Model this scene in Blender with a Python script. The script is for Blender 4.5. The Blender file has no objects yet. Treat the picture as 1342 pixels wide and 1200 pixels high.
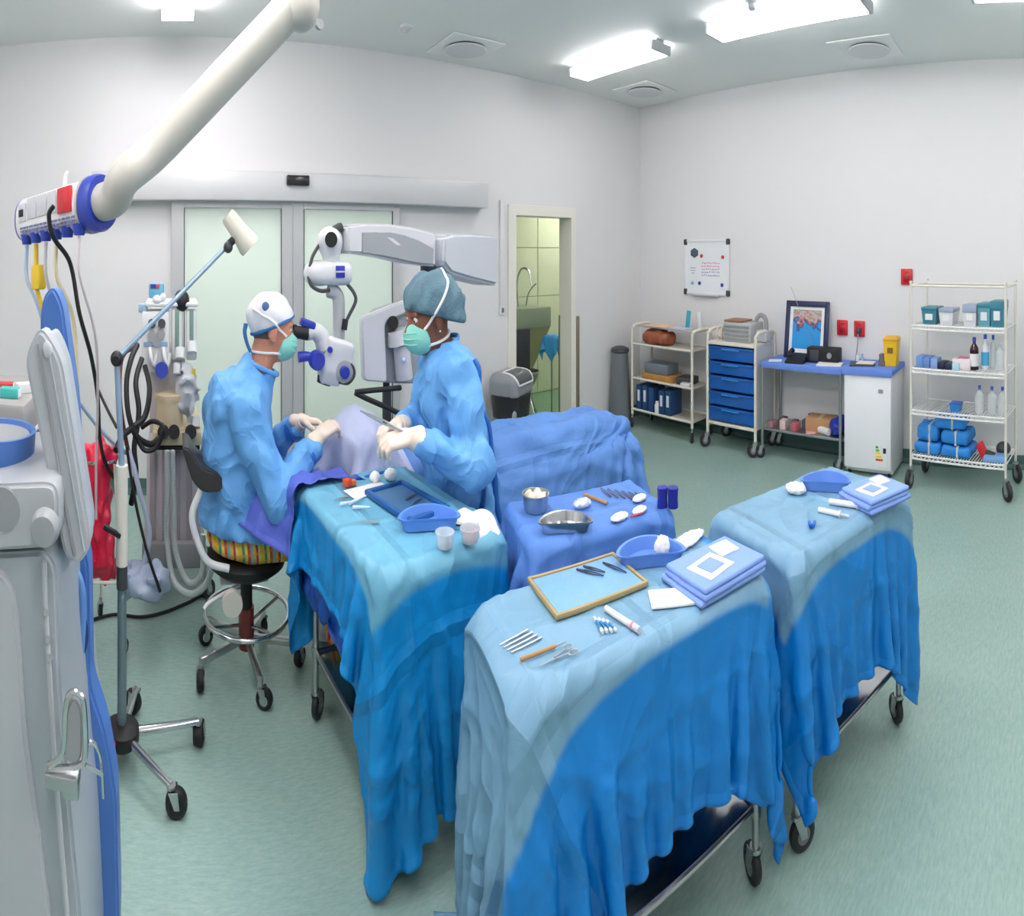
import bpy, bmesh, math, random
import numpy as np
from mathutils import Vector, Matrix, Euler

sc = bpy.context.scene
C = sc.collection
random.seed(4)
rng = np.random.default_rng(7)

# ---------------------------------------------------------------- camera
# The photograph is a stitched cylindrical panorama: verticals stay straight, horizontals bow.
FX, FY, YH, X0, H = 732.0, 930.0, 330.0, 224.6, 1.75
WPX, HPX = 1342.0, 1200.0
cd = bpy.data.cameras.new('camera')
cam = bpy.data.objects.new('camera', cd)
C.objects.link(cam)
cd.type = 'PANO'
cd.panorama_type = 'CENTRAL_CYLINDRICAL'
cd.central_cylindrical_radius = 1.0
cd.central_cylindrical_range_u_min = -WPX / 2 / FX
cd.central_cylindrical_range_u_max = WPX / 2 / FX
cd.central_cylindrical_range_v_min = -(HPX - YH) / FY
cd.central_cylindrical_range_v_max = YH / FY
cd.clip_start = 0.02
cam.location = (0, 0, H)
cam.rotation_euler = (math.pi / 2, 0, -(WPX / 2 - X0) / FX)
sc.camera = cam

# ---------------------------------------------------------------- world, exposure
w = bpy.data.worlds.new('world')
sc.world = w
w.use_nodes = True
w.node_tree.nodes['Background'].inputs[0].default_value = (0.8, 0.85, 0.9, 1)
w.node_tree.nodes['Background'].inputs[1].default_value = 0.3
sc.view_settings.view_transform = 'Standard'
sc.view_settings.look = 'None'
sc.view_settings.gamma = 1.0
sc.view_settings.use_curve_mapping = False
sc.view_settings.exposure = 0.64
LAMP = 13.0            # emission of the fluorescent diffusers

# ---------------------------------------------------------------- helpers
def at(x, y, z=0.0):
    """point of the horizontal plane z seen at a photo pixel"""
    r = FY * (H - z) / (y - YH); b = (x - X0) / FX
    return Vector((r * math.sin(b), r * math.cos(b), z))
def P(x, y, Y):
    """point of the vertical plane Y seen at a photo pixel"""
    b = (x - X0) / FX; r = Y / math.cos(b)
    return Vector((Y * math.tan(b), Y, H - (y - YH) * r / FY))
def lin(c):
    c = c / 255.0
    return c / 12.92 if c <= 0.04045 else ((c + 0.055) / 1.055) ** 2.4
_mats = {}
def mat(name, rgb=(200, 200, 200), rough=0.5, metal=0.0, noise=None, bump=None, alpha=1.0, emit=None, trans=0.0, coat=0.0, sss=0.0, sheen=0.0):
    if name in _mats: return _mats[name]
    m = bpy.data.materials.new(name); m.use_nodes = True
    nt = m.node_tree; b = nt.nodes['Principled BSDF']
    col = tuple(lin(v) for v in rgb) + (1,)
    b.inputs['Base Color'].default_value = col
    b.inputs['Roughness'].default_value = rough
    b.inputs['Metallic'].default_value = metal
    b.inputs['Alpha'].default_value = alpha
    b.inputs['Transmission Weight'].default_value = trans
    b.inputs['Coat Weight'].default_value = coat
    b.inputs['Sheen Weight'].default_value = sheen
    if sss:
        b.inputs['Subsurface Weight'].default_value = sss
        b.inputs['Subsurface Radius'].default_value = (0.02, 0.008, 0.004)
    if emit:
        b.inputs['Emission Color'].default_value = tuple(lin(v) for v in emit[0]) + (1,)
        b.inputs['Emission Strength'].default_value = emit[1]
    if noise or bump:
        tc = nt.nodes.new('ShaderNodeTexCoord')
    if noise:
        n = nt.nodes.new('ShaderNodeTexNoise'); n.inputs['Scale'].default_value = noise[0]; n.inputs['Detail'].default_value = 5
        nt.links.new(tc.outputs['Object'], n.inputs['Vector'])
        mx = nt.nodes.new('ShaderNodeMix'); mx.data_type = 'RGBA'
        k = noise[1]
        mx.inputs[6].default_value = tuple(max(0, v * (1 - k)) for v in col[:3]) + (1,)
        mx.inputs[7].default_value = tuple(min(1, v * (1 + k)) for v in col[:3]) + (1,)
        nt.links.new(n.outputs['Fac'], mx.inputs[0]); nt.links.new(mx.outputs[2], b.inputs['Base Color'])
    if bump:
        n2 = nt.nodes.new('ShaderNodeTexNoise'); n2.inputs['Scale'].default_value = bump[0]; n2.inputs['Detail'].default_value = 4
        nt.links.new(tc.outputs['Object'], n2.inputs['Vector'])
        bp = nt.nodes.new('ShaderNodeBump'); bp.inputs['Strength'].default_value = bump[1]; bp.inputs['Distance'].default_value = 0.01
        nt.links.new(n2.outputs['Fac'], bp.inputs['Height']); nt.links.new(bp.outputs['Normal'], b.inputs['Normal'])
    _mats[name] = m
    return m

def crease_bump(m, scale, strength, dist=0.02):
    nt = m.node_tree; tc = nt.nodes.new('ShaderNodeTexCoord'); n = nt.nodes.new('ShaderNodeTexNoise'); n.noise_type = 'RIDGED_MULTIFRACTAL'
    n.inputs['Scale'].default_value = scale; n.inputs['Detail'].default_value = 2.0; n.inputs['Roughness'].default_value = 0.45; n.inputs['Offset'].default_value = 0.95; n.inputs['Gain'].default_value = 1.2; n.inputs['Distortion'].default_value = 0.6
    nt.links.new(tc.outputs['Object'], n.inputs['Vector'])
    bp = nt.nodes.new('ShaderNodeBump'); bp.inputs['Strength'].default_value = strength; bp.inputs['Distance'].default_value = dist
    nt.links.new(n.outputs['Fac'], bp.inputs['Height']); nt.links.new(bp.outputs[0], nt.nodes['Principled BSDF'].inputs['Normal'])
    return m
def rmat(rot):
    if rot is None: return Matrix.Identity(3)
    if isinstance(rot, Matrix): return rot.to_3x3()
    if isinstance(rot, (int, float)): return Matrix.Rotation(rot, 3, 'Z')
    return Euler(rot).to_matrix()
def axis_rot(d):
    return Vector((0, 0, 1)).rotation_difference(Vector(d).normalized()).to_matrix()

class MB:
    def __init__(s): s.v = []; s.f = []
    def add(s, vs, fs, T=None, R=None):
        o = len(s.v); R = rmat(R); T = Vector(T) if T is not None else Vector((0, 0, 0))
        s.v += [tuple(R @ Vector(p) + T) for p in vs]
        s.f += [tuple(i + o for i in f) for f in fs]
        return s
    def box(s, c, d, rot=None, bev=0.0, seg=2):
        bm = bmesh.new(); bmesh.ops.create_cube(bm, size=1.0)
        for v in bm.verts: v.co = Vector((v.co.x * d[0], v.co.y * d[1], v.co.z * d[2]))
        if bev > 0:
            bev = min(bev, min(d) * 0.49)
            bmesh.ops.bevel(bm, geom=bm.edges[:], offset=bev, segments=seg, affect='EDGES', profile=0.5)
        bm.verts.index_update()
        s.add([v.co.copy() for v in bm.verts], [[v.index for v in f.verts] for f in bm.faces], c, rot)
        bm.free(); return s
    def bb(s, lo, hi, bev=0.0, seg=2):
        c = [(a + b) / 2 for a, b in zip(lo, hi)]; d = [abs(b - a) for a, b in zip(lo, hi)]
        return s.box(c, d, None, bev, seg)
    def cyl(s, p0, p1, r0, r1=None, n=16, cap=True):
        p0 = Vector(p0); p1 = Vector(p1); r1 = r0 if r1 is None else r1
        R = axis_rot(p1 - p0); L = (p1 - p0).length
        vs = [(r * math.cos(2 * math.pi * i / n), r * math.sin(2 * math.pi * i / n), z) for r, z in ((r0, 0), (r1, L)) for i in range(n)]
        fs = [(i, (i + 1) % n, n + (i + 1) % n, n + i) for i in range(n)]
        if cap: fs += [tuple(range(n - 1, -1, -1)), tuple(range(n, 2 * n))]
        return s.add(vs, fs, p0, R)
    def lathe(s, prof, c=(0, 0, 0), n=24, R=None, sx=1.0, sy=1.0):
        vs = []; fs = []; m = len(prof)
        for r, z in prof:
            for i in range(n):
                a = 2 * math.pi * i / n; vs.append((r * math.cos(a) * sx, r * math.sin(a) * sy, z))
        for k in range(m - 1):
            for i in range(n):
                j = (i + 1) % n; fs.append((k * n + i, k * n + j, (k + 1) * n + j, (k + 1) * n + i))
        if prof[0][0] > 1e-6: fs.append(tuple(range(n - 1, -1, -1)))
        if prof[-1][0] > 1e-6: fs.append(tuple(range((m - 1) * n, m * n)))
        return s.add(vs, fs, c, R)
    def ell(s, c, r, rot=None, n=18, m=12):
        prof = [(max(1e-5, math.sin(math.pi * k / m)), -math.cos(math.pi * k / m)) for k in range(m + 1)]
        t = MB().lathe(prof, n=n)
        return s.add([(x * r[0], y * r[1], z * r[2]) for x, y, z in t.v], t.f, c, rot)
    def tube(s, pts, r, n=10, smooth=True, cyc=False, sub=6):
        pts = [Vector(p) for p in pts]
        if smooth and len(pts) > 2: pts = catmull(pts, sub, cyc)
        rs = r if isinstance(r, (list, tuple)) else None
        N = len(pts); vs = []; fs = []
        up = None
        for i, p in enumerate(pts):
            if cyc: t = pts[(i + 1) % N] - pts[i - 1]
            else: t = pts[min(i + 1, N - 1)] - pts[max(i - 1, 0)]
            if t.length < 1e-9: t = Vector((0, 0, 1))
            t.normalize()
            if up is None:
                up = Vector((0, 0, 1)) if abs(t.z) < 0.9 else Vector((1, 0, 0))
            a = (up - t * up.dot(t))
            if a.length < 1e-6: a = t.orthogonal()
            a.normalize(); up = a; b = t.cross(a)
            rr = (rs[0] + (rs[1] - rs[0]) * i / max(1, N - 1)) if rs else r
            for k in range(n):
                an = 2 * math.pi * k / n
                vs.append(p + a * (rr * math.cos(an)) + b * (rr * math.sin(an)))
        for i in range(N if cyc else N - 1):
            j = (i + 1) % N
            for k in range(n):
                l = (k + 1) % n; fs.append((i * n + k, i * n + l, j * n + l, j * n + k))
        if not cyc: fs += [tuple(range(n - 1, -1, -1)), tuple(range((N - 1) * n, N * n))]
        return s.add(vs, fs)
    def prism(s, poly, z0, z1, T=None, R=None):
        n = len(poly)
        vs = [(x, y, z0) for x, y in poly] + [(x, y, z1) for x, y in poly]
        fs = [(i, (i + 1) % n, n + (i + 1) % n, n + i) for i in range(n)] + [tuple(range(n - 1, -1, -1)), tuple(range(n, 2 * n))]
        return s.add(vs, fs, T, R)
    def mv(s, T=(0, 0, 0), R=None):
        R = rmat(R); T = Vector(T); s.v = [tuple(R @ Vector(p) + T) for p in s.v]; return s

def catmull(pts, sub=6, cyc=False):
    out = []; N = len(pts)
    for i in range(N if cyc else N - 1):
        g = (lambda k: pts[k % N]) if cyc else (lambda k: pts[max(0, min(N - 1, k))])
        p0, p1, p2, p3 = g(i - 1), g(i), g(i + 1), g(i + 2)
        for k in range(sub):
            t = k / sub
            out.append(0.5 * ((2 * p1) + (p2 - p0) * t + (2 * p0 - 5 * p1 + 4 * p2 - p3) * t * t + (3 * p1 - p0 - 3 * p2 + p3) * t ** 3))
    if not cyc: out.append(pts[-1].copy())
    return out

def mesh_of(name, mb, m, smooth=True, ang=40):
    me = bpy.data.meshes.new(name)
    me.from_pydata([tuple(v) for v in mb.v], [], mb.f)
    bm = bmesh.new(); bm.from_mesh(me)
    bmesh.ops.recalc_face_normals(bm, faces=bm.faces[:]); bm.to_mesh(me); bm.free()
    if smooth:
        me.polygons.foreach_set('use_smooth', [True] * len(me.polygons))
        if ang: me.set_sharp_from_angle(angle=math.radians(ang))
    me.materials.append(m)
    return me
def tag(o, label=None, cat=None, group=None, kind=None):
    if label: o['label'] = label
    if cat: o['category'] = cat
    if group: o['group'] = group
    if kind: o['kind'] = kind
    return o
def obj(name, mb, m, parent=None, smooth=True, ang=40, label=None):
    o = bpy.data.objects.new(name, mesh_of(name, mb, m, smooth, ang)); C.objects.link(o)
    if parent is not None:
        o.parent = parent
        if 'wl' in parent: o['wl'] = 1
    if label: o['label'] = label
    return o
def thing(name, label, cat, loc=(0, 0, 0), rotz=0.0, group=None):
    o = bpy.data.objects.new(name, None); C.objects.link(o)
    o.empty_display_size = 0.05
    o.location = loc; o.rotation_euler = (0, 0, rotz)
    return tag(o, label, cat, group)
def wobj(name, mb, m, parent, smooth=True, ang=40, label=None):
    """part given in world coordinates under an Empty that may be moved and turned"""
    L = Vector(parent.location); rz = parent.rotation_euler[2]; Rm = Matrix.Rotation(-rz, 3, 'Z')
    q = parent
    if q.parent is not None:
        q = q.parent; L = Vector(q.location); Rm = Matrix.Rotation(-q.rotation_euler[2], 3, 'Z')
    mb.v = [tuple(Rm @ (Vector(p) - L)) for p in mb.v]
    return obj(name, mb, m, parent, smooth, ang, label)
def single(name, mb, m, label, cat, group=None, smooth=True, ang=40):
    """one-mesh thing: origin moved to the base of the mesh"""
    v = np.array([tuple(p) for p in mb.v]); lo = v.min(0); hi = v.max(0)
    L = Vector(((lo[0] + hi[0]) / 2, (lo[1] + hi[1]) / 2, lo[2]))
    mb.v = [tuple(Vector(p) - L) for p in mb.v]
    o = obj(name, mb, m, None, smooth, ang); o.location = L
    return tag(o, label, cat, group)
def struct(name, mb, m, parent=None, smooth=False):
    o = obj(name, mb, m, parent, smooth)
    if parent is None: o['kind'] = 'structure'
    return o
def dup(root, loc, rotz=None, label=None, group=None):
    def cp(o, par):
        c = o.copy(); C.objects.link(c); c.parent = par
        for ch in o.children: cp(ch, c)
        return c
    r = cp(root, None); r.location = loc
    if rotz is not None: r.rotation_euler = (0, 0, rotz)
    if label: r['label'] = label
    if group: r['group'] = group
    return r

# signed-distance modelling: smooth unions meshed with surface nets, for bodies, cloth bundles, soft shapes
def s_ell(c, r, rot=None):
    c = np.array(c, float); r = np.array(r, float); R = None if rot is None else np.array(rmat(rot)).T
    def f(p):
        q = p - c
        if R is not None: q = q @ R.T
        k = np.linalg.norm(q / r, axis=-1); k2 = np.linalg.norm(q / (r * r), axis=-1) + 1e-9
        return k * (k - 1.0) / k2
    return f
def s_cap(a, b, ra, rb=None):
    a = np.array(a, float); b = np.array(b, float); rb = ra if rb is None else rb; ab = b - a; d = ab @ ab + 1e-12
    def f(p):
        t = np.clip(((p - a) @ ab) / d, 0, 1)
        return np.linalg.norm(p - a - t[..., None] * ab, axis=-1) - (ra + (rb - ra) * t)
    return f
def s_box(c, hd, r=0.01, rot=None):
    c = np.array(c, float); hd = np.array(hd, float) - r; R = None if rot is None else np.array(rmat(rot)).T
    def f(p):
        q = p - c
        if R is not None: q = q @ R.T
        q = np.abs(q) - hd
        return np.linalg.norm(np.maximum(q, 0), axis=-1) + np.minimum(q.max(-1), 0) - r
    return f
def s_chain(pts, rs):
    fs = [s_cap(pts[i], pts[i + 1], rs[i], rs[i + 1]) for i in range(len(pts) - 1)]
    return lambda p: np.minimum.reduce([f(p) for f in fs])
def s_union(fs, k=0.03):
    def f(p):
        d = fs[0](p)
        for g in fs[1:]:
            e = g(p); h = np.clip(0.5 + 0.5 * (e - d) / k, 0, 1)
            d = e * (1 - h) + d * h - k * h * (1 - h)
        return d
    return f
def s_sub(f, g): return lambda p: np.maximum(f(p), -g(p))
def s_int(f, g): return lambda p: np.maximum(f(p), g(p))
def s_plane(n, d):
    n = np.array(n, float); n = n / np.linalg.norm(n)
    return lambda p: p @ n - d
def waves(dirs, amp, seed=0):
    r = np.random.default_rng(seed); ph = r.uniform(0, 6.28, len(dirs))
    D = np.array(dirs, float)
    return lambda p: 1.7 * amp * sum(np.sin(p @ D[i] + ph[i] + 1.3 * np.sin(p @ D[(i + 1) % len(D)] * 0.6)) for i in range(len(D))) / len(D)
def ridges(dirs, amp, seed=0):
    """sharp valleys between rounded folds"""
    r = np.random.default_rng(seed); ph = r.uniform(0, 6.28, len(dirs)); D = np.array(dirs, float); n = len(D)
    def f(p):
        o = 0
        for i in range(n):
            w = 1.1 * np.sin(p @ D[(i + 1) % n] * 0.45 + ph[i - 1]) + 0.7 * np.sin(p @ D[(i + 2) % n] * 0.9 + ph[i])
            o = o + (0.62 - np.abs(np.sin(0.5 * (p @ D[i]) + ph[i] + w)))
        return amp * o / n * 2
    return f
def proj(f, p, off=0.0):
    p = np.array(p, float)
    for _ in range(10):
        e = 1e-3; g = np.array([f(p + e * a) - f(p - e * a) for a in np.eye(3)]) / (2 * e)
        p = p - (f(p) - off) * g / (g @ g + 1e-9)
    return Vector(p)
def s_disp(f, g): return lambda p: f(p) + g(p)
def sdf(f, lo, hi, h):
    lo = np.array(lo, float); hi = np.array(hi, float)
    n = np.ceil((hi - lo) / h).astype(int) + 1
    ax = [lo[i] + h * np.arange(n[i]) for i in range(3)]
    G = np.stack(np.meshgrid(*ax, indexing='ij'), -1)
    D = np.empty(tuple(n))
    for i in range(n[0]): D[i] = f(G[i])
    S = D < 0
    m = [k - 1 for k in n]
    cnt = np.zeros(m); acc = np.zeros(m + [3])
    def sl(o): return tuple(slice(o[i], o[i] + m[i]) for i in range(3))
    cor = [(a, b, c) for a in (0, 1) for b in (0, 1) for c in (0, 1)]
    for A in cor:
        for d in range(3):
            if A[d]: continue
            B = list(A); B[d] = 1
            da, db = D[sl(A)], D[sl(B)]
            x = (S[sl(A)] != S[sl(B)])
            t = np.where(x, da / np.where(np.abs(da - db) < 1e-12, 1e-12, da - db), 0)
            pt = np.array(A, float)[None] + np.zeros(m + [3]); pt[..., d] += t
            acc += pt * x[..., None]; cnt += x
    act = cnt > 0
    idx = -np.ones(m, int); idx[act] = np.arange(act.sum())
    ijk = np.argwhere(act)
    V = lo + h * (ijk + acc[act] / cnt[act][:, None])
    F = []
    for d in range(3):
        e, g = (d + 1) % 3, (d + 2) % 3
        a = [slice(None)] * 3; b = [slice(None)] * 3
        a[d] = slice(0, n[d] - 1); b[d] = slice(1, n[d])
        x = S[tuple(a)] != S[tuple(b)]
        pos = np.argwhere(x)
        ok = (pos[:, e] > 0) & (pos[:, g] > 0) & (pos[:, e] < n[e] - 1) & (pos[:, g] < n[g] - 1)
        pos = pos[ok]
        ins = S[tuple(pos.T)]
        def id_(de, dg):
            q = pos.copy(); q[:, e] += de; q[:, g] += dg
            return idx[tuple(q.T)]
        q = np.stack([id_(-1, -1), id_(0, -1), id_(0, 0), id_(-1, 0)], 1)
        q[~ins] = q[~ins][:, ::-1]
        F.append(q)
    F = np.concatenate(F) if F else np.zeros((0, 4), int)
    mb = MB(); mb.v = [tuple(v) for v in V]; mb.f = [tuple(int(i) for i in r) for r in F]
    return mb
def thin(o, t=0.003):
    md = o.modifiers.new('solid', 'SOLIDIFY'); md.thickness = t; md.offset = 0; return o
def subs(o, n=1):
    md = o.modifiers.new('sub', 'SUBSURF'); md.levels = n; md.render_levels = n; return o

# position-based cloth on numpy: the drapes really fall over their tables
def cloth(org, ux, uy, sx, sy, h, colliders, steps=110, iters=8, seed=0, amp=0.004, bend=0.03, pins=None, frict=0.93, floor=0.006, slack=0.0):
    nx = int(round(sx / h)) + 1; ny = int(round(sy / h)) + 1
    org = np.array(org, float); ux = np.array(ux, float); uy = np.array(uy, float)
    hx = sx / (nx - 1); hy = sy / (ny - 1)
    I, J = np.meshgrid(np.arange(nx), np.arange(ny), indexing='ij')
    X = org + I[..., None] * hx * ux + J[..., None] * hy * uy
    r = np.random.default_rng(seed)
    X[..., 2] += amp * (np.sin(I * 0.37 + r.uniform(0, 6)) + np.sin(J * 0.43 + r.uniform(0, 6)) + r.normal(0, 0.4, I.shape))
    X = X.reshape(-1, 3).copy(); Xp = X.copy()
    gx, gy = hx, hy; hx *= 1 + slack; hy *= 1 + slack
    id_ = (I * ny + J)
    cons = []
    def addc(a, b, L, k):
        cons.append((a.ravel(), b.ravel(), L, k))
    for par in (0, 1):
        addc(id_[par:nx - 1:2, :], id_[par + 1:nx:2, :], hx, 1.0)
        addc(id_[:, par:ny - 1:2], id_[:, par + 1:ny:2], hy, 1.0)
        dg = math.hypot(hx, hy)
        addc(id_[par:nx - 1:2, :-1], id_[par + 1:nx:2, 1:], dg, 0.35)
        addc(id_[par:nx - 1:2, 1:], id_[par + 1:nx:2, :-1], dg, 0.35)
    for s in ((0, 1), (2, 3)):
        ii = np.array([i for i in range(nx - 2) if i % 4 in s]); jj = np.array([j for j in range(ny - 2) if j % 4 in s])
        addc(id_[ii, :], id_[ii + 2, :], 2 * hx, bend); addc(id_[:, jj], id_[:, jj + 2], 2 * hy, bend)
    pin = None
    if pins is not None:
        pin = id_[pins].ravel(); pinx = X[pin].copy()
    g = np.array([0, 0, -9.8]) * (1 / 60.0) ** 2 * 0.5
    for st in range(steps):
        vel = (X - Xp) * (0.97 if st < steps * 0.7 else 0.9)
        Xp = X.copy(); X = X + vel + g
        for it in range(iters):
            for a, b, L, k in cons:
                d = X[b] - X[a]; l = np.sqrt((d * d).sum(1)) + 1e-9
                c = d * ((0.5 * k) * (l - L) / l)[:, None]
                X[a] += c; X[b] -= c
            if it % 2 == 1 or it == iters - 1:
                for col in colliders: col(X, Xp, frict)
                np.maximum(X[:, 2], floor, out=X[:, 2])
                if pin is not None: X[pin] = pinx
    fs = []
    a = id_[:-1, :-1].ravel(); b = id_[1:, :-1].ravel(); c = id_[1:, 1:].ravel(); d = id_[:-1, 1:].ravel()
    mb = MB(); mb.v = [tuple(p) for p in X]; mb.f = [tuple(int(q) for q in t) for t in zip(a, b, c, d)]
    mb.n = (nx, ny)
    mb.uv = np.stack([I.ravel() * gx, J.ravel() * gy], 1)
    return mb
def c_prism(cx, cy, hx, hy, rot, top, m=0.008, open_=()):
    co, si = math.cos(rot), math.sin(rot)
    def f(X, Xp, fr):
        dx = X[:, 0] - cx; dy = X[:, 1] - cy
        lx = dx * co + dy * si; ly = -dx * si + dy * co
        px = hx + m - np.abs(lx); py = hy + m - np.abs(ly); pz = top + m - X[:, 2]
        ins = (px > 0) & (py > 0) & (pz > 0)
        if not ins.any(): return
        k = np.where(ins)[0]
        tz = pz[k] <= np.minimum(px[k], py[k])
        kz = k[tz]; X[kz, 2] = top + m
        X[kz, :2] += (Xp[kz, :2] - X[kz, :2]) * fr
        ks = k[~tz]; ax = px[ks] < py[ks]
        sxx = np.where(lx[ks] >= 0, 1, -1); syy = np.where(ly[ks] >= 0, 1, -1)
        mx = np.where(ax, sxx * px[ks], 0.0); my = np.where(ax, 0.0, syy * py[ks])
        X[ks, 0] += mx * co - my * si; X[ks, 1] += mx * si + my * co
    return f
def c_ell(c, r, fr0=0.5):
    c = np.array(c, float); r = np.array(r, float)
    def f(X, Xp, fr):
        q = (X - c) / r; k = np.sqrt((q * q).sum(1)); ins = k < 1
        if not ins.any(): return
        q = q[ins] / (k[ins][:, None] + 1e-9)
        X[ins] = c + q * r
        X[ins] += (Xp[ins] - X[ins]) * fr0 * 0.3
    return f
def c_plane(n, d, top):
    n = np.array(n, float); n /= np.linalg.norm(n)
    def f(X, Xp, fr):
        s = X @ n - d; k = (s < 0) & (X[:, 2] < top - 0.03)
        X[k] -= np.maximum(s[k], -0.012)[:, None] * n
    return f
def c_within(cx, cy, hx, hy, rot, top):
    co, si = math.cos(rot), math.sin(rot)
    def f(X, Xp, fr):
        k = X[:, 2] < top - 0.012
        dx = X[k, 0] - cx; dy = X[k, 1] - cy
        lx = dx * co + dy * si; ly = -dx * si + dy * co
        ox = np.clip(lx - np.clip(lx, -hx, hx), -0.01, 0.01); oy = np.clip(ly - np.clip(ly, -hy, hy), -0.01, 0.01)
        X[k, 0] -= ox * co - oy * si; X[k, 1] -= ox * si + oy * co
    return f
def cloth_obj(name, mb, m, parent=None, sub=1, thick=0.002, wr=0.0, crease=1.0, top=None, seed=0, dirs=((34, 6), (22, 20), (26, -24))):
    uvs = mb.uv
    if wr:
        nx, ny = mb.n
        def up2(A, ax):             # Catmull-Rom midpoints along one axis
            A = np.moveaxis(A, ax, 0); Pd = np.concatenate([2 * A[:1] - A[1:2], A, 2 * A[-1:] - A[-2:-1]])
            mid = (-Pd[:-3] + 9 * Pd[1:-2] + 9 * Pd[2:-1] - Pd[3:]) / 16
            out = np.empty((2 * len(A) - 1,) + A.shape[1:]); out[0::2] = A; out[1::2] = mid
            return np.moveaxis(out, 0, ax)
        G = up2(up2(np.array(mb.v).reshape(nx, ny, 3), 0), 1); U = up2(up2(uvs.reshape(nx, ny, 2), 0), 1)
        nx, ny = G.shape[:2]; V = G.reshape(-1, 3); uvs = U.reshape(-1, 2)
        id_ = np.arange(nx * ny).reshape(nx, ny)
        Fq = np.stack([id_[:-1, :-1].ravel(), id_[1:, :-1].ravel(), id_[1:, 1:].ravel(), id_[:-1, 1:].ravel()], 1)
        n_ = np.cross(V[Fq[:, 2]] - V[Fq[:, 0]], V[Fq[:, 3]] - V[Fq[:, 1]])
        N_ = np.zeros_like(V)
        for k in range(4): np.add.at(N_, Fq[:, k], n_)
        N_ /= np.linalg.norm(N_, axis=1)[:, None] + 1e-9
        q = np.concatenate([uvs, np.zeros((len(uvs), 1))], 1)
        d_ = wr * (0.8 + ridges([tuple(k) + (0,) for k in dirs], 1.0, seed)(q))
        w_ = np.ones(len(V)) if top is None else np.clip((top - V[:, 2]) / 0.12, 0.1, 1)
        rr = np.random.default_rng(seed + 77); S_ = uvs.max(0); cr = np.zeros(len(V))
        for per, ax in ((0.21, 0), (0.26, 1)):                          # packing folds
            for k in range(1, int(S_[ax] / per) + 1):
                cr += (0.0045 if k % 2 else -0.003) * np.exp(-np.abs(uvs[:, ax] - k * per) / 0.012)
        for _ in range(int(34 * S_[0] * S_[1])):                        # handling creases
            c_ = rr.uniform(0, 1, 2) * S_; an = rr.uniform(0, 3.14); L_ = rr.uniform(0.08, 0.36)
            e = uvs - c_; s_ = e @ np.array((math.cos(an), math.sin(an))); t_ = e @ np.array((-math.sin(an), math.cos(an))) + 0.25 * s_ * s_ / L_ * rr.uniform(-1, 1)
            cr += rr.uniform(0.003, 0.0085) * np.exp(-np.abs(t_) / rr.uniform(0.008, 0.02)) * np.clip(1 - (s_ / L_) ** 2, 0, 1)
        V = V + N_ * (d_ * w_ + cr * (0.35 + 0.65 * w_) * crease)[:, None]
        mb.v = [tuple(p) for p in V]; mb.f = [tuple(int(k) for k in f_) for f_ in Fq]; sub = 0
    me = bpy.data.meshes.new(name); me.from_pydata(mb.v, [], mb.f)
    me.polygons.foreach_set('use_smooth', [True] * len(me.polygons))
    uvl = me.uv_layers.new(name='sheet')
    li = np.empty(len(me.loops), int); me.loops.foreach_get('vertex_index', li)
    uvl.data.foreach_set('uv', uvs[li].ravel())
    me.materials.append(m)
    o = bpy.data.objects.new(name, me); C.objects.link(o)
    if parent is not None: o.parent = parent
    if thick: thin(o, thick)
    if sub: subs(o, sub)
    return o
# ================================================================ the room
D, E, ZC = 5.14, 5.72, 3.31          # back wall, right wall, ceiling
WL, WF = -2.7, -2.6                  # left wall and wall behind the camera
m_wall = mat('wall_paint', (224, 224, 224), 0.55, bump=(60, 0.02))
m_ceil = mat('ceiling_paint', (236, 240, 238), 0.7, bump=(40, 0.02))
m_frame = mat('door_frame_aluminium', (196, 198, 199), 0.35, 0.25)
m_white = mat('white_enamel', (228, 229, 230), 0.35)
m_cream = mat('cream_enamel', (222, 218, 204), 0.35)
m_chrome = mat('chrome', (205, 205, 205), 0.18, 1.0)
m_steel = mat('brushed_steel', (185, 187, 188), 0.32, 1.0)
m_black = mat('black_rubber', (22, 23, 25), 0.55)
m_dkgrey = mat('dark_grey_plastic', (62, 64, 68), 0.5)
m_grey = mat('grey_plastic', (150, 153, 156), 0.45)
m_lgrey = mat('light_grey_plastic', (196, 199, 203), 0.4)
m_cove = mat('green_cove_vinyl', (74, 108, 103), 0.45)

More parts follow.
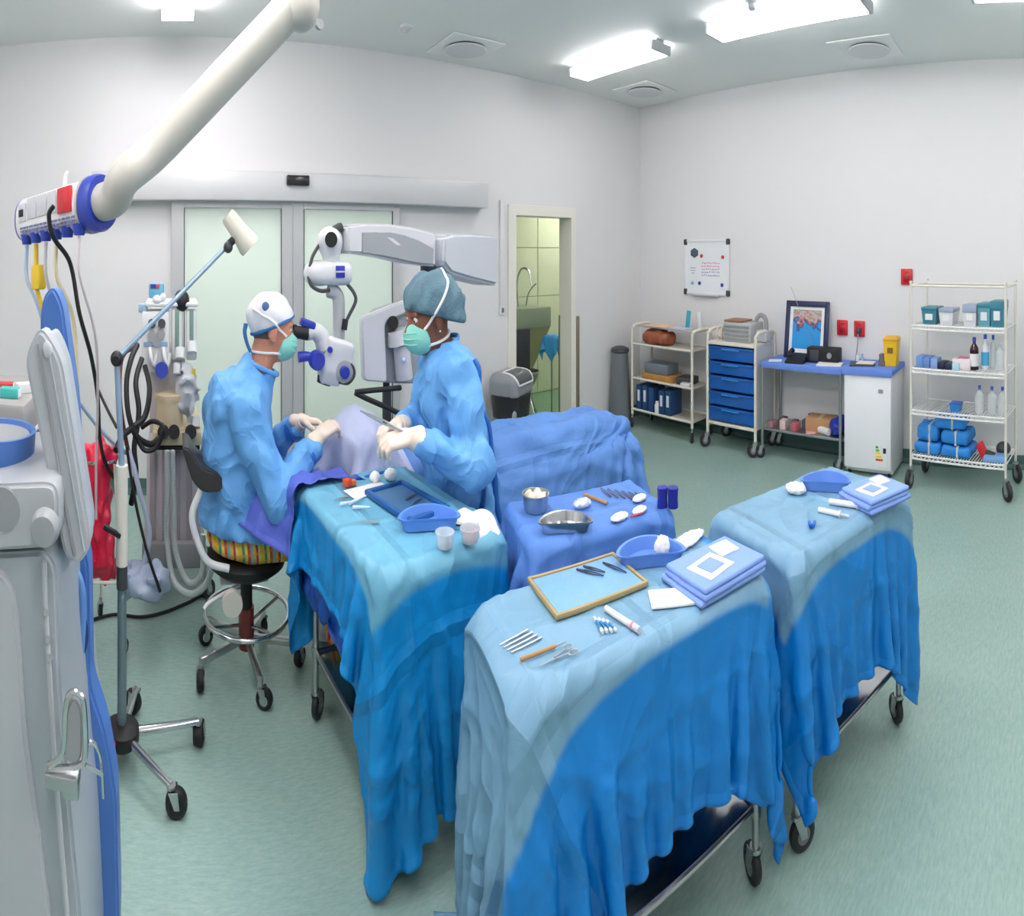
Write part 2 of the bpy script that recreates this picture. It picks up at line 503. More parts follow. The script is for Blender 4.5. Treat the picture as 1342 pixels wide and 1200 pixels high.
def floor_mat():
    m = bpy.data.materials.new('green_vinyl_floor'); m.use_nodes = True
    nt = m.node_tree; b = nt.nodes['Principled BSDF']; L = nt.links
    tc = nt.nodes.new('ShaderNodeTexCoord')
    mp = nt.nodes.new('ShaderNodeMapping'); mp.inputs['Scale'].default_value = (7, 26, 1); mp.inputs['Rotation'].default_value = (0, 0, 0.35)
    L.new(tc.outputs['Object'], mp.inputs[0])
    n = nt.nodes.new('ShaderNodeTexNoise'); n.inputs['Scale'].default_value = 3; n.inputs['Detail'].default_value = 8; n.inputs['Roughness'].default_value = 0.7
    L.new(mp.outputs[0], n.inputs['Vector'])
    n2 = nt.nodes.new('ShaderNodeTexNoise'); n2.inputs['Scale'].default_value = 1.1; n2.inputs['Detail'].default_value = 3
    L.new(tc.outputs['Object'], n2.inputs['Vector'])
    r = nt.nodes.new('ShaderNodeValToRGB')
    r.color_ramp.elements[0].position = 0.3; r.color_ramp.elements[0].color = (lin(124), lin(156), lin(147), 1)
    r.color_ramp.elements[1].position = 0.72; r.color_ramp.elements[1].color = (lin(166), lin(192), lin(182), 1)
    ma = nt.nodes.new('ShaderNodeMath'); ma.operation = 'MULTIPLY_ADD'; ma.inputs[1].default_value = 0.72
    mb2 = nt.nodes.new('ShaderNodeMath'); mb2.operation = 'MULTIPLY'; mb2.inputs[1].default_value = 0.28
    L.new(n2.outputs['Fac'], mb2.inputs[0]); L.new(n.outputs['Fac'], ma.inputs[0]); L.new(mb2.outputs[0], ma.inputs[2])
    L.new(ma.outputs[0], r.inputs[0]); L.new(r.outputs[0], b.inputs['Base Color'])
    b.inputs['Roughness'].default_value = 0.34
    bp = nt.nodes.new('ShaderNodeBump'); bp.inputs['Strength'].default_value = 0.05; bp.inputs['Distance'].default_value = 0.004
    L.new(n.outputs['Fac'], bp.inputs['Height']); L.new(bp.outputs[0], b.inputs['Normal'])
    return m
m_floor = floor_mat()
struct('floor', MB().bb((WL, WF, -0.06), (E, D + 0.2, 0)), m_floor)
struct('ceiling', MB().bb((WL, WF, ZC), (E, D, ZC + 0.08)), m_ceil)
# back wall with two openings: sliding doors and the scrub room door
SX0, SX1, SZ = 0.05, 2.17, 2.12      # sliding door opening
OX0, OX1, OZ = 3.63, 4.46, 2.08      # scrub room opening
wb = MB()
wb.bb((WL, D, 0), (SX0, D + 0.2, ZC)); wb.bb((SX0, D, SZ), (SX1, D + 0.2, ZC)); wb.bb((SX1, D, 0), (OX0, D + 0.2, ZC))
wb.bb((OX0, D, OZ), (OX1, D + 0.2, ZC)); wb.bb((OX1, D, 0), (E + 0.2, D + 0.2, ZC))
struct('wall_back', wb, m_wall)
struct('wall_right', MB().bb((E, WF, 0), (E + 0.2, D, ZC)), m_wall)
struct('wall_left', MB().bb((WL - 0.2, WF - 0.2, 0), (WL, D + 0.2, ZC)), m_wall)
struct('wall_front', MB().bb((WL, WF - 0.2, 0), (E + 0.2, WF, ZC)), m_wall)
# cove skirting, floor vinyl turned up the wall
def cove(name, a, b, nrm):
    a = Vector(a); b = Vector(b); n = Vector(nrm)
    prof = [(0.0, 0.11), (0.006, 0.11), (0.008, 0.04), (0.02, 0.012), (0.045, 0.001), (0.0, 0.001)]
    vs = [p + n * d + Vector((0, 0, z)) for p in (a, b) for d, z in prof]
    k = len(prof); fs = [(i, (i + 1) % k, k + (i + 1) % k, k + i) for i in range(k)] + [tuple(range(k)), tuple(range(2 * k - 1, k - 1, -1))]
    struct(name, MB().add(vs, fs), m_cove)
cove('baseboard_back', (OX1 + 0.09, D, 0), (E, D, 0), (0, -1, 0))
cove('baseboard_middle', (SX1 + 0.06, D, 0), (OX0 - 0.12, D, 0), (0, -1, 0))
cove('baseboard_left', (WL, D, 0), (SX0 - 0.06, D, 0), (0, -1, 0))
cove('baseboard_right', (E, WF, 0), (E, D, 0), (-1, 0, 0))
# ---- sliding doors
def frost():
    m = bpy.data.materials.new('frosted_green_glass'); m.use_nodes = True
    nt = m.node_tree; b = nt.nodes['Principled BSDF']
    b.inputs['Base Color'].default_value = (lin(234), lin(240), lin(235), 1); b.inputs['Roughness'].default_value = 0.28
    t = nt.nodes.new('ShaderNodeBsdfTranslucent'); t.inputs[0].default_value = (lin(236), lin(246), lin(238), 1)
    mx = nt.nodes.new('ShaderNodeMixShader'); mx.inputs[0].default_value = 0.45
    nt.links.new(b.outputs[0], mx.inputs[1]); nt.links.new(t.outputs[0], mx.inputs[2])
    nt.links.new(mx.outputs[0], nt.nodes['Material Output'].inputs[0])
    return m
m_frost = frost()
def slide(name, x0, x1, y, st0, st1):
    f = MB(); z1 = SZ + 0.02
    f.bb((x0, y - 0.02, 0.012), (x0 + st0, y + 0.02, z1), 0.004); f.bb((x1 - st1, y - 0.02, 0.012), (x1, y + 0.02, z1), 0.004)
    f.bb((x0 + st0, y - 0.02, z1 - 0.075), (x1 - st1, y + 0.02, z1), 0.004); f.bb((x0 + st0, y - 0.02, 0.012), (x1 - st1, y + 0.02, 0.12), 0.004)
    d = struct(name, f, m_frame)
    obj('pane', MB().bb((x0 + st0 - 0.005, y - 0.006, 0.115), (x1 - st1 + 0.005, y + 0.006, z1 - 0.07)), m_frost, d, False)
    g = MB()
    for xx in (x0 + st0, x1 - st1 - 0.006): g.bb((xx, y - 0.0215, 0.12), (xx + 0.006, y - 0.012, z1 - 0.075))
    obj('seal', g, m_dkgrey, d, False)
    return d
slide('door_1', 0.0, 1.12, D - 0.045, 0.115, 0.105)
d2 = slide('door_2', 1.125, 2.2, D - 0.045, 0.10, 0.075)
obj('lock_button', MB().cyl((1.84, D - 0.062, 1.945), (1.84, D - 0.078, 1.945), 0.018), m_dkgrey, d2)
hd = struct('trim_1', MB().bb((-0.72, D - 0.16, 2.115), (3.18, D, 2.325), 0.012), mat('door_header_aluminium', (205, 207, 208), 0.4, 0.1), smooth=True)
single('door_sensor', MB().bb((1.04, D - 0.2, 2.225), (1.25, D - 0.155, 2.3), 0.01), mat('sensor_black', (30, 28, 32), 0.2), 'small black motion sensor on the header above the sliding doors', 'sensor')
# ---- scrub room door frame, guards, conduit
m_dframe = mat('door_frame_cream', (230, 229, 219), 0.4)
fr = MB()
fr.bb((OX0 - 0.1, D - 0.025, 0), (OX0 + 0.006, D + 0.21, OZ + 0.09), 0.004); fr.bb((OX1 - 0.006, D - 0.025, 0), (OX1 + 0.07, D + 0.21, OZ + 0.09), 0.004)
fr.bb((OX0, D - 0.025, OZ - 0.006), (OX1, D + 0.21, OZ + 0.09), 0.004)
d3 = struct('door_3', fr, m_dframe)
m_guard = mat('brown_grey_edge_guard', (128, 120, 104), 0.5)
for gx, gy in ((OX1 + 0.072, D - 0.03), (OX1 - 0.012, D + 0.19)):
    obj('edge_guard', MB().bb((gx, gy, 0.0), (gx + 0.05, gy + 0.028, 1.13), 0.004), m_guard, d3)
cx = P(657, 400, D).x
single('cable_conduit', MB().bb((cx - 0.03, D - 0.03, 1.28), (cx + 0.012, D, 2.2), 0.004), m_wall, 'white surface conduit running up the wall beside the scrub room door', 'conduit')
sw = thing('wall_switch', 'small grey wall switch left of the scrub room door', 'switch', (cx, D, 1.2))
obj('plate', MB().bb((-0.035, -0.022, 0), (0.035, 0, 0.085), 0.006), m_white, sw)
obj('rocker', MB().bb((-0.012, -0.03, 0.022), (0.02, -0.02, 0.064), 0.004), mat('switch_grey', (120, 118, 112), 0.5), sw)
# ---- scrub room behind: tiled wall, floor, sink
m_tile = mat('pale_green_tile', (218, 228, 188), 0.22, noise=(3, 0.05))
m_grout = mat('tile_grout', (176, 186, 150), 0.8)
SY = 7.0
struct('floor_scrub', MB().bb((3.2, D + 0.2, -0.06), (8.0, SY + 0.3, 0)), mat('scrub_floor_green', (120, 160, 128), 0.35, noise=(6, 0.15)))
struct('ceiling_scrub', MB().bb((3.2, D + 0.2, 2.6), (8.0, SY + 0.3, 2.68)), m_ceil)
ws = struct('wall_scrub_back', MB().bb((3.2, SY, 0), (8.0, SY + 0.15, 2.6)), m_grout)
struct('wall_scrub_left', MB().bb((3.1, D + 0.2, 0), (3.2, SY, 2.6)), m_tile)
struct('wall_scrub_right', MB().bb((7.9, D + 0.2, 0), (8.0, SY, 2.6)), m_tile)
tme = mesh_of('tile', MB().box((0, 0, 0), (0.592, 0.012, 0.592), None, 0.004, 1), m_tile, False)
for i in range(5):
    for k in range(5):
        zc = 0.02 + 0.6 * k
        if zc > 2.4: continue
        o = bpy.data.objects.new('tile', tme); C.objects.link(o); o.parent = ws; o.location = (4.78 + 0.6 * i + 0.3 - 0.6, SY - 0.004, zc + 0.3 - 0.02)
# ---- corridor behind the sliding doors
struct('wall_corridor', MB().bb((-1.2, 6.9, 0), (3.0, 7.0, 2.7)), mat('corridor_paint', (215, 228, 215), 0.6))
struct('wall_corridor_left', MB().bb((-1.3, D + 0.2, 0), (-1.2, 7.0, 2.7)), m_wall)
struct('wall_corridor_right', MB().bb((3.0, D + 0.2, 0), (3.08, 7.0, 2.7)), m_wall)
struct('floor_corridor', MB().bb((-1.2, D + 0.2, -0.06), (3.0, 7.0, 0)), m_floor)
struct('ceiling_corridor', MB().bb((-1.2, D + 0.2, 2.7), (3.0, 7.0, 2.78)), m_ceil)

# ================================================================ ceiling fixtures
m_diff = mat('fluorescent_diffuser', (245, 248, 250), 0.5, emit=((255, 247, 249), LAMP))
m_diff_dim = mat('fluorescent_diffuser_dimmed', (245, 248, 250), 0.5, emit=((255, 247, 249), LAMP * 0.58))  # right row emission cut so the right wall comes out less bright
m_diff_boost = mat('fluorescent_diffuser_boosted', (245, 248, 250), 0.5, emit=((255, 247, 249), LAMP * 1.15))  # left row emission raised to balance the room against the right row
m_fixend = mat('fixture_end_cap', (196, 202, 203), 0.5)
def fixture(x, y0, y1, label, z=ZC, wd=0.25, hgt=0.1, m=None, group='ceiling fluorescent lights'):
    t = thing('ceiling_light', label, 'light', (x, (y0 + y1) / 2, z - hgt), 0, group)
    L = (y1 - y0) / 2; a = wd / 2
    obj('diffuser', MB().bb((-a, -L + 0.02, 0), (a, L - 0.02, hgt - 0.03), 0.012), m or m_diff, t)
    b = MB().bb((-0.06, -L + 0.01, hgt - 0.03), (0.06, L - 0.01, hgt - 0.001), 0.003)
    obj('housing', b, m_fixend, t)
    for s in (-1, 1): obj('end_cap', MB().bb((-a - 0.004, s * L - 0.012, 0), (a + 0.004, s * L + 0.012, hgt - 0.026), 0.004), m_fixend, t)
    return t
fixture(4.0, 3.33, 4.48, 'boxy fluorescent ceiling light nearest the room corner', m=m_diff_dim)
fixture(4.02, 1.36, 2.74, 'long fluorescent ceiling light second from the room corner', m=m_diff_dim)
fixture(4.02, -0.75, 0.56, 'fluorescent ceiling light cut by the top right corner', m=m_diff_dim)
fixture(0.05, 3.2, 4.5, 'fluorescent ceiling light at the top left above the sliding doors', m=m_diff_boost)
fixture(0.05, 1.1, 2.45, 'fluorescent ceiling light above the service pendant', m=m_diff_boost)
fixture(0.05, -1.1, 0.25, 'fluorescent ceiling light in the left row overhead the viewer', m=m_diff_boost)
fixture(2.05, 1.35, 2.7, 'unseen added fill light on the ceiling above the instrument tables')  # added out of view to brighten the floor and back wall
fixture(-1.95, 1.1, 2.45, 'unseen added fill light on the ceiling above the supply cart')  # unseen extra lamp, put in to lift the left and back walls
fixture(2.05, -0.9, 0.35, 'fluorescent ceiling light in the middle of the room overhead')
fixture(4.02, -2.4, -1.3, 'fluorescent ceiling light by the rear of the right row', m=m_diff_dim)
fixture(5.9, 5.7, 6.7, 'fluorescent ceiling light inside the scrub room', z=2.6)
fixture(1.0, 5.5, 6.7, 'fluorescent ceiling light in the corridor behind the frosted doors', z=2.7, wd=0.5)
m_vent = mat('diffuser_white', (214, 218, 219), 0.45)
def vent(x, y, label):
    t = thing('air_diffuser', label, 'air vent', (x, y, ZC - 0.045), 0, 'round ceiling air diffusers')
    obj('plate', MB().box((0, 0, 0.036), (0.56, 0.56, 0.012), None, 0.004), m_ceil, t)
    obj('throat', MB().cyl((0, 0, 0.012), (0, 0, 0.034), 0.19, n=32), m_dkgrey, t)
    obj('disc', MB().lathe([(0.0001, 0.0), (0.17, 0.001), (0.2, 0.008), (0.205, 0.016), (0.19, 0.018), (0.0001, 0.018)], n=36), m_vent, t)
vent(2.71, 4.66, 'round white air diffuser in the ceiling above the sliding doors')
vent(5.11, 4.51, 'round white air diffuser in the ceiling close to the room corner')
vent(5.13, 1.71, 'round white air diffuser in the ceiling near the right wall')
single('ceiling_slot', MB().bb((4.86, 1.42, ZC - 0.012), (4.91, 2.05, ZC - 0.0005), 0.003), m_white, 'thin white strip on the ceiling beside the right air diffuser', 'ceiling strip')
def detector(x, y, label, drop=0.045):
    t = thing('smoke_detector', label, 'smoke detector', (x, y, ZC - drop), 0, 'ceiling smoke detectors')
    obj('base', MB().lathe([(0.0001, drop - 0.001), (0.055, drop - 0.001), (0.055, drop - 0.02), (0.04, drop - 0.026), (0.0001, drop - 0.026)]), m_vent, t)
    obj('sensor_head', MB().lathe([(0.0001, drop - 0.027), (0.034, drop - 0.028), (0.03, 0.008), (0.016, 0.0), (0.0001, 0.0)]), m_lgrey, t)
detector(2.0, 4.47, 'small white smoke detector on the ceiling left of the diffuser')
detector(3.78, 2.22, 'white smoke detector hanging beside the long ceiling light', 0.07)

# ================================================================ right wall: whiteboard, sockets
wbt = thing('whiteboard', 'small framed whiteboard with magnets and notes on the right wall', 'whiteboard', (E - 0.002, 4.015, 1.34))
hw, hh = 0.335, 0.52
obj('panel', MB().bb((-0.014, -hw, 0.01), (0, hw, hh - 0.01)), mat('whiteboard_gloss', (232, 236, 240), 0.15), wbt)
fb = MB()
for y in (-hw, hw): fb.bb((-0.022, y - 0.012, 0.04), (0, y + 0.012, hh - 0.04), 0.004)
for z in (0, hh): fb.bb((-0.022, -hw + 0.03, z - 0.012), (0, hw - 0.03, z + 0.012), 0.004)
obj('frame', fb, m_white, wbt)
for y in (-hw, hw):
    for z in (0, hh):
        obj('corner', MB().box((-0.012, y - math.copysign(0.012, y), z + (0.012 if z == 0 else -0.012)), (0.028, 0.055, 0.06), None, 0.012), m_dkgrey, wbt)
obj('marker_tray', MB().bb((-0.05, -0.2, -0.022), (0, 0.2, -0.012), 0.003), m_lgrey, wbt)
for y, z, c, n_ in ((0.07, 0.37, (205, 50, 60), 'red'), (-0.25, 0.36, (205, 50, 60), 'red'), (0.1, 0.1, (40, 55, 150), 'blue'), (-0.24, 0.09, (40, 55, 150), 'blue'), (0.21, 0.1, (110, 190, 205), 'cyan')):
    obj('magnet', MB().lathe([(0.0001, 0.016), (0.017, 0.014), (0.019, 0.0)], (-0.014, y, z), 16, axis_rot((-1, 0, 0))), mat('magnet_' + n_, c, 0.4), wbt, label=n_ + ' round magnet')
obj('photo_magnet', MB().lathe([(0.0001, 0.006), (0.05, 0.006), (0.05, 0)], (-0.0145, 0.18, 0.4), 6, axis_rot((-1, 0, 0)), 1.0, 1.3), mat('dark_teal_print', (74, 92, 104), 0.5, noise=(40, 0.6)), wbt, label='dark hexagonal magnet')
# faint handwriting: pink and violet strokes, grey note
hb = MB(); hv = MB(); hg = MB()
for r_ in range(5):
    y = -0.2
    while y < 0.06:
        l = random.uniform(0.012, 0.035); (hb if r_ < 3 else hv).box((-0.0147, y + l / 2, 0.3 - r_ * 0.03 + random.uniform(-.004, .004)), (0.001, l, 0.01), None); y += l + random.uniform(0.006, 0.016)
for r_ in range(3): hg.box((-0.0147, 0.205, 0.25 - r_ * 0.025), (0.001, 0.09 - 0.02 * r_, 0.008))
obj('pink_handwriting', hb, mat('pink_ink', (222, 130, 175), 0.6), wbt, False)
obj('violet_handwriting', hv, mat('violet_ink', (172, 150, 205), 0.6), wbt, False)
obj('grey_note', hg, mat('grey_ink', (168, 175, 182), 0.6), wbt, False)
m_red = mat('red_socket_plastic', (208, 38, 48), 0.35)
def socket(x, yt, yb, label):
    b = (x - X0) / FX; Y = (E - 0.02) / math.tan(b); r = math.hypot(E, Y)
    z0 = H - (yb - YH) * r / FY; z1 = H - (yt - YH) * r / FY
    t = thing('wall_socket', label, 'socket', (E, Y, z0), 0, 'red wall sockets')
    hgt = z1 - z0
    obj('plate', MB().bb((-0.022, -0.062, 0), (0, 0.062, hgt), 0.008), m_red, t)
    obj('recess', MB().bb((-0.027, -0.032, hgt * 0.2), (-0.018, 0.032, hgt * 0.62), 0.006), mat('dark_red_plastic', (150, 24, 34), 0.4), t)
    obj('switch', MB().bb((-0.028, -0.02, hgt * 0.72), (-0.018, 0.02, hgt * 0.86), 0.003), m_red, t)
    return t
socket(1103.5, 419, 439, 'red wall socket beside the framed picture, left of the pair')
s2 = socket(1126, 420, 441, 'red wall socket with a plug and cable, right of the pair')
socket(1188, 352, 373, 'red wall socket high on the wall above the shelving rack corner')
wobj('plug', MB().box(tuple(Vector(s2.location) + Vector((-0.045, 0, 0.05))), (0.045, 0.045, 0.05), None, 0.01), m_dkgrey, s2)
L_ = Vector(s2.location)
wobj('cable', MB().tube([L_ + Vector((-0.06, 0, 0.03)), L_ + Vector((-0.07, 0.0, -0.05)), L_ + Vector((-0.05, 0.03, -0.2)), L_ + Vector((-0.04, 0.05, -0.3))], 0.006), m_grey, s2)
# ================================================================ casters
m_wheel = mat('black_wheel', (34, 35, 38), 0.5)
m_wgrey = mat('grey_wheel', (120, 124, 128), 0.5)
_cast = {}
def caster(parent, x, y, z, r=0.05, ang=0.0, wm=None, wide=0.55, hubm=None):
    """fork with its stem reaching up to z, the wheel is its sub-part (local coordinates of the parent Empty)"""
    R = Matrix.Rotation(ang, 3, 'Z'); o = Vector((x, y, 0))
    w_ = r * wide; off = Vector((r * 0.45, 0, 0))
    f = MB()
    f.cyl((0, 0, r * 2 + 0.006), (0, 0, z), 0.011, n=10)
    f.cyl((0, 0, r * 2.02), (0, 0, r * 2.02 + 0.012), r * 0.42, n=14)
    for s in (-1, 1):
        f.prism([(-r * 0.3, r * 2.05), (r * 0.55, r * 2.05), (off.x + r * 0.25, r * 0.85), (off.x - r * 0.2, r * 0.85)], -0.0015, 0.0015, (0, s * (w_ / 2 + 0.005), 0), Euler((math.pi / 2, 0, 0)).to_matrix())
    f.cyl((off.x, -w_ / 2 - 0.008, r), (off.x, w_ / 2 + 0.008, r), 0.006, n=8)
    f.mv(o, R)
    fo = obj('caster', f, m_steel, parent)
    wv = MB().lathe([(0.012, -w_ / 2), (r * 0.62, -w_ / 2), (r * 0.66, -w_ / 2 - 0.002), (r * 0.93, -w_ / 2 + 0.002), (r, -w_ / 4), (r, w_ / 4), (r * 0.93, w_ / 2 - 0.002), (r * 0.66, w_ / 2 + 0.002), (r * 0.62, w_ / 2), (0.012, w_ / 2)], n=20)
    wv.mv((off.x, 0, r), Euler((math.pi / 2, 0, 0)).to_matrix()).mv(o, R)
    obj('wheel', wv, wm or m_wheel, fo)
    hub = MB().cyl((off.x, -w_ / 2 - 0.003, r), (off.x, w_ / 2 + 0.003, r), r * 0.5, n=14).mv(o, R)
    obj('hub', hub, hubm or m_wgrey, fo)
    return fo

# ================================================================ cream four-tier trolley by the corner
X1a, X1b, Y1a, Y1b = 5.2, 5.58, 3.86, 4.8
t = thing('utility_trolley', 'cream four-tier trolley with brown bag and blue binders in the corner', 'trolley', ((X1a + X1b) / 2, (Y1a + Y1b) / 2, 0))
def W(mb): return mb
for y in (Y1a, Y1b):
    f = MB().tube([(X1a, y, 0.14), (X1a, y, 0.93), (X1a + 0.015, y, 0.99), (X1a + 0.07, y, 1.02), (X1b - 0.07, y, 1.02), (X1b - 0.015, y, 0.99), (X1b, y, 0.93), (X1b, y, 0.14)], 0.017, n=10, sub=3)
    wobj('end_frame', f, m_cream, t)
for z in (0.19, 0.5, 0.84):
    s = MB().bb((X1a + 0.012, Y1a, z - 0.012), (X1b - 0.012, Y1b, z), 0.003)
    wobj('shelf', s, mat('shelf_laminate', (186, 182, 170), 0.4), t)
    rr = MB()
    for x in (X1a, X1b): rr.tube([(x, Y1a, z), (x, Y1b, z)], 0.012, n=8)
    wobj('rail', rr, m_cream, t)
wobj('top_tray', MB().bb((X1a + 0.1, Y1a + 0.01, 1.0), (X1b, Y1b - 0.01, 1.012), 0.003), mat('tray_grey_brown', (176, 172, 164), 0.4), t)
for x in (X1a, X1b):
    for y in (Y1a, Y1b): caster(t, x - t.location.x, y - t.location.y, 0.16, 0.05, 0.9)
# things on it
bg = s_union([s_ell((0, 0, 0.075), (0.1, 0.24, 0.075)), s_box((0, 0, 0.06), (0.11, 0.2, 0.055), 0.04)], 0.05)
m_leather = mat('brown_leather', (150, 84, 60), 0.45, noise=(14, 0.55), bump=(30, 0.3))
b_ = thing('handbag', 'brown mottled leather handbag on the corner trolley', 'bag', (5.36, 4.5, 0.84), 0.05)
obj('bag_body', sdf(s_disp(bg, waves([(20, 30, 10), (-25, 18, 22)], 0.008)), (-0.15, -0.28, 0.0), (0.15, 0.28, 0.17), 0.014), m_leather, b_)
for s in (-1, 1):
    obj('handle', MB().tube([(s * 0.04, -0.1, 0.13), (s * 0.07, -0.07, 0.152), (s * 0.085, 0.04, 0.15), (s * 0.05, 0.1, 0.13)], 0.008, n=8), mat('dark_leather', (70, 44, 38), 0.5), b_)
obj('clasp', MB().box((-0.105, 0.0, 0.075), (0.008, 0.03, 0.025), None, 0.003), m_chrome, b_)
single('paper_pad', MB().box((5.4, 4.5, 1.018), (0.22, 0.34, 0.012), 0.1, 0.002), mat('peach_paper', (226, 190, 160), 0.7), 'peach paper pad on top of the corner trolley', 'paper')
single('paper_sheet', MB().box((5.42, 4.2, 1.016), (0.21, 0.3, 0.006), -0.15, 0.001), mat('lilac_paper', (206, 204, 222), 0.7), 'pale sheet of papers on the corner trolley top', 'paper')
single('folder', MB().box((5.47, 4.12, 1.1), (0.012, 0.06, 0.17), (0.12, 0.05, 0), 0.003), mat('teal_card', (60, 170, 185), 0.5), 'narrow teal folder standing upright on the corner trolley', 'folder')
single('folder', MB().box((5.5, 3.97, 1.095), (0.012, 0.05, 0.16), (-0.1, 0.05, 0), 0.003), mat('white_card', (226, 228, 228), 0.6), 'narrow white folder standing upright on the corner trolley', 'folder')
st = thing('storage_box', 'grey instrument case on a wooden box on the corner trolley', 'box', (5.36, 4.44, 0.5))
obj('case', MB().box((0, 0.02, 0.115), (0.22, 0.38, 0.1), None, 0.012), mat('slate_case', (112, 122, 132), 0.45), st)
obj('base_box', MB().box((0, 0, 0.032), (0.26, 0.46, 0.062), None, 0.005), mat('honey_wood', (186, 138, 72), 0.5, noise=(18, 0.3)), st)
single('dark_case', MB().box((5.38, 4.06, 0.535), (0.2, 0.2, 0.07), 0.1, 0.01), m_dkgrey, 'dark flat case on the middle shelf of the corner trolley', 'case')
single('white_packet', MB().box((5.27, 4.0, 0.517), (0.1, 0.12, 0.03), 0.3, 0.008), m_white, 'white paper packet on the middle shelf of the corner trolley', 'packet')
m_bind = mat('navy_binder', (34, 72, 122), 0.45); m_lab = mat('label_white', (228, 230, 230), 0.6)
for k, (y, h_, sh) in enumerate(((4.72, 0.24, 0), (4.62, 0.25, 0), (4.52, 0.235, 0), (4.35, 0.23, 1), (4.25, 0.24, 1))):
    lab = ['navy binder with a white label, leftmost of five on the bottom shelf', 'navy binder second from the left on the bottom shelf', 'plain navy binder in the middle of the bottom shelf row', 'navy binder fourth along the bottom shelf of the corner trolley', 'navy binder at the right end of the bottom shelf row'][k]
    bt = thing('binder', lab, 'binder', (5.36, y, 0.19), 0, 'navy binders on the corner trolley')
    obj('cover', MB().bb((-0.13, -0.042, 0), (0.1, 0.042, h_), 0.006), m_bind, bt)
    if k != 2: obj('spine_label', MB().bb((-0.1335, -0.018, h_ * 0.35), (-0.1285, 0.018, h_ * 0.8)), m_lab, bt, False)
single('white_jar', MB().lathe([(0.0001, 0), (0.032, 0.002), (0.034, 0.08), (0.022, 0.095), (0.022, 0.115), (0.0001, 0.116)], (5.25, 4.43, 0.19)), m_white, 'small white jar in front of the binders', 'jar')
# tall grey bin between trolley and corner
bn = thing('pedal_bin', 'tall dark grey bin beside the corner trolley', 'bin', (5.18, 5.0, 0), 0.1)
obj('bin_body', MB().lathe([(0.0001, 0), (0.145, 0), (0.15, 0.02), (0.105, 0.74), (0.0001, 0.74)], n=28), mat('bin_slate', (112, 118, 122), 0.5), bn)
obj('lid', MB().lathe([(0.112, 0.735), (0.118, 0.745), (0.112, 0.775), (0.06, 0.795), (0.0001, 0.8)], n=28), m_dkgrey, bn)
obj('pedal', MB().box((-0.15, -0.03, 0.03), (0.06, 0.07, 0.015), None, 0.005), m_black, bn)

# ================================================================ blue drawer trolley
X2a, X2b, Y2a, Y2b = 5.23, 5.66, 3.03, 3.66
t = thing('drawer_trolley', 'cream trolley with five translucent blue drawers along the right wall', 'trolley', ((X2a + X2b) / 2, (Y2a + Y2b) / 2, 0))
for y in (Y2a, Y2b):
    wobj('end_frame', MB().tube([(X2a, y, 0.13), (X2a, y, 0.95), (X2a + 0.02, y, 1.02), (X2a + 0.09, y, 1.05), (X2b - 0.09, y, 1.05), (X2b - 0.02, y, 1.02), (X2b, y, 0.95), (X2b, y, 0.13)], 0.017, n=10, sub=3), m_cream, t)
    wobj('side_panel', MB().bb((X2a + 0.02, y - 0.004, 0.24), (X2b - 0.02, y + 0.004, 0.93)), m_lgrey, t)
wobj('top_shelf', MB().bb((X2a - 0.012, Y2a, 0.925), (X2b, Y2b, 0.955), 0.006), m_cream, t)
wobj('bottom_shelf', MB().bb((X2a - 0.012, Y2a, 0.215), (X2b, Y2b, 0.24), 0.006), m_cream, t)
m_bdraw = mat('translucent_blue_plastic', (14, 92, 176), 0.25, noise=(5, 0.3), coat=0.3)
hz = [0.25, 0.39, 0.525, 0.665, 0.79, 0.925]
for k in range(5):
    z0, z1 = hz[k] + 0.004, hz[k + 1] - 0.006
    d = wobj('drawer', MB().bb((X2a - 0.004, Y2a + 0.02, z0), (X2b - 0.04, Y2b - 0.02, z1 - 0.01), 0.01).bb((X2a - 0.016, Y2a + 0.024, z1 - 0.028), (X2a, Y2b - 0.024, z1 - 0.006), 0.006), m_bdraw, t)
    wobj('pull', MB().bb((X2a - 0.03, Y2a + 0.2, z1 - 0.034), (X2a - 0.008, Y2b - 0.2, z1 - 0.02), 0.005), mat('bright_blue_plastic', (40, 130, 205), 0.3), d)
for x in (X2a, X2b):
    for y in (Y2a, Y2b): caster(t, x - t.location.x, y - t.location.y, 0.16, 0.062, 2.3, m_wheel)
# printer-like boxes on top
pr = thing('document_box', 'grey box of papers with a brown cover on the drawer trolley', 'box', (5.44, 3.33, 0.955))
obj('tray_body', MB().box((0, -0.02, 0.085), (0.3, 0.36, 0.17), None, 0.015), mat('file_grey', (172, 174, 174), 0.5), pr)
for k in range(4): obj('paper_layer', MB().box((-0.154, -0.02, 0.03 + k * 0.036), (0.006, 0.32, 0.02), None, 0.002), mat('paper_shade', (140, 144, 146), 0.7), pr)
obj('cover', MB().box((0, 0.05, 0.18), (0.24, 0.24, 0.016), None, 0.004), mat('brown_card', (150, 108, 84), 0.6), pr)
dk = thing('tape_dispenser', 'grey dispenser with a round hole on the drawer trolley', 'dispenser', (5.48, 3.1, 1.05), 0)
obj('dispenser_body', MB().tube([(0, -0.07, 0.0), (0, -0.06, 0.1), (0, 0.0, 0.14), (0, 0.06, 0.1), (0, 0.07, 0.0)], 0.022, n=10), m_grey, dk)
obj('dispenser_foot', MB().box((0, 0, -0.042), (0.12, 0.2, 0.1), None, 0.012), m_lgrey, dk)
rl = thing('cable_roll', 'pale coiled roll at the far end of the drawer trolley', 'roll', (5.36, 3.56, 0.955))
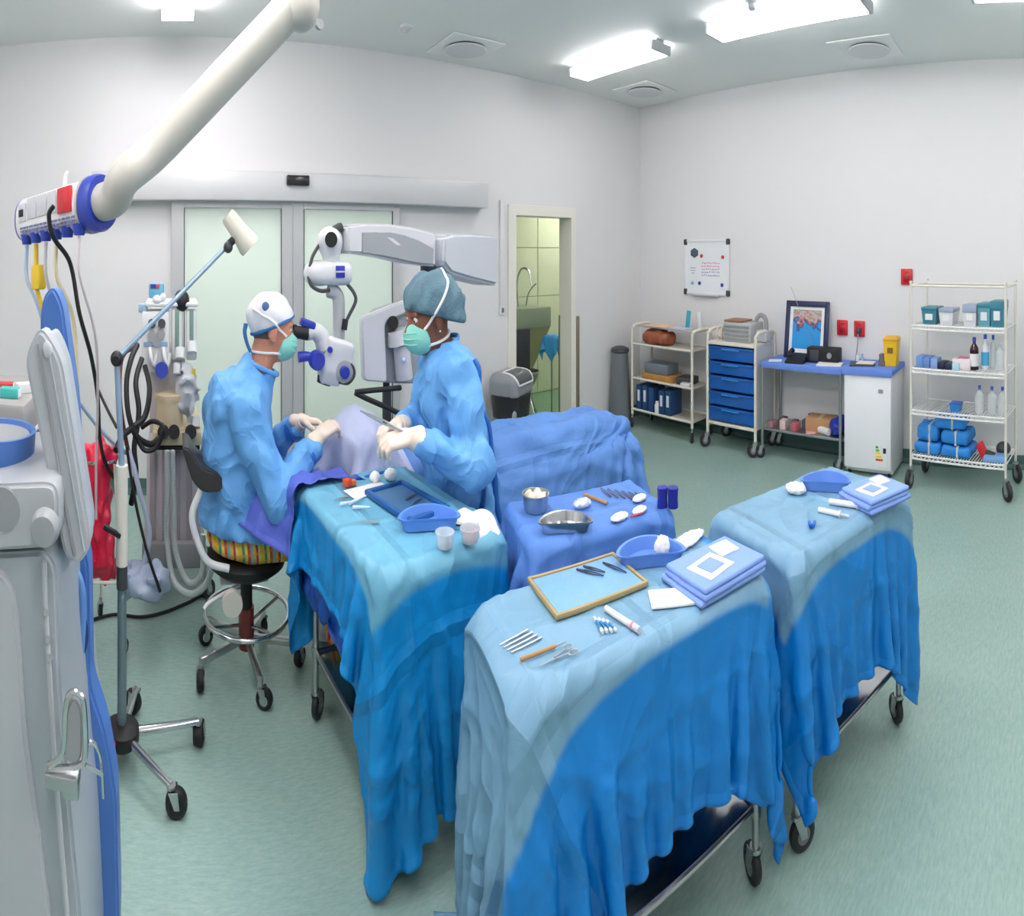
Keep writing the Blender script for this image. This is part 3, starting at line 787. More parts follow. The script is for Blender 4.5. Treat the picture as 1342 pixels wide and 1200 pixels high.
obj('coil', MB().tube([(0.05 * math.cos(a) * 1.0, 0.03 * math.sin(a * 0.5), 0.062 + 0.05 * math.sin(a)) for a in np.linspace(0, 12.5, 40)], 0.011, n=8, smooth=False), mat('cream_cable', (214, 206, 190), 0.5), rl)

# ================================================================ steel side table with blue top, fridge
X3a, X3b, Y3a, Y3b = 5.26, 5.68, 2.06, 2.96
t = thing('side_table', 'steel wheeled side table with a blue cloth top against the right wall', 'table', ((X3a + X3b) / 2, (Y3a + Y3b) / 2, 0))
for x in (X3a, X3b):
    for y in (Y3a, Y3b):
        wobj('leg', MB().cyl((x, y, 0.1), (x, y, 0.8), 0.016, n=12), m_steel, t)
        caster(t, x - t.location.x, y - t.location.y, 0.12, 0.052, 2.0)
wobj('tabletop', MB().bb((X3a - 0.02, Y3a - 0.02, 0.79), (X3b + 0.02, Y3b + 0.02, 0.812), 0.004), m_steel, t)
wobj('lower_shelf', MB().bb((X3a, Y3a, 0.24), (X3b, Y3b, 0.26), 0.004), m_steel, t)
m_pcloth = mat('periwinkle_cloth', (104, 140, 218), 0.75, noise=(30, 0.08), bump=(160, 0.1))
cl = MB().bb((X3a - 0.03, Y3a - 0.025, 0.814), (X3b + 0.022, Y3b + 0.01, 0.822), 0.003).bb((X3a - 0.034, Y3a - 0.025, 0.775), (X3a - 0.026, Y3b + 0.01, 0.82), 0.002)
single('table_cloth', cl, m_pcloth, 'blue cloth covering the steel side table by the wall', 'cloth')
fr_ = thing('bar_fridge', 'small white fridge with an energy label between side table and rack', 'fridge', (5.45, 1.76, 0))
obj('cabinet', MB().bb((-0.17, -0.245, 0.02), (0.235, 0.245, 0.83), 0.012), m_white, fr_)
dr = obj('door', MB().bb((-0.23, -0.245, 0.06), (-0.175, 0.245, 0.828), 0.014), mat('fridge_white', (236, 237, 240), 0.3), fr_)
obj('badge', MB().bb((-0.233, -0.165, 0.66), (-0.229, -0.115, 0.69), 0.001), m_grey, dr)
lb = obj('energy_label', MB().bb((-0.2325, -0.205, 0.1), (-0.2295, -0.085, 0.26)), m_lab, dr, False)
for k, c in enumerate(((30, 150, 70), (120, 190, 60), (240, 215, 40), (240, 150, 40), (220, 70, 50))):
    obj('label_bar', MB().bb((-0.2335, -0.085 - 0.03 - k * 0.012, 0.235 - k * 0.024), (-0.232, -0.09, 0.252 - k * 0.024)), mat('energy_bar_%d' % c[0], c, 0.6), lb, False)
obj('label_letter', MB().bb((-0.2335, -0.195, 0.2), (-0.232, -0.165, 0.24)), m_black, lb, False)
for x in (-0.16, 0.2):
    for y in (-0.21, 0.21): obj('foot', MB().cyl((x, y, 0), (x, y, 0.03), 0.018, n=10), m_black, fr_)
cl = MB().bb((5.2, 1.505, 0.832), (5.695, 2.02, 0.842), 0.004).bb((5.2, 1.505, 0.79), (5.208, 2.02, 0.838), 0.002)
cl.bb((5.2, 1.499, 0.8), (5.69, 1.507, 0.838), 0.002)
single('fridge_cloth', cl, m_pcloth, 'blue cloth spread over the top of the small fridge', 'cloth')
# framed picture leaning on the wall
fp = thing('framed_picture', 'dark blue framed picture with cyan and orange abstract print leaning on the wall', 'picture', (5.55, 2.585, 0.823), 0)
Rl = Euler((0, 0.16, 0)).to_matrix()
pw, ph = 0.235, 0.5
f = MB()
for y in (-pw, pw): f.bb((-0.02, y - 0.025, 0), (0.01, y + 0.025, ph), 0.004)
for z in (0.025, ph - 0.025): f.bb((-0.02, -pw, z - 0.025), (0.01, pw, z + 0.025), 0.004)
obj('frame', f.mv((0, 0, 0.003), Rl), mat('navy_frame', (38, 46, 84), 0.35), fp)
obj('mount', MB().bb((-0.005, -pw, 0.03), (0.004, pw, ph - 0.03)).mv((0, 0, 0.003), Rl), mat('mount_white', (232, 234, 236), 0.6), fp, False)
def print_mat():
    m = bpy.data.materials.new('abstract_print'); m.use_nodes = True; nt = m.node_tree; b = nt.nodes['Principled BSDF']
    tc = nt.nodes.new('ShaderNodeTexCoord'); sp = nt.nodes.new('ShaderNodeSeparateXYZ'); nt.links.new(tc.outputs['Object'], sp.inputs[0])
    n = nt.nodes.new('ShaderNodeTexNoise'); n.inputs['Scale'].default_value = 16; n.inputs['Detail'].default_value = 6; nt.links.new(tc.outputs['Object'], n.inputs[0])
    a = nt.nodes.new('ShaderNodeMath'); a.operation = 'MULTIPLY_ADD'; a.inputs[1].default_value = 0.42; nt.links.new(n.outputs['Fac'], a.inputs[0]); nt.links.new(sp.outputs[2], a.inputs[2])
    r = nt.nodes.new('ShaderNodeValToRGB'); e = r.color_ramp.elements
    e[0].position = 0.0; e[0].color = (lin(30), lin(150), lin(215), 1); e[1].position = 1.0; e[1].color = (lin(170), lin(160), lin(140), 1)
    for p_, c in ((0.48, (40, 150, 220)), (0.51, (35, 60, 120)), (0.54, (205, 110, 80)), (0.58, (170, 190, 200)), (0.62, (190, 120, 80)), (0.68, (160, 185, 170))):
        q = e.new(p_); q.color = tuple(lin(v) for v in c) + (1,)
    nt.links.new(a.outputs[0], r.inputs[0]); nt.links.new(r.outputs[0], b.inputs['Base Color']); b.inputs['Roughness'].default_value = 0.4
    return m
obj('print', MB().bb((-0.0065, -0.172, 0.085), (-0.0045, 0.172, 0.425)).mv((0, 0, 0.003), Rl), print_mat(), fp, False)
ra = thing('desk_radio', 'black radio with a thin raised antenna on the blue side table', 'radio', (5.5, 2.33, 0.822), 0.05)
obj('radio_body', MB().box((-0.02, 0, 0.065), (0.13, 0.36, 0.13), None, 0.012), m_black, ra)
obj('speaker_grille', MB().box((-0.086, 0.09, 0.065), (0.004, 0.1, 0.09), None, 0.002), m_dkgrey, ra)
obj('dial', MB().cyl((-0.084, -0.08, 0.07), (-0.098, -0.08, 0.07), 0.025), m_grey, ra)
obj('antenna', MB().tube([(0.04, 0.15, 0.12), (0.06, 0.42, 0.62)], 0.0028, n=6), m_steel, ra)
ph_ = thing('telephone', 'low black telephone in front of the framed picture', 'telephone', (5.36, 2.6, 0.822), 0.1)
obj('phone_body', MB().prism([(-0.09, 0), (0.09, 0), (0.09, 0.065), (-0.09, 0.02)], -0.1, 0.1, (0, 0, 0), Euler((math.pi / 2, 0, 0)).to_matrix()), m_black, ph_)
obj('handset', MB().tube([(-0.06, 0.06, 0.06), (-0.04, 0.065, 0.082), (0.04, 0.065, 0.1), (0.07, 0.06, 0.085)], 0.018, n=8), m_black, ph_)
def papers(name, pos, size, rot, c, label, cat, h_=0.006):
    key = 'paper_%d_%d_%d' % c
    return single(name, MB().box((pos[0], pos[1], pos[2] + h_ / 2), (size[0], size[1], h_), rot, min(0.002, h_ * 0.3)), mat(key, c, 0.7), label, cat)
papers('paper_stack', (5.37, 2.22, 0.823), (0.16, 0.26), 0.2, (228, 228, 222), 'white papers in front of the black radio', 'paper', 0.014)
papers('note_card', (5.33, 2.84, 0.823), (0.1, 0.14), 0.4, (214, 220, 236), 'pale note card at the left end of the blue side table', 'card', 0.008)
papers('clipboard', (5.4, 1.87, 0.843), (0.2, 0.26), 0.3, (70, 74, 84), 'dark clipboard lying on the blue fridge cloth', 'clipboard', 0.012)
papers('paper_sheet', (5.42, 1.84, 0.856), (0.15, 0.18), 0.1, (226, 220, 206), 'cream sheet lying on the dark clipboard', 'paper', 0.004)
single('round_dispenser', MB().lathe([(0.0001, 0), (0.04, 0.0), (0.042, 0.03), (0.03, 0.06), (0.032, 0.09), (0.0001, 0.1)], (5.42, 1.665, 0.843)), mat('grey_brown_plastic', (112, 104, 98), 0.5), 'grey-brown round dispenser beside the yellow sharps bin', 'dispenser')
sb = thing('sharps_bin', 'yellow sharps bin on top of the fridge', 'sharps bin', (5.46, 1.575, 0.843))
m_yel = mat('sharps_yellow', (244, 196, 30), 0.4)
obj('bin_body', MB().lathe([(0.0001, 0), (0.078, 0), (0.082, 0.01), (0.1, 0.2), (0.0001, 0.2)], n=4, R=Matrix.Rotation(math.pi / 4, 3, 'Z')), m_yel, sb, ang=30)
obj('lid', MB().lathe([(0.104, 0.2), (0.106, 0.215), (0.08, 0.235), (0.0001, 0.235)], n=4, R=Matrix.Rotation(math.pi / 4, 3, 'Z')), mat('sharps_lid', (226, 172, 36), 0.4), sb, ang=30)
obj('warning_label', MB().box((-0.0672, 0, 0.13), (0.003, 0.06, 0.05), (0, 0.09, 0)), mat('label_dark', (120, 90, 20), 0.6), sb, False)
for i, (y, c) in enumerate(((1.98, (226, 226, 226)), (1.93, (150, 180, 200)))):
    single('medicine_vial', MB().lathe([(0.0001, 0), (0.018, 0.001), (0.018, 0.04), (0.01, 0.05), (0.012, 0.062), (0.0001, 0.063)], (5.56, y, 0.843), 14), mat('vial_%d' % i, c, 0.3), ['white vial near the wall on the fridge cloth', 'pale blue vial near the wall on the fridge cloth'][i], 'vial', 'vials on the fridge')
# on the lower shelf of the side table
m_card = mat('cardboard', (184, 140, 98), 0.7, noise=(10, 0.1))
cb = thing('cardboard_box', 'small brown cardboard box on the side table lower shelf', 'box', (5.44, 2.34, 0.26), 0.1)
obj('carton', MB().box((0, 0, 0.06), (0.2, 0.3, 0.12), None, 0.004), m_card, cb)
obj('tape', MB().box((0, 0, 0.1205), (0.202, 0.045, 0.002)), mat('parcel_tape', (200, 168, 120), 0.3), cb, False)
rs = np.random.default_rng(3)
pk = [((150, 110, 118), 'rose grey'), ((96, 78, 84), 'dark plum'), ((206, 186, 186), 'pale pink'), ((120, 104, 104), 'brown grey'), ((184, 96, 110), 'dusty red'), ((84, 84, 96), 'charcoal')]
for k, (c, n_) in enumerate(pk):
    y = 2.88 - 0.07 * k; x = 5.34 + 0.12 * (k % 2)
    papers('packet', (x, y, 0.26 + 0.0), (0.1, 0.062), rs.uniform(-0.15, 0.15), c, n_ + ' packet in the row on the side table lower shelf', 'packet', 0.05 + 0.012 * (k % 3))
papers('leaflet', (5.33, 2.42, 0.26), (0.1, 0.1), 0.5, (226, 170, 165), 'pink leaflet at the front of the side table lower shelf', 'leaflet', 0.01)
rolll = MB().cyl((5.3, 2.2, 0.292), (5.36, 2.33, 0.292), 0.03)
single('gauze_roll', rolll, mat('gauze', (226, 224, 220), 0.8), 'white gauze roll on the side table lower shelf', 'roll')
bag_ = sdf(s_disp(s_ell((0, 0, 0.07), (0.12, 0.09, 0.075)), waves([(50, 30, 20), (-30, 50, 40), (20, -40, 60)], 0.012)), (-0.15, -0.12, 0.0), (0.15, 0.12, 0.17), 0.012)
single('blue_bag', bag_.mv((5.4, 2.13, 0.26)), mat('royal_blue_plastic', (34, 54, 160), 0.4), 'crumpled royal blue bag on the side table lower shelf', 'bag')
single('small_bottle', MB().lathe([(0.0001, 0), (0.02, 0), (0.02, 0.07), (0.012, 0.08), (0.012, 0.1), (0.0001, 0.1)], (5.56, 2.54, 0.26)), mat('navy_plastic', (40, 52, 110), 0.4), 'small navy bottle behind the cardboard box', 'bottle')

# ================================================================ white wire rack
pl = Vector((5.12, 1.29, 0)); prr = Vector((4.98, 0.385, 0)); dv = (prr - pl).normalized(); LR = (prr - pl).length
ang = math.atan2(dv.y, dv.x)                      # local +x runs along the front, local +y towards the wall
t = thing('shelving_rack', 'white wheeled wire rack with four shelves by the right wall', 'rack', ((pl + prr) / 2), ang)
a, dp = LR / 2, 0.42
for x in (-a, a):
    for y in (0, dp):
        obj('post', MB().cyl((x, y, 0.16), (x, y, 1.53 if y == 0 else 1.5), 0.0125, n=10).cyl((x, y, 1.52), (x, y, 1.535), 0.016, n=10), m_cream, t)
        caster(t, x, y, 0.18, 0.068, -1.2 + x, m_wheel)
tr = MB()
for y in (0, dp): tr.tube([(-a, y, 1.5), (a, y, 1.5)], 0.009, n=8)
for x in (-a, a): tr.tube([(x, 0, 1.5), (x, dp, 1.5)], 0.009, n=8)
obj('top_rail', tr, m_cream, t)
m_wire = mat('white_wire', (232, 232, 228), 0.35)
for z in (0.245, 0.575, 0.885, 1.205):
    s = MB()
    for y in (0, dp):
        for dz in (0, -0.028): s.tube([(-a, y, z + dz), (a, y, z + dz)], 0.008, n=6)
        N = 22
        s.tube([(-a + 2 * a * k / N, y, z - (0.028 if k % 2 else 0.0)) for k in range(N + 1)], 0.006, n=5, smooth=False)
    for x in (-a, a): s.tube([(x, 0, z), (x, dp, z)], 0.0055, n=6)
    for k in range(1, 34): s.tube([(-a + 2 * a * k / 34, 0, z + 0.003), (-a + 2 * a * k / 34, dp, z + 0.003)], 0.0042, n=5)
    obj('wire_shelf', s, m_wire, t)
def rk(x, y): # rack-local to world
    return Vector(t.location) + Matrix.Rotation(ang, 3, 'Z') @ Vector((x, y, 0))
m_teal = mat('teal_tub', (62, 132, 150), 0.4); m_lid = mat('grey_blue_lid', (150, 164, 186), 0.4); m_clr = mat('clear_plastic', (224, 230, 234), 0.12, alpha=0.45)
def tub(x, y, z, w_, d_, h_, body, lidm, label, lid=0.03):
    p = rk(x, y); q = thing('storage_tub', label, 'tub', (p.x, p.y, z), ang, 'tubs on the top shelf of the rack')
    obj('tub_body', MB().lathe([(0.0001, 0), (0.6, 0), (0.62, 0.02), (0.7071, h_ - lid)], n=4, R=Matrix.Rotation(math.pi / 4, 3, 'Z'), sx=1, sy=1).mv() if False else tubm(w_, d_, h_ - lid), body, q)
    obj('lid', MB().box((0, 0, h_ - lid / 2), (w_ * 1.06, d_ * 1.06, lid), None, 0.006), lidm, q)
    obj('label', MB().box((0, -d_ * 0.475 - 0.003, h_ * 0.45), (w_ * 0.5, 0.003, h_ * 0.35)), m_lab, q, False)
def tubm(w_, d_, h_):
    b = MB(); vs = []
    for z, k in ((0, 0.84), (h_, 1.0)):
        for sx, sy in ((-1, -1), (1, -1), (1, 1), (-1, 1)): vs.append((sx * w_ / 2 * k, sy * d_ / 2 * k, z))
    return b.add(vs, [(0, 1, 5, 4), (1, 2, 6, 5), (2, 3, 7, 6), (3, 0, 4, 7), (3, 2, 1, 0), (4, 5, 6, 7)])
ZS = 1.2085
tub(-0.30, 0.16, ZS, 0.15, 0.2, 0.13, m_teal, m_teal, 'teal tub with a white label, left end of the rack top shelf', 0.02)
tub(-0.13, 0.16, ZS, 0.14, 0.2, 0.125, mat('white_tub', (222, 224, 230), 0.45), m_lid, 'white tub with a grey lid on the rack top shelf', 0.03)
tub(0.1, 0.16, ZS, 0.13, 0.2, 0.16, mat('white_tub'), m_lid, 'tall white tub with a blue-grey lid on the rack top shelf', 0.06)
tub(0.235, 0.17, ZS, 0.12, 0.2, 0.17, mat('teal_tub_light', (104, 166, 182), 0.35), m_teal, 'light teal tub with a dark lid on the rack top shelf', 0.03)
tub(0.362, 0.15, ZS, 0.12, 0.2, 0.19, m_teal, m_teal, 'dark teal tub at the right end of the rack top shelf', 0.06)
def bottle(name, x, y, z, r, h_, body, capm, label, cat='bottle', group=None, lab=None, neck=0.35):
    p = rk(x, y); q = thing(name, label, cat, (p.x, p.y, z), 0, group)
    obj('bottle_body', MB().lathe([(0.0001, 0), (r * 0.95, 0), (r, 0.006), (r, h_ * 0.6), (r * 0.92, h_ * 0.67), (r * neck, h_ * 0.8), (r * neck, h_ * 0.88), (0.0001, h_ * 0.88)], n=18), body, q)
    obj('cap', MB().lathe([(0.0001, h_ * 0.86), (r * neck * 1.25, h_ * 0.86), (r * neck * 1.2, h_ * 0.985), (0.0001, h_)], n=16), capm, q)
    if lab: obj('label', MB().lathe([(r * 1.012, h_ * 0.12), (r * 1.012, h_ * 0.5)], n=18), lab, q)
m_bcap = mat('blue_cap', (48, 84, 190), 0.4); m_amber = mat('dark_amber_glass', (56, 22, 26), 0.12); m_lblue = mat('label_light_blue', (70, 170, 215), 0.5)
Z2 = 0.8885
bottle('brown_bottle', 0.13, 0.12, Z2, 0.042, 0.24, m_amber, m_bcap, 'dark brown bottle with a white and blue label on the rack', lab=m_lab)
bottle('white_bottle', 0.225, 0.16, Z2, 0.036, 0.26, mat('white_tub'), m_bcap, 'white bottle with a blue band beside the brown bottle', lab=m_lblue)
bottle('clear_bottle', 0.285, 0.22, Z2, 0.03, 0.25, m_clr, m_bcap, 'clear bottle with a blue cap behind the white bottle', group='clear bottles on the rack')
bottle('clear_bottle', 0.37, 0.15, Z2, 0.045, 0.22, m_clr, mat('clear_cap', (205, 208, 214), 0.4), 'wide clear bottle at the right end of the second rack shelf', group='clear bottles on the rack')
cs = [((110, 150, 210), 0.085), ((98, 136, 200), 0.08), ((130, 165, 215), 0.075), ((34, 36, 62), 0.05), ((44, 46, 74), 0.045), ((176, 216, 228), 0.05)]
for k, (c, h_) in enumerate(cs):
    p = rk(-0.385 + k * 0.072, 0.1)
    lab = ['light blue carton at the left end of the second rack shelf', 'mid blue carton next to the first on the second rack shelf', 'pale blue carton third along the second rack shelf', 'navy carton fourth along the second rack shelf', 'dark navy carton fifth along the second rack shelf', 'aqua carton sixth along the second rack shelf'][k]
    single('carton', MB().box((p.x, p.y, Z2 + h_ / 2), (0.066, 0.14, h_), ang + rs.uniform(-.08, .08), 0.003), mat('carton_%d' % k, c, 0.5), lab, 'carton', 'cartons on the rack')
p = rk(0.03, 0.14)
gb = thing('glove_box', 'white and pink glove box on the second rack shelf', 'box', (p.x, p.y, Z2), ang)
obj('carton', MB().box((-0.01, 0, 0.04), (0.17, 0.16, 0.08), None, 0.004), mat('pale_pink_card', (226, 216, 220), 0.6), gb)
obj('pink_panel', MB().box((-0.01, 0, 0.0815), (0.1, 0.12, 0.003)), mat('pink_card', (220, 130, 150), 0.6), gb, False)
for k, x in enumerate((0.18, 0.3, 0.4)):
    bottle('flask', x, 0.12, 0.5785, 0.045, 0.2, m_clr, m_bcap, ['clear flask with a blue cap, left of three on the third rack shelf', 'clear flask with a blue cap, middle of three on the third rack shelf', 'clear flask with a blue cap, right of three on the third rack shelf'][k], 'flask', 'clear flasks on the third rack shelf', neck=0.25, lab=None)
p = rk(-0.04, 0.1)
bb_ = thing('blue_basket', 'small blue plastic box alone on the third rack shelf', 'box', (p.x, p.y, 0.5785), ang)
obj('basket_body', tubm(0.1, 0.1, 0.06), mat('bright_blue_plastic'), bb_); obj('basket_rim', MB().box((0, 0, 0.062), (0.106, 0.106, 0.006), None, 0.002), m_bcap, bb_)
m_bund = mat('blue_wrap', (38, 132, 212), 0.6, noise=(8, 0.15), bump=(40, 0.3))
def bundle(x, y, z, w_, d_, h_, seed, label, rot=0.0):
    p = rk(x, y); q = thing('wrapped_bundle', label, 'bundle', (p.x, p.y, z), ang + rot, 'blue wrapped bundles on the bottom rack shelf')
    f = s_disp(s_box((0, 0, h_ / 2), (w_ / 2, d_ / 2, h_ / 2), h_ * 0.34), ridges([(40, 30, 14), (-36, 40, 30), (28, -44, 50)], 0.007, seed))
    obj('wrapped_pack', sdf(f, (-w_ / 2 - .03, -d_ / 2 - .03, 0.001), (w_ / 2 + .03, d_ / 2 + .03, h_ + 0.03), 0.012), m_bund, q)
    obj('tape', MB().box((0.02, 0, h_ / 2 + 0.002), (0.022, d_ * 0.99 + 0.012, h_ * 0.99 + 0.012), None, h_ * 0.4, 4), mat('sterile_tape', (190, 198, 196), 0.7), q)
Z4 = 0.249
bundle(-0.31, 0.17, Z4, 0.26, 0.28, 0.085, 1, 'blue wrapped bundle at the lower left of the pile')
bundle(-0.03, 0.17, Z4, 0.29, 0.28, 0.08, 2, 'blue wrapped bundle at the lower right of the pile')
bundle(-0.32, 0.16, Z4 + 0.093, 0.22, 0.24, 0.12, 3, 'blue wrapped bundle at the upper left of the pile', 0.1)
bundle(-0.04, 0.17, Z4 + 0.09, 0.27, 0.26, 0.1, 4, 'blue wrapped bundle in the middle right of the pile', -0.06)
bundle(-0.1, 0.17, Z4 + 0.198, 0.3, 0.24, 0.09, 5, 'blue wrapped bundle topmost of the pile', 0.12)
p = rk(0.21, 0.12)
rd = thing('red_tool', 'red plastic pistol-grip tool on the bottom rack shelf', 'tool', (p.x, p.y, Z4), ang)
obj('tool_body', MB().box((0, 0, 0.055), (0.07, 0.06, 0.13), (0, -0.55, 0), 0.015), mat('bright_red_plastic', (214, 36, 48), 0.35), rd)
obj('tool_head', MB().box((0.07, 0, 0.028), (0.1, 0.06, 0.05), (0, 0.2, 0), 0.012), m_dkgrey, rd)
p = rk(0.34, 0.1)
single('flat_box', MB().box((p.x, p.y, Z4 + 0.018), (0.2, 0.14, 0.036), ang, 0.004), mat('pale_blue_card', (120, 168, 220), 0.5), 'flat pale blue box at the right of the bottom rack shelf', 'box')
p = rk(0.38, 0.24)
single('black_pouch', sdf(s_ell((0, 0, 0.05), (0.06, 0.07, 0.05)), (-.08, -.09, 0.0), (.08, .09, .12), 0.01).mv((p.x, p.y, Z4)), m_dkgrey, 'dark pouch behind the flat pale blue box', 'pouch')

# ================================================================ grey swing bin by the scrub room door
sb = thing('swing_bin', 'grey swing-lid bin with a black liner beside the scrub room door', 'bin', (3.38, 4.86, 0), 0.45)
obj('bin_body', MB().box((0, 0, 0.24), (0.36, 0.3, 0.48), None, 0.03), mat('bin_grey', (148, 153, 155), 0.45), sb)
obj('liner', MB().lathe([(0.225, 0.4), (0.232, 0.47), (0.242, 0.54), (0.246, 0.585)], n=28, sx=1.0, sy=0.84), mat('black_bin_liner', (38, 38, 42), 0.4, bump=(25, 0.6)), sb)
lidf = s_box((0, 0, 0.6), (0.215, 0.18, 0.16), 0.09)
ld = obj('lid', sdf(s_int(lidf, s_plane((0, 0, -1), -0.575)), (-0.25, -0.22, 0.55), (0.25, 0.22, 0.78), 0.012), mat('lid_grey', (140, 146, 150), 0.4), sb)
fl = MB(); nu, nv = 13, 9
for i_ in range(nu):
    for j_ in range(nv): fl.v.append(tuple(proj(lidf, (-0.15 + 0.3 * i_ / (nu - 1), -0.19 + 0.2 * j_ / (nv - 1), 0.67 + 0.11 * j_ / (nv - 1)), 0.004)))
fl.f = [(i_ * nv + j_, (i_ + 1) * nv + j_, (i_ + 1) * nv + j_ + 1, i_ * nv + j_ + 1) for i_ in range(nu - 1) for j_ in range(nv - 1)]
thin(obj('flap', fl, mat('flap_grey', (84, 86, 90), 0.45), ld, ang=None), 0.006)
rim_ = [fl.v[i_ * nv] for i_ in range(nu)] + [fl.v[(nu - 1) * nv + j_] for j_ in range(1, nv)] + [fl.v[i_ * nv + nv - 1] for i_ in range(nu - 2, -1, -1)] + [fl.v[j_] for j_ in range(nv - 2, 0, -1)]
obj('flap_rim', MB().tube(rim_, 0.01, n=8, smooth=False, cyc=True), m_white, ld)

# ================================================================ scrub room contents
sk = thing('scrub_sink', 'stainless steel scrub sink seen through the doorway', 'sink', (4.72, 6.28, 0))
obj('trough', MB().bb((-0.5, -0.22, 0.93), (0.18, 0.25, 1.15), 0.01), mat('sink_steel', (158, 170, 146), 0.3, 0.25), sk)
obj('apron', MB().add([(-0.5, -0.2, 0.93), (0.18, -0.2, 0.93), (-0.02, -0.02, 0.42), (-0.5, -0.02, 0.42), (-0.5, 0.2, 0.93), (0.18, 0.2, 0.93), (-0.02, 0.1, 0.42), (-0.5, 0.1, 0.42)], [(0, 1, 2, 3), (1, 5, 6, 2), (5, 4, 7, 6), (4, 0, 3, 7), (3, 2, 6, 7), (0, 4, 5, 1)]), mat('sink_steel_dark', (176, 172, 128), 0.35, 0.25), sk, False)
obj('dark_panel', MB().bb((-0.5, -0.24, 0.45), (-0.2, -0.2, 0.93), 0.006), m_dkgrey, sk)
fa = obj('faucet', MB().tube([(-0.16, 0.1, 1.15), (-0.18, 0.1, 1.4), (-0.14, 0.05, 1.56), (-0.06, -0.02, 1.54), (-0.04, -0.06, 1.38)], 0.012, n=8), m_chrome, sk)
obj('lever', MB().tube([(-0.02, 0.1, 1.15), (0.0, 0.06, 1.3), (0.07, -0.02, 1.4)], 0.009, n=8), m_chrome, fa)
st2 = thing('bowl_stand', 'steel bowl stand on wheels in the scrub room', 'stand', (4.4, 5.97, 0))
obj('ring', MB().tube([(0.17 * math.cos(a), 0.17 * math.sin(a), 0.5) for a in np.linspace(0, 2 * math.pi, 20)[:-1]], 0.01, n=8, cyc=True, sub=2), m_steel, st2)
obj('bowl', MB().lathe([(0.0001, 0.34), (0.1, 0.36), (0.15, 0.44), (0.165, 0.505), (0.16, 0.505), (0.14, 0.44), (0.0001, 0.36)]), m_steel, st2)
for k in range(3):
    a_ = k * 2.094 + 0.4; c_, s_ = math.cos(a_), math.sin(a_)
    obj('leg', MB().tube([(0.17 * c_, 0.17 * s_, 0.5), (0.1 * c_, 0.1 * s_, 0.28), (0.22 * c_, 0.22 * s_, 0.1)], 0.01, n=8), m_steel, st2)
    caster(st2, 0.22 * c_, 0.22 * s_, 0.11, 0.035, a_)
tw = cloth((4.47, 5.57, 0.885), (1, 0, 0), (0, 1, 0), 0.46, 0.46, 0.023, [c_prism(4.7, 5.8, 0.1, 0.09, 0.4, 0.87)], steps=60, iters=5, seed=4)
o = cloth_obj('towel', tw, mat('sky_blue_towel', (70, 170, 230), 0.8)); tag(o, 'sky blue towel hanging on a stand in the scrub room', 'towel')
t5 = thing('towel_stand', 'slim steel towel stand under the sky blue towel', 'stand', (4.7, 5.8, 0))
obj('pole', MB().cyl((0, 0, 0.02), (0, 0, 0.86), 0.012), m_steel, t5); obj('top_plate', MB().box((0, 0, 0.862), (0.17, 0.15, 0.01), 0.4, 0.003), m_steel, t5)
obj('base', MB().lathe([(0.0001, 0), (0.14, 0), (0.13, 0.02), (0.0001, 0.025)]), m_steel, t5)
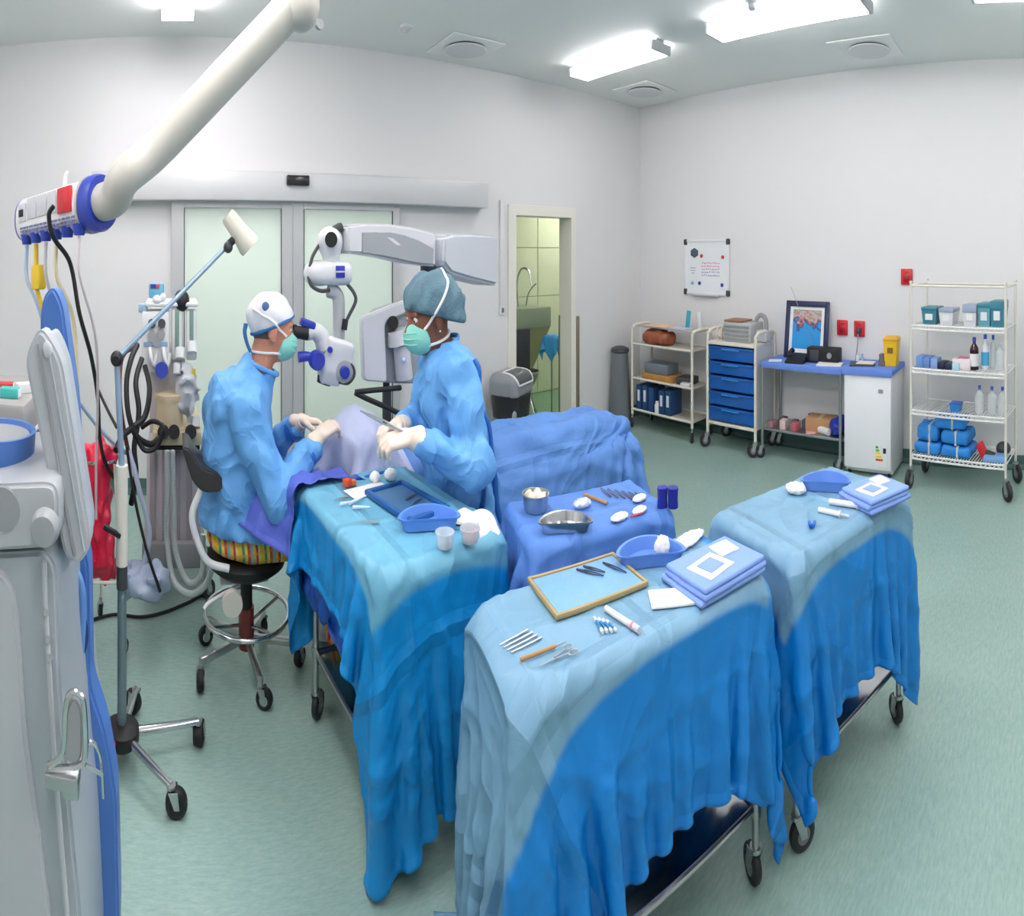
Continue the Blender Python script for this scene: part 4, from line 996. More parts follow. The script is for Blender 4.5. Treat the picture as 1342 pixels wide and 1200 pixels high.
# ================================================================ instrument tables and their drapes
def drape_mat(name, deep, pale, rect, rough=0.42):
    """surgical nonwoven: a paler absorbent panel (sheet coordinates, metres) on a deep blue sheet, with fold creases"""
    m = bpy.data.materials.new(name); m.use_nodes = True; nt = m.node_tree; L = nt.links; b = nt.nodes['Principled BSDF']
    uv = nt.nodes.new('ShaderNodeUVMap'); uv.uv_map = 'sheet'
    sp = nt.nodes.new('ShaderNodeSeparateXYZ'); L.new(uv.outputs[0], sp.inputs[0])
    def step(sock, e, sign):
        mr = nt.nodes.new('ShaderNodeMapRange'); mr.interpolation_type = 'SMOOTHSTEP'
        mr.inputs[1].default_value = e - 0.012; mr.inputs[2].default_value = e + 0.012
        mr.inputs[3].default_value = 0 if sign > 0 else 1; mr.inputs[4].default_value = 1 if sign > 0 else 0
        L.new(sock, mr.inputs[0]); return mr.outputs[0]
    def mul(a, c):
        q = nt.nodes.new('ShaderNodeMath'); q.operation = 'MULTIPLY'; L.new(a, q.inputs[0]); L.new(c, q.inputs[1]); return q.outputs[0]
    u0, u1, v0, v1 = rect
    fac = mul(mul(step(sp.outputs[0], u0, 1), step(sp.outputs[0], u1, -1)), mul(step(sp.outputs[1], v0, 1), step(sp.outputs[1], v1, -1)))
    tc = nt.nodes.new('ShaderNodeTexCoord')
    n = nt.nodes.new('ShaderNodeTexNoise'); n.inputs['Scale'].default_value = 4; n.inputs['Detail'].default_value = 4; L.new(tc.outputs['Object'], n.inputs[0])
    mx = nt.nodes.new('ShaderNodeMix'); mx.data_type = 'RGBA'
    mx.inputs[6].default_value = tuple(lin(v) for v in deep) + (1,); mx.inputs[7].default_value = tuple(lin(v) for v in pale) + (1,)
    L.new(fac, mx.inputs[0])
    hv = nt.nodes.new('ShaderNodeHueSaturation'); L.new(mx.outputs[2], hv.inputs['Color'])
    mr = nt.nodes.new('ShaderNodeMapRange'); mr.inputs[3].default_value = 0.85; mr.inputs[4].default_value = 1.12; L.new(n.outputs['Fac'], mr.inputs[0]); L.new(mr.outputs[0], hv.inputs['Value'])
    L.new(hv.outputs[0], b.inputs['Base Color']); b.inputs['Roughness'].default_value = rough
    # crease relief: crumples plus the packing folds
    v = nt.nodes.new('ShaderNodeTexVoronoi'); v.feature = 'DISTANCE_TO_EDGE'; v.inputs['Scale'].default_value = 7
    dn = nt.nodes.new('ShaderNodeTexNoise'); dn.inputs['Scale'].default_value = 9; dn.inputs['Detail'].default_value = 3
    rn = nt.nodes.new('ShaderNodeTexNoise'); rn.noise_type = 'RIDGED_MULTIFRACTAL'; rn.inputs['Scale'].default_value = 3.2; rn.inputs['Detail'].default_value = 2.5; rn.inputs['Roughness'].default_value = 0.45; rn.inputs['Offset'].default_value = 0.95; rn.inputs['Gain'].default_value = 1.2; rn.inputs['Distortion'].default_value = 0.5; L.new(uv.outputs[0], rn.inputs[0])
    L.new(uv.outputs[0], dn.inputs[0])
    mv = nt.nodes.new('ShaderNodeMix'); mv.data_type = 'VECTOR'; mv.inputs[0].default_value = 0.2; L.new(uv.outputs[0], mv.inputs[4]); L.new(dn.outputs['Color'], mv.inputs[5]); L.new(mv.outputs[1], v.inputs[0])
    pw = nt.nodes.new('ShaderNodeMath'); pw.operation = 'POWER'; pw.inputs[1].default_value = 0.4; L.new(v.outputs[0], pw.inputs[0])
    ad = nt.nodes.new('ShaderNodeMath'); ad.operation = 'MULTIPLY_ADD'; ad.inputs[1].default_value = 0.12; L.new(pw.outputs[0], ad.inputs[0]); L.new(rn.outputs['Fac'], ad.inputs[2])
    for ax_, per in ((0, 0.19), (1, 0.23)):
        q = nt.nodes.new('ShaderNodeMath'); q.operation = 'PINGPONG'; q.inputs[1].default_value = per; L.new(sp.outputs[ax_], q.inputs[0])
        q2 = nt.nodes.new('ShaderNodeMapRange'); q2.inputs[1].default_value = 0; q2.inputs[2].default_value = 0.03; q2.inputs[3].default_value = 0.8; q2.inputs[4].default_value = 0; L.new(q.outputs[0], q2.inputs[0])
        q3 = nt.nodes.new('ShaderNodeMath'); L.new(ad.outputs[0], q3.inputs[0]); L.new(q2.outputs[0], q3.inputs[1]); ad = q3
    bp = nt.nodes.new('ShaderNodeBump'); bp.inputs['Strength'].default_value = 0.75; bp.inputs['Distance'].default_value = 0.016
    L.new(ad.outputs[0], bp.inputs['Height']); L.new(bp.outputs[0], b.inputs['Normal'])
    return m
ZT = 0.865
def itable(label, cx, cy, ln, wd, rot, shelf=0.225, cang=0.4):
    t = thing('instrument_table', label, 'table', (cx, cy, 0), rot, 'draped steel instrument tables')
    a, b = ln / 2, wd / 2
    obj('tabletop', MB().bb((-a + 0.042, -b + 0.042, ZT - 0.05), (a - 0.022, b - 0.022, ZT - 0.024), 0.012, 3), m_steel, t)
    for x in (-a + 0.04, a - 0.04):
        for y in (-b + 0.04, b - 0.04):
            l = obj('leg', MB().cyl((x, y, 0.1), (x, y, ZT - 0.03), 0.0135, n=12), m_steel, t)
            obj('clamp', MB().cyl((x, y, shelf - 0.025), (x, y, shelf + 0.018), 0.019, n=12), m_steel, l)
            caster(t, x, y, 0.12, 0.052, cang + x * 2)
    s = MB().bb((-a + 0.04, -b + 0.04, shelf - 0.006), (a - 0.04, b - 0.04, shelf), 0.002)
    obj('lower_shelf', s, mat('shelf_steel', (196, 198, 200), 0.16, 1.0), t)
    r = MB()
    for y in (-b + 0.04, b - 0.04): r.tube([(-a + 0.04, y, shelf), (a - 0.04, y, shelf)], 0.009, n=8)
    for x in (-a + 0.04, a - 0.04): r.tube([(x, -b + 0.04, shelf), (x, b - 0.04, shelf)], 0.009, n=8)
    obj('shelf_rail', r, m_steel, t)
    return t
def tdrape(name, label, cx, cy, ln, wd, rot, ov, m, h=0.02, seed=0, extra=(), top=ZT, steps=100, iters=8, skew=0.0, slack=0.012, **k):
    a, b = ln / 2, wd / 2; oL, oR, oF, oB = ov
    R = Matrix.Rotation(rot, 3, 'Z'); R2 = Matrix.Rotation(rot + skew, 3, 'Z')
    ctr = Vector((cx, cy, 0)) + R @ Vector(((oR - oL) / 2, (oB - oF) / 2, 0))
    sx, sy = ln + oL + oR, wd + oF + oB
    org = ctr + R2 @ Vector((-sx / 2, -sy / 2, 0)); org.z = top + 0.014
    mb = cloth(org, R2 @ Vector((1, 0, 0)), R2 @ Vector((0, 1, 0)), sx, sy, h, [c_prism(cx, cy, a, b, rot, top)] + list(extra), steps=steps, iters=iters, seed=seed, slack=slack, **k)
    o = cloth_obj(name, mb, m, wr=0.005, top=top, seed=seed)
    return tag(o, label, 'drape', 'surgical drapes over the tables')
R13 = math.radians(-13)
TA = (1.315, 1.24, 0.93, 0.42, R13)
TB = (2.255, 1.0, 0.78, 0.50, math.radians(-17))
TC = (0.935, 2.235, 0.52, 0.78, math.radians(6.5))
TM = (1.64, 1.775, 0.64, 0.38, math.radians(-17))
itable('steel instrument table nearest the viewer under the front blue drape', *TA)
itable('steel instrument table at the right with a visible bare shelf', *TB)
itable('steel instrument table between the surgeon and the nurse', *TC, shelf=0.26, cang=1.2)
itable('steel instrument table in the middle under the periwinkle drape', *TM)
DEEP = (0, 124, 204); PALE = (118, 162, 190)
def gap_plane(tb, side, off):   # keeps a drape on its own side of the gap between two tables
    cx, cy, ln, wd, rot = tb; n = Vector((math.cos(rot), math.sin(rot))) * (-side)
    p = Vector((cx, cy)) + Vector((math.cos(rot), math.sin(rot))) * side * (ln / 2 + off)
    return c_plane((n.x, n.y, 0), n.x * p.x + n.y * p.y, ZT)
oA = (0.7, 0.42, 0.40, 0.2)
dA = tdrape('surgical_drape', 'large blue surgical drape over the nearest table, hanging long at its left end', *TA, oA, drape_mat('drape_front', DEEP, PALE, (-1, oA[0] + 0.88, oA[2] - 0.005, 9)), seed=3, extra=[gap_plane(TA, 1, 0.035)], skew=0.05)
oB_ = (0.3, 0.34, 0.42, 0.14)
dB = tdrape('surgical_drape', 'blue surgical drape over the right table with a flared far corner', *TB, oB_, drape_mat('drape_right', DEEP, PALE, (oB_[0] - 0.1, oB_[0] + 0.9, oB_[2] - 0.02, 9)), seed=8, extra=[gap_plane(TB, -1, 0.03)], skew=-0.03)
oC = (0.24, 0.12, 0.58, 0.42)
uC = (0.33, 0.08, 0.3, 0.34)
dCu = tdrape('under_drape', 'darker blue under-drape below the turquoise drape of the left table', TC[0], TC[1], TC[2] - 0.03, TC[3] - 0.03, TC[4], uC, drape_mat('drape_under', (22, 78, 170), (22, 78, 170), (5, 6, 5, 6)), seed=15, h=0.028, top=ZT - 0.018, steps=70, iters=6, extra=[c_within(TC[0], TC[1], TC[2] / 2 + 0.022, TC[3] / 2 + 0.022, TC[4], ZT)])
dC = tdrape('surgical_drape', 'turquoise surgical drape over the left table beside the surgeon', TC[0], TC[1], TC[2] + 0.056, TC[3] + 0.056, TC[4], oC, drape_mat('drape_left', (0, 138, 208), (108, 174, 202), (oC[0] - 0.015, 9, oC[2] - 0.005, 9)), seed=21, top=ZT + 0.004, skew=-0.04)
oM = (0.2, 0.16, 0.3, 0.1)
dM = tdrape('surgical_drape', 'periwinkle blue drape over the middle table', *TM, oM, drape_mat('drape_mid', (84, 132, 208), (84, 132, 208), (5, 6, 5, 6), 0.6), seed=5, steps=80, iters=7)

# ---------------------------------------------------------------- things lying on the tables
ZD = ZT + 0.012                         # top of the cloth
def on(x, y, dz=0.0): return at(x, y, ZD + dz)
def bean(a, b, k, n=40):
    return [(a * math.cos(u), b * math.sin(u) + -k * (math.cos(u) ** 2) + k * 0.5) for u in np.linspace(0, 2 * math.pi, n, endpoint=False)]
def kidney(name, label, pos, rot, L, Wd, hgt, m, group=None, k=0.36):
    t = thing(name, label, 'kidney dish', pos, rot, group)
    b = MB(); n = 44
    ring = [(0.86, 0.0), (0.9, 0.004), (0.98, hgt), (1.04, hgt), (1.04, hgt - 0.003), (0.965, hgt - 0.006), (0.86, 0.006)]
    ring = [(0.84, 0.0), (0.97, hgt - 0.004), (1.04, hgt - 0.005), (1.045, hgt), (0.95, hgt - 0.001), (0.82, 0.005)]
    for s, z in ring: b.v += [(x * s, y * s, z) for x, y in bean(L / 2, Wd / 2, Wd * k, n)]
    for q in range(len(ring) - 1):
        for i in range(n): j = (i + 1) % n; b.f.append((q * n + i, q * n + j, (q + 1) * n + j, (q + 1) * n + i))
    # floors: fans to a centreline are fine for a bean
    for q, fl in ((0, True), (len(ring) - 1, False)):
        base = q * n
        for i in range(n // 2 - 1):
            f = (base + i, base + i + 1, base + n - 2 - i, base + n - 1 - i)
            b.f.append(f)
    obj('dish', b, m, t, ang=50)
    return t
m_kblue = mat('blue_dish_plastic', (96, 140, 214), 0.4); m_paperw = mat('white_tissue', (236, 236, 234), 0.8, bump=(30, 0.4))
def crumple(name, label, pos, size, seed, m=None, cat='tissue', res=0.012):
    q_ = 15 / (sum(size) / 3); res = min(res, min(size) / 7)
    f = s_disp(s_ell((0, 0, size[2] * 0.45), (size[0] / 2, size[1] / 2, size[2] / 2)), ridges([(q_, q_ * .6, q_ * .3), (-q_ * .7, q_, q_ * .5), (q_ * .6, -q_ * .9, q_)], 0.13 * min(size), seed))
    mb = sdf(f, (-size[0] * .7, -size[1] * .7, 0.0), (size[0] * .7, size[1] * .7, size[2] * 1.3), res)
    return single(name, mb.mv(pos), m or m_paperw, label, cat, ang=None)
def cotton(name, label, pos, size, seed, m, cat, res):
    f = s_disp(s_ell((0, 0, size[2] * 0.45), (size[0] / 2, size[1] / 2, size[2] / 2)), ridges([(120, 60, 30), (-70, 110, 50)], 0.003, seed))
    return single(name, sdf(f, (-size[0] * .7, -size[1] * .7, 0.0), (size[0] * .7, size[1] * .7, size[2] * 1.3), res).mv(pos), m, label, cat, ang=None)
def folded(label, pos, rot, sx, sy, seed):
    t = thing('folded_drape', label, 'folded cloth', pos, rot)
    r = np.random.default_rng(seed); z = 0.0
    for k in range(3):
        hh = 0.016
        o = obj('fold', MB().box((r.uniform(-.006, .006), r.uniform(-.006, .006), z + hh / 2), (sx * (1 - 0.03 * k), sy * (1 - 0.03 * k), hh), r.uniform(-.03, .03), 0.007, 3), mat('folded_cloth_blue', (132, 164, 230), 0.7, noise=(12, 0.08), bump=(60, 0.15)), t); z += hh * 0.97
    obj('paper_pocket', MB().box((-sx * 0.12, -sy * 0.08, z + 0.002), (sx * 0.42, sy * 0.5, 0.004), 0.15, 0.001), m_paperw, t)
    obj('pocket_window', MB().box((-sx * 0.12, -sy * 0.08, z + 0.0045), (sx * 0.24, sy * 0.3, 0.002), 0.15), mat('folded_cloth_blue'), t, False)
    obj('paper_card', MB().box((sx * 0.24, sy * 0.14, z + 0.003), (sx * 0.26, sy * 0.36, 0.006), -0.1, 0.001), m_paperw, t)
    return t
def rod(name, label, p0, p1, r, m, cat, group=None, r1=None):
    p0 = Vector(p0); p1 = Vector(p1); d = Vector((0, 0, r))
    return single(name, MB().tube([p0 + d, p1 + d], [r, r1 or r], n=8), m, label, cat, group)
def scissors(name, label, p0, p1, m=None, cat='scissors', spread=0.02):
    p0 = Vector(p0); p1 = Vector(p1); d = (p1 - p0); L = d.length; d.normalize(); n = Vector((-d.y, d.x, 0)); z = Vector((0, 0, 0.004))
    t = thing(name, label, cat, p0)
    for s in (-1, 1):
        b = MB().tube([p0 + z, p0 + d * L * 0.45 + n * 0.002 * s + z, p0 + d * L * 0.8 + n * spread * s * 0.5 + z], [0.0014, 0.003], n=6)
        c = p0 + d * L * 0.9 + n * spread * s * 0.62 + z
        b.tube([c + d * 0.014 * math.cos(a) + n * 0.009 * math.sin(a) for a in np.linspace(0, 2 * math.pi, 12, endpoint=False)], 0.002, n=6, cyc=True, sub=2)
        wobj('blade', b, m or m_steel, t)
    wobj('pivot', MB().cyl(p0 + d * L * 0.45, p0 + d * L * 0.45 + Vector((0, 0, 0.009)), 0.0035, n=8), m or m_steel, t)
    return t
def forceps(label, p0, p1, name='forceps', cat='forceps', m=None, group=None):
    p0 = Vector(p0); p1 = Vector(p1); d = (p1 - p0).normalized(); n = Vector((-d.y, d.x, 0)); z = Vector((0, 0, 0.0035)); L = (p1 - p0).length
    t = thing(name, label, cat, p0, 0, group)
    for s in (-1, 1):
        wobj('arm', MB().tube([p1 + z, p0 + d * L * 0.5 + n * 0.006 * s + z, p0 + n * 0.0015 * s + z], [0.003, 0.0012], n=6), m or m_steel, t)
    return t
m_tan = mat('tan_wood', (184, 138, 84), 0.5, noise=(30, 0.2)); m_orange = mat('orange_plastic', (236, 84, 40), 0.5)
# --- table A (nearest)
tr = thing('instrument_tray', 'tan rimmed instrument tray with a blue mat on the nearest table', 'tray', tuple(on(770, 768)), R13)
a, b = 0.165, 0.105
rim = MB()
for y in (-b, b): rim.bb((-a - 0.006, y - 0.006, 0.0), (a + 0.006, y + 0.006, 0.015), 0.004)
for x in (-a, a): rim.bb((x - 0.006, -b, 0.0), (x + 0.006, b, 0.015), 0.004)
obj('rim', rim, mat('tan_rim', (172, 152, 104), 0.45), tr)
obj('tray_floor', MB().bb((-a, -b, 0.001), (a, b, 0.005)), m_tan, tr)
obj('mat', MB().bb((-a + 0.008, -b + 0.008, 0.005), (a - 0.008, b - 0.008, 0.012), 0.003), mat('blue_silicone_mat', (120, 170, 216), 0.4, noise=(18, 0.06), bump=(90, 0.2)), tr)
for k, (x0, y0, x1, y1) in enumerate(((0.0, 0.075, 0.06, -0.005), (0.03, 0.08, 0.075, 0.01), (0.1, 0.065, 0.135, -0.03))):
    q0 = Vector(tr.location) + Matrix.Rotation(R13, 3, 'Z') @ Vector((x0, y0, 0.012)); q1 = Vector(tr.location) + Matrix.Rotation(R13, 3, 'Z') @ Vector((x1, y1, 0.012))
    forceps(['dark fine forceps at the left in the tan tray', 'dark fine forceps in the middle of the tan tray', 'dark fine forceps at the right in the tan tray'][k], q1, q0, m=mat('dark_steel', (84, 92, 104), 0.35, 0.8), group='forceps in the tan tray')
kd = kidney('kidney_dish', 'blue kidney dish with white tissue on the nearest table', tuple(on(852, 736)), R13 - 0.45, 0.24, 0.13, 0.04, m_kblue)
crumple('tissue', 'white tissue sticking up from the blue dish on the nearest table', on(868, 728, 0.012) , (0.06, 0.05, 0.06), 2)
crumple('tissue', 'flat white wrapper behind the blue dish on the nearest table', on(900, 712, 0.0), (0.2, 0.07, 0.022), 5)
folded('folded blue drape with white papers on the nearest table', tuple(on(937, 757)), R13 + 0.02, 0.3, 0.21, 1)
single('gauze_pad', MB().box(tuple(on(880, 783, 0.004)), (0.14, 0.09, 0.008), R13 - 0.5, 0.003), m_paperw, 'white gauze pad beside the folded drape on the nearest table', 'gauze')
sy = thing('marker_pen', 'white capped pen lying near the front of the nearest table', 'marker', tuple(on(813, 808)))
wobj('barrel', MB().tube([on(794, 797, 0.009), on(826, 818, 0.009)], 0.008, n=10), m_white, sy)
wobj('cap', MB().tube([on(824, 816.5, 0.009), on(838, 826, 0.009)], 0.0088, n=10), mat('pale_grey_plastic', (210, 206, 214), 0.4), sy)
wobj('ring', MB().tube([on(828, 819.5, 0.009), on(830, 821, 0.009)], 0.0095, n=10), mat('pink_plastic', (226, 140, 160), 0.4), sy)
m_swb = mat('swab_blue', (40, 140, 205), 0.5)
for k in range(4):
    p0 = on(779 + k * 5.5, 812 + k * 1.5); p1 = on(790 + k * 6.0, 831 - k * 0.5)
    q = thing('cotton_swab', ['cotton swab with a blue stick, leftmost of four', 'cotton swab with a blue stick, second of four', 'cotton swab with a blue stick, third of four', 'cotton swab with a blue stick, rightmost of four'][k] + ' on the nearest table', 'swab', tuple(p0), 0, 'blue cotton swabs')
    z = Vector((0, 0, 0.005)); d = (p1 - p0)
    wobj('stick', MB().tube([p0 + z + d * 0.15, p1 + z - d * 0.15], 0.0032, n=6), m_swb, q)
    for s, e in ((p0, p0 + d * 0.22), (p1 - d * 0.22, p1)): wobj('tip', MB().tube([s + z, e + z], 0.0045, n=8), m_white, q)
for k in range(4):
    rod('silver_probe', ['fine silver probe, outermost left of four on the nearest table', 'fine silver probe, second of four on the nearest table', 'fine silver probe, third of four on the nearest table', 'fine silver probe next to the tan handled scalpel'][k], on(655 + k * 5.0, 846 + k * 3.4), on(692 + k * 6.0, 826 + k * 3.4), 0.0017, m_steel, 'probe', 'row of silver probes', 0.003)
hk = thing('scalpel', 'tan handled scalpel at the front of the nearest table', 'scalpel', tuple(on(710, 856)))
wobj('handle', MB().tube([on(682, 867), on(728, 849)], 0.0045, n=8).mv((0, 0, 0.005)), m_tan, hk)
wobj('blade', MB().tube([on(727, 849.5), on(742, 843)], [0.003, 0.001], n=6).mv((0, 0, 0.005)), m_steel, hk)
scissors('scissors', 'small silver scissors at the front edge of the nearest table', on(706, 876), on(752, 851))
# --- table B (right)
kidney('kidney_dish', 'blue kidney dish at the far end of the right table', tuple(on(1083, 640)), math.radians(-75), 0.23, 0.13, 0.04, m_kblue)
folded('folded blue drape with white papers at the far end of the right table', tuple(on(1146, 655)), math.radians(-30), 0.25, 0.21, 4)
crumple('tissue', 'crumpled white paper at the far left corner of the right table', on(1043, 646), (0.07, 0.1, 0.04), 9)
def syr(label, a_, b_, w_=0.011):
    t = thing('packed_syringe', label, 'syringe', tuple(on(*a_)), 0, 'white syringes on the right table')
    p, q = on(*a_), on(*b_); d = (q - p); z = Vector((0, 0, w_))
    wobj('barrel', MB().tube([p + z, p + d * 0.7 + z], w_, n=10), m_white, t)
    wobj('plunger', MB().tube([p + d * 0.7 + z, q + z], w_ * 0.55, n=8), m_lgrey, t)
    wobj('flange', MB().tube([p + d * 0.69 + z, p + d * 0.72 + z], w_ * 1.5, n=10), m_white, t)
syr('white syringe nearer the folded drape on the right table', (1087, 661), (1140, 668))
syr('white syringe nearer the small blue clip on the right table', (1073, 671), (1113, 680), 0.009)
cp_ = thing('blue_clip', 'small dark blue clip on the right table', 'clip', tuple(on(1064, 690)), 0.4)
for s in (-1, 1): obj('jaw', MB().box((0, s * 0.008, 0.008), (0.035, 0.012, 0.014), s * 0.2, 0.003), mat('clip_blue', (24, 100, 190), 0.4), cp_)
# --- middle table
bw = thing('steel_bowl', 'small round steel bowl with cotton at the left of the middle table', 'bowl', tuple(on(702, 668)))
obj('bowl', MB().lathe([(0.0001, 0), (0.045, 0), (0.05, 0.01), (0.056, 0.055), (0.06, 0.058), (0.053, 0.058), (0.047, 0.014), (0.0001, 0.012)], n=28), m_steel, bw)
obj('cotton', sdf(s_disp(s_ell((0, 0, 0.04), (0.046, 0.046, 0.022)), waves([(120, 60, 40), (-80, 110, 60)], 0.006)), (-.06, -.06, .01), (.06, .06, .08), 0.007), mat('cotton_wool', (230, 222, 206), 0.9), bw)
kt = kidney('kidney_dish', 'shiny steel kidney dish on the middle table', tuple(on(741, 694)), math.radians(-17) - 0.35, 0.21, 0.11, 0.035, m_chrome)
crumple('plastic_wrap', 'clear crumpled plastic wrap on the middle table', on(763, 664), (0.09, 0.06, 0.03), 12, mat('clear_wrap', (222, 228, 238), 0.15, alpha=0.75), 'wrapper')
rod('wooden_stick', 'tan wooden stick on the middle table', on(766, 650), on(796, 661), 0.006, m_tan, 'stick')
for k in range(6):
    x = 787 + k * 9
    forceps(['first', 'second', 'third', 'fourth', 'fifth', 'sixth'][k] + ' forceps from the left in the back row of the middle table', on(x, 640 + k * 1.2), on(x + 14, 652 + k * 1.0), m=mat('bronze_steel', (150, 140, 136), 0.35, 0.8), group='forceps row on the middle table')
for k, (x, y, s) in enumerate(((838, 656, 0.06), (812, 681, 0.07), (838, 672, 0.06))):
    crumple('swab_pack', ['white swab pack beside the blue bottles on the middle table', 'long white swab pack near the front of the middle table', 'white and red swab pack in front of the blue bottles'][k], on(x, y), (s * 1.3, s * 0.7, 0.022), 20 + k, cat='pack')
single('red_swab', MB().tube([on(826, 677, 0.012), on(842, 672, 0.014)], 0.004, n=8), mat('dull_red', (190, 80, 100), 0.5), 'small red tipped swab on the middle table', 'swab')
m_nv = mat('cobalt_plastic', (36, 44, 150), 0.35)
for k, (x, y) in enumerate(((868, 664), (882, 664.5))):
    p = on(x, y); q = thing('cobalt_bottle', ['cobalt blue bottle, left of the pair at the end of the middle table', 'cobalt blue bottle, right of the pair at the end of the middle table'][k], 'bottle', tuple(p), 0, 'cobalt bottles on the middle table')
    obj('bottle_body', MB().lathe([(0.0001, 0), (0.022, 0), (0.023, 0.004), (0.0215, 0.03), (0.023, 0.056), (0.0001, 0.057)], n=18), m_nv, q)
    obj('cap', MB().lathe([(0.0225, 0.056), (0.0235, 0.06), (0.0235, 0.068), (0.0001, 0.07)], n=18), m_nv, q)
# --- left table (turquoise)
ZC_ = ZT + 0.018
def on2(x, y, dz=0.0): return at(x, y, ZC_ + dz)
RC = math.radians(6.5)
tb = thing('blue_tray', 'navy rimmed instrument tray on the turquoise table', 'tray', tuple(on2(532, 660)), math.radians(12))
rim = MB(); a, b = 0.095, 0.165
for y in (-b, b): rim.bb((-a - 0.012, y - 0.012, 0.0), (a + 0.012, y + 0.012, 0.022), 0.008)
for x in (-a, a): rim.bb((x - 0.012, -b, 0.0), (x + 0.012, b, 0.022), 0.008)
m_nt = mat('navy_tray', (30, 92, 158), 0.4)
obj('rim', rim, m_nt, tb); obj('tray_floor', MB().bb((-a, -b, 0.001), (a, b, 0.01)), mat('slate_blue_mat', (72, 116, 156), 0.4, bump=(90, 0.2)), tb)
for k in range(3):
    p = Vector(tb.location)
    forceps(['fine forceps at the near end of the navy tray', 'fine forceps in the middle of the navy tray', 'fine forceps at the far end of the navy tray'][k], p + Vector((0.0, -0.12 + k * 0.06, 0.01)), p + Vector((0.07, -0.06 + k * 0.05, 0.01)), m=mat('bronze_steel'), group='forceps in the navy tray')
kidney('kidney_dish', 'blue kidney dish on the turquoise table near the cups', tuple(on2(562, 690)), -0.35, 0.24, 0.13, 0.042, mat('blue_dish_plastic_2', (92, 142, 220), 0.4))
def cup(label, pos, r, h_, body, liquid=None):
    t = thing('sample_cup', label, 'cup', pos, 0, 'clear cups on the turquoise table')
    obj('cup_body', MB().lathe([(0.0001, 0), (r * 0.82, 0), (r, h_), (r * 1.06, h_), (r * 1.06, h_ - 0.004), (r * 0.96, h_ - 0.004), (r * 0.78, 0.004), (0.0001, 0.004)], n=24), body, t)
    if liquid: obj('liquid', MB().lathe([(0.0001, 0.005), (r * 0.77, 0.005), (r * 0.85, h_ * 0.4), (0.0001, h_ * 0.4)], n=24), liquid, t)
m_cup = mat('frosted_cup', (222, 232, 240), 0.25, alpha=0.6)
cup('clear plastic cup at the front of the turquoise table', tuple(on2(583, 716)), 0.034, 0.045, m_cup, mat('water_pale', (200, 220, 235), 0.1, alpha=0.6))
cup('clear cup with orange liquid on the turquoise table', tuple(on2(616, 709)), 0.036, 0.042, m_cup, mat('betadine', (214, 110, 70), 0.2))
single('orange_cube', MB().box(tuple(on2(455, 632, 0.014)), (0.032, 0.032, 0.028), 0.5, 0.004), m_orange, 'orange plastic block on the turquoise table', 'block')
single('amber_knob', MB().lathe([(0.0001, 0), (0.014, 0), (0.013, 0.018), (0.0001, 0.02)], tuple(on2(463, 635, 0)), 14), mat('amber_plastic', (240, 120, 50), 0.4), 'small amber knob beside the orange block', 'knob')
for k, (x, y, r) in enumerate(((492, 632, 0.026), (512, 629, 0.028))):
    cotton('cotton_ball', ['white cotton ball nearer the orange block', 'white cotton ball nearer the nurse'][k], on2(x, y), (2.2 * r, 2 * r, 1.7 * r), 30 + k, mat('cotton_white', (244, 244, 242), 0.9), 'cotton ball', 0.007)
single('gauze_sheet', MB().box(tuple(on2(482, 642, 0.002)), (0.2, 0.1, 0.004), RC + 0.1, 0.001), mat('cotton_white'), 'bright white gauze sheet at the far end of the turquoise table', 'gauze')
forceps('silver forceps at the left of the turquoise table', on2(438, 656), on2(458, 652), group='loose forceps on the turquoise table')
forceps('silver forceps at the centre of the turquoise table', on2(470, 686), on2(498, 685), group='loose forceps on the turquoise table')
for k, (x, y, x1, y1) in enumerate(((446, 663, 460, 660), (458, 662, 478, 653), (462, 667, 485, 667))):
    rod('plastic_ampoule', ['clear ampoule, leftmost of three on the turquoise table', 'clear ampoule, middle of three on the turquoise table', 'clear ampoule, rightmost of three on the turquoise table'][k], on2(x, y), on2(x1, y1), 0.007, mat('ampoule', (220, 234, 244), 0.2), 'ampoule', 'ampoules on the turquoise table', 0.003)
wt = cloth((1.13, 1.80, ZT + 0.07), (0.95, 0.3, 0), (-0.3, 0.95, 0), 0.26, 0.26, 0.02, [c_prism(TC[0], TC[1], 0.27, 0.4, TC[4], ZT + 0.01), c_ell((1.2, 1.93, ZT + 0.01), (0.06, 0.06, 0.05))], steps=50, iters=6, seed=9, amp=0.012)
o = cloth_obj('white_towel', wt, m_paperw); tag(o, 'crumpled white cloth hanging off the corner of the turquoise table', 'cloth')
# ================================================================ ceiling service pendant (left)
m_pend = mat('pendant_cream', (190, 188, 178), 0.4); m_pblue = mat('pendant_blue', (44, 66, 170), 0.35); m_pwhite = mat('pendant_white', (226, 227, 228), 0.35)
Lh = Vector((-0.775, 2.965, 1.885)); Rh = Vector((-0.305, 2.48, 1.925)); u = (Rh - Lh).normalized(); nn = Vector((u.y, -u.x, 0)).normalized(); up = Vector((0, 0, 1))
t = thing('ceiling_pendant', 'cream ceiling pendant arm with a white service head and blue end cap', 'pendant', (0.57, 2.33, 1.75))
E1 = Vector((0.52, 2.34, 2.58)); J = Rh + u * 0.06
arm = MB().tube([Rh + u * 0.0, J + u * 0.03 + up * 0.01, J + u * 0.1 + up * 0.07, J + (E1 - J) * 0.3, J + (E1 - J) * 0.9, E1 + up * 0.02], 0.069, n=24, sub=5)
wobj('arm', arm, m_pend, t)
wobj('post', MB().cyl((0.55, 2.33, 2.56), (0.55, 2.33, ZC - 0.03), 0.078, n=24).ell((0.55, 2.33, 2.58), (0.082, 0.082, 0.09)), m_pend, t)
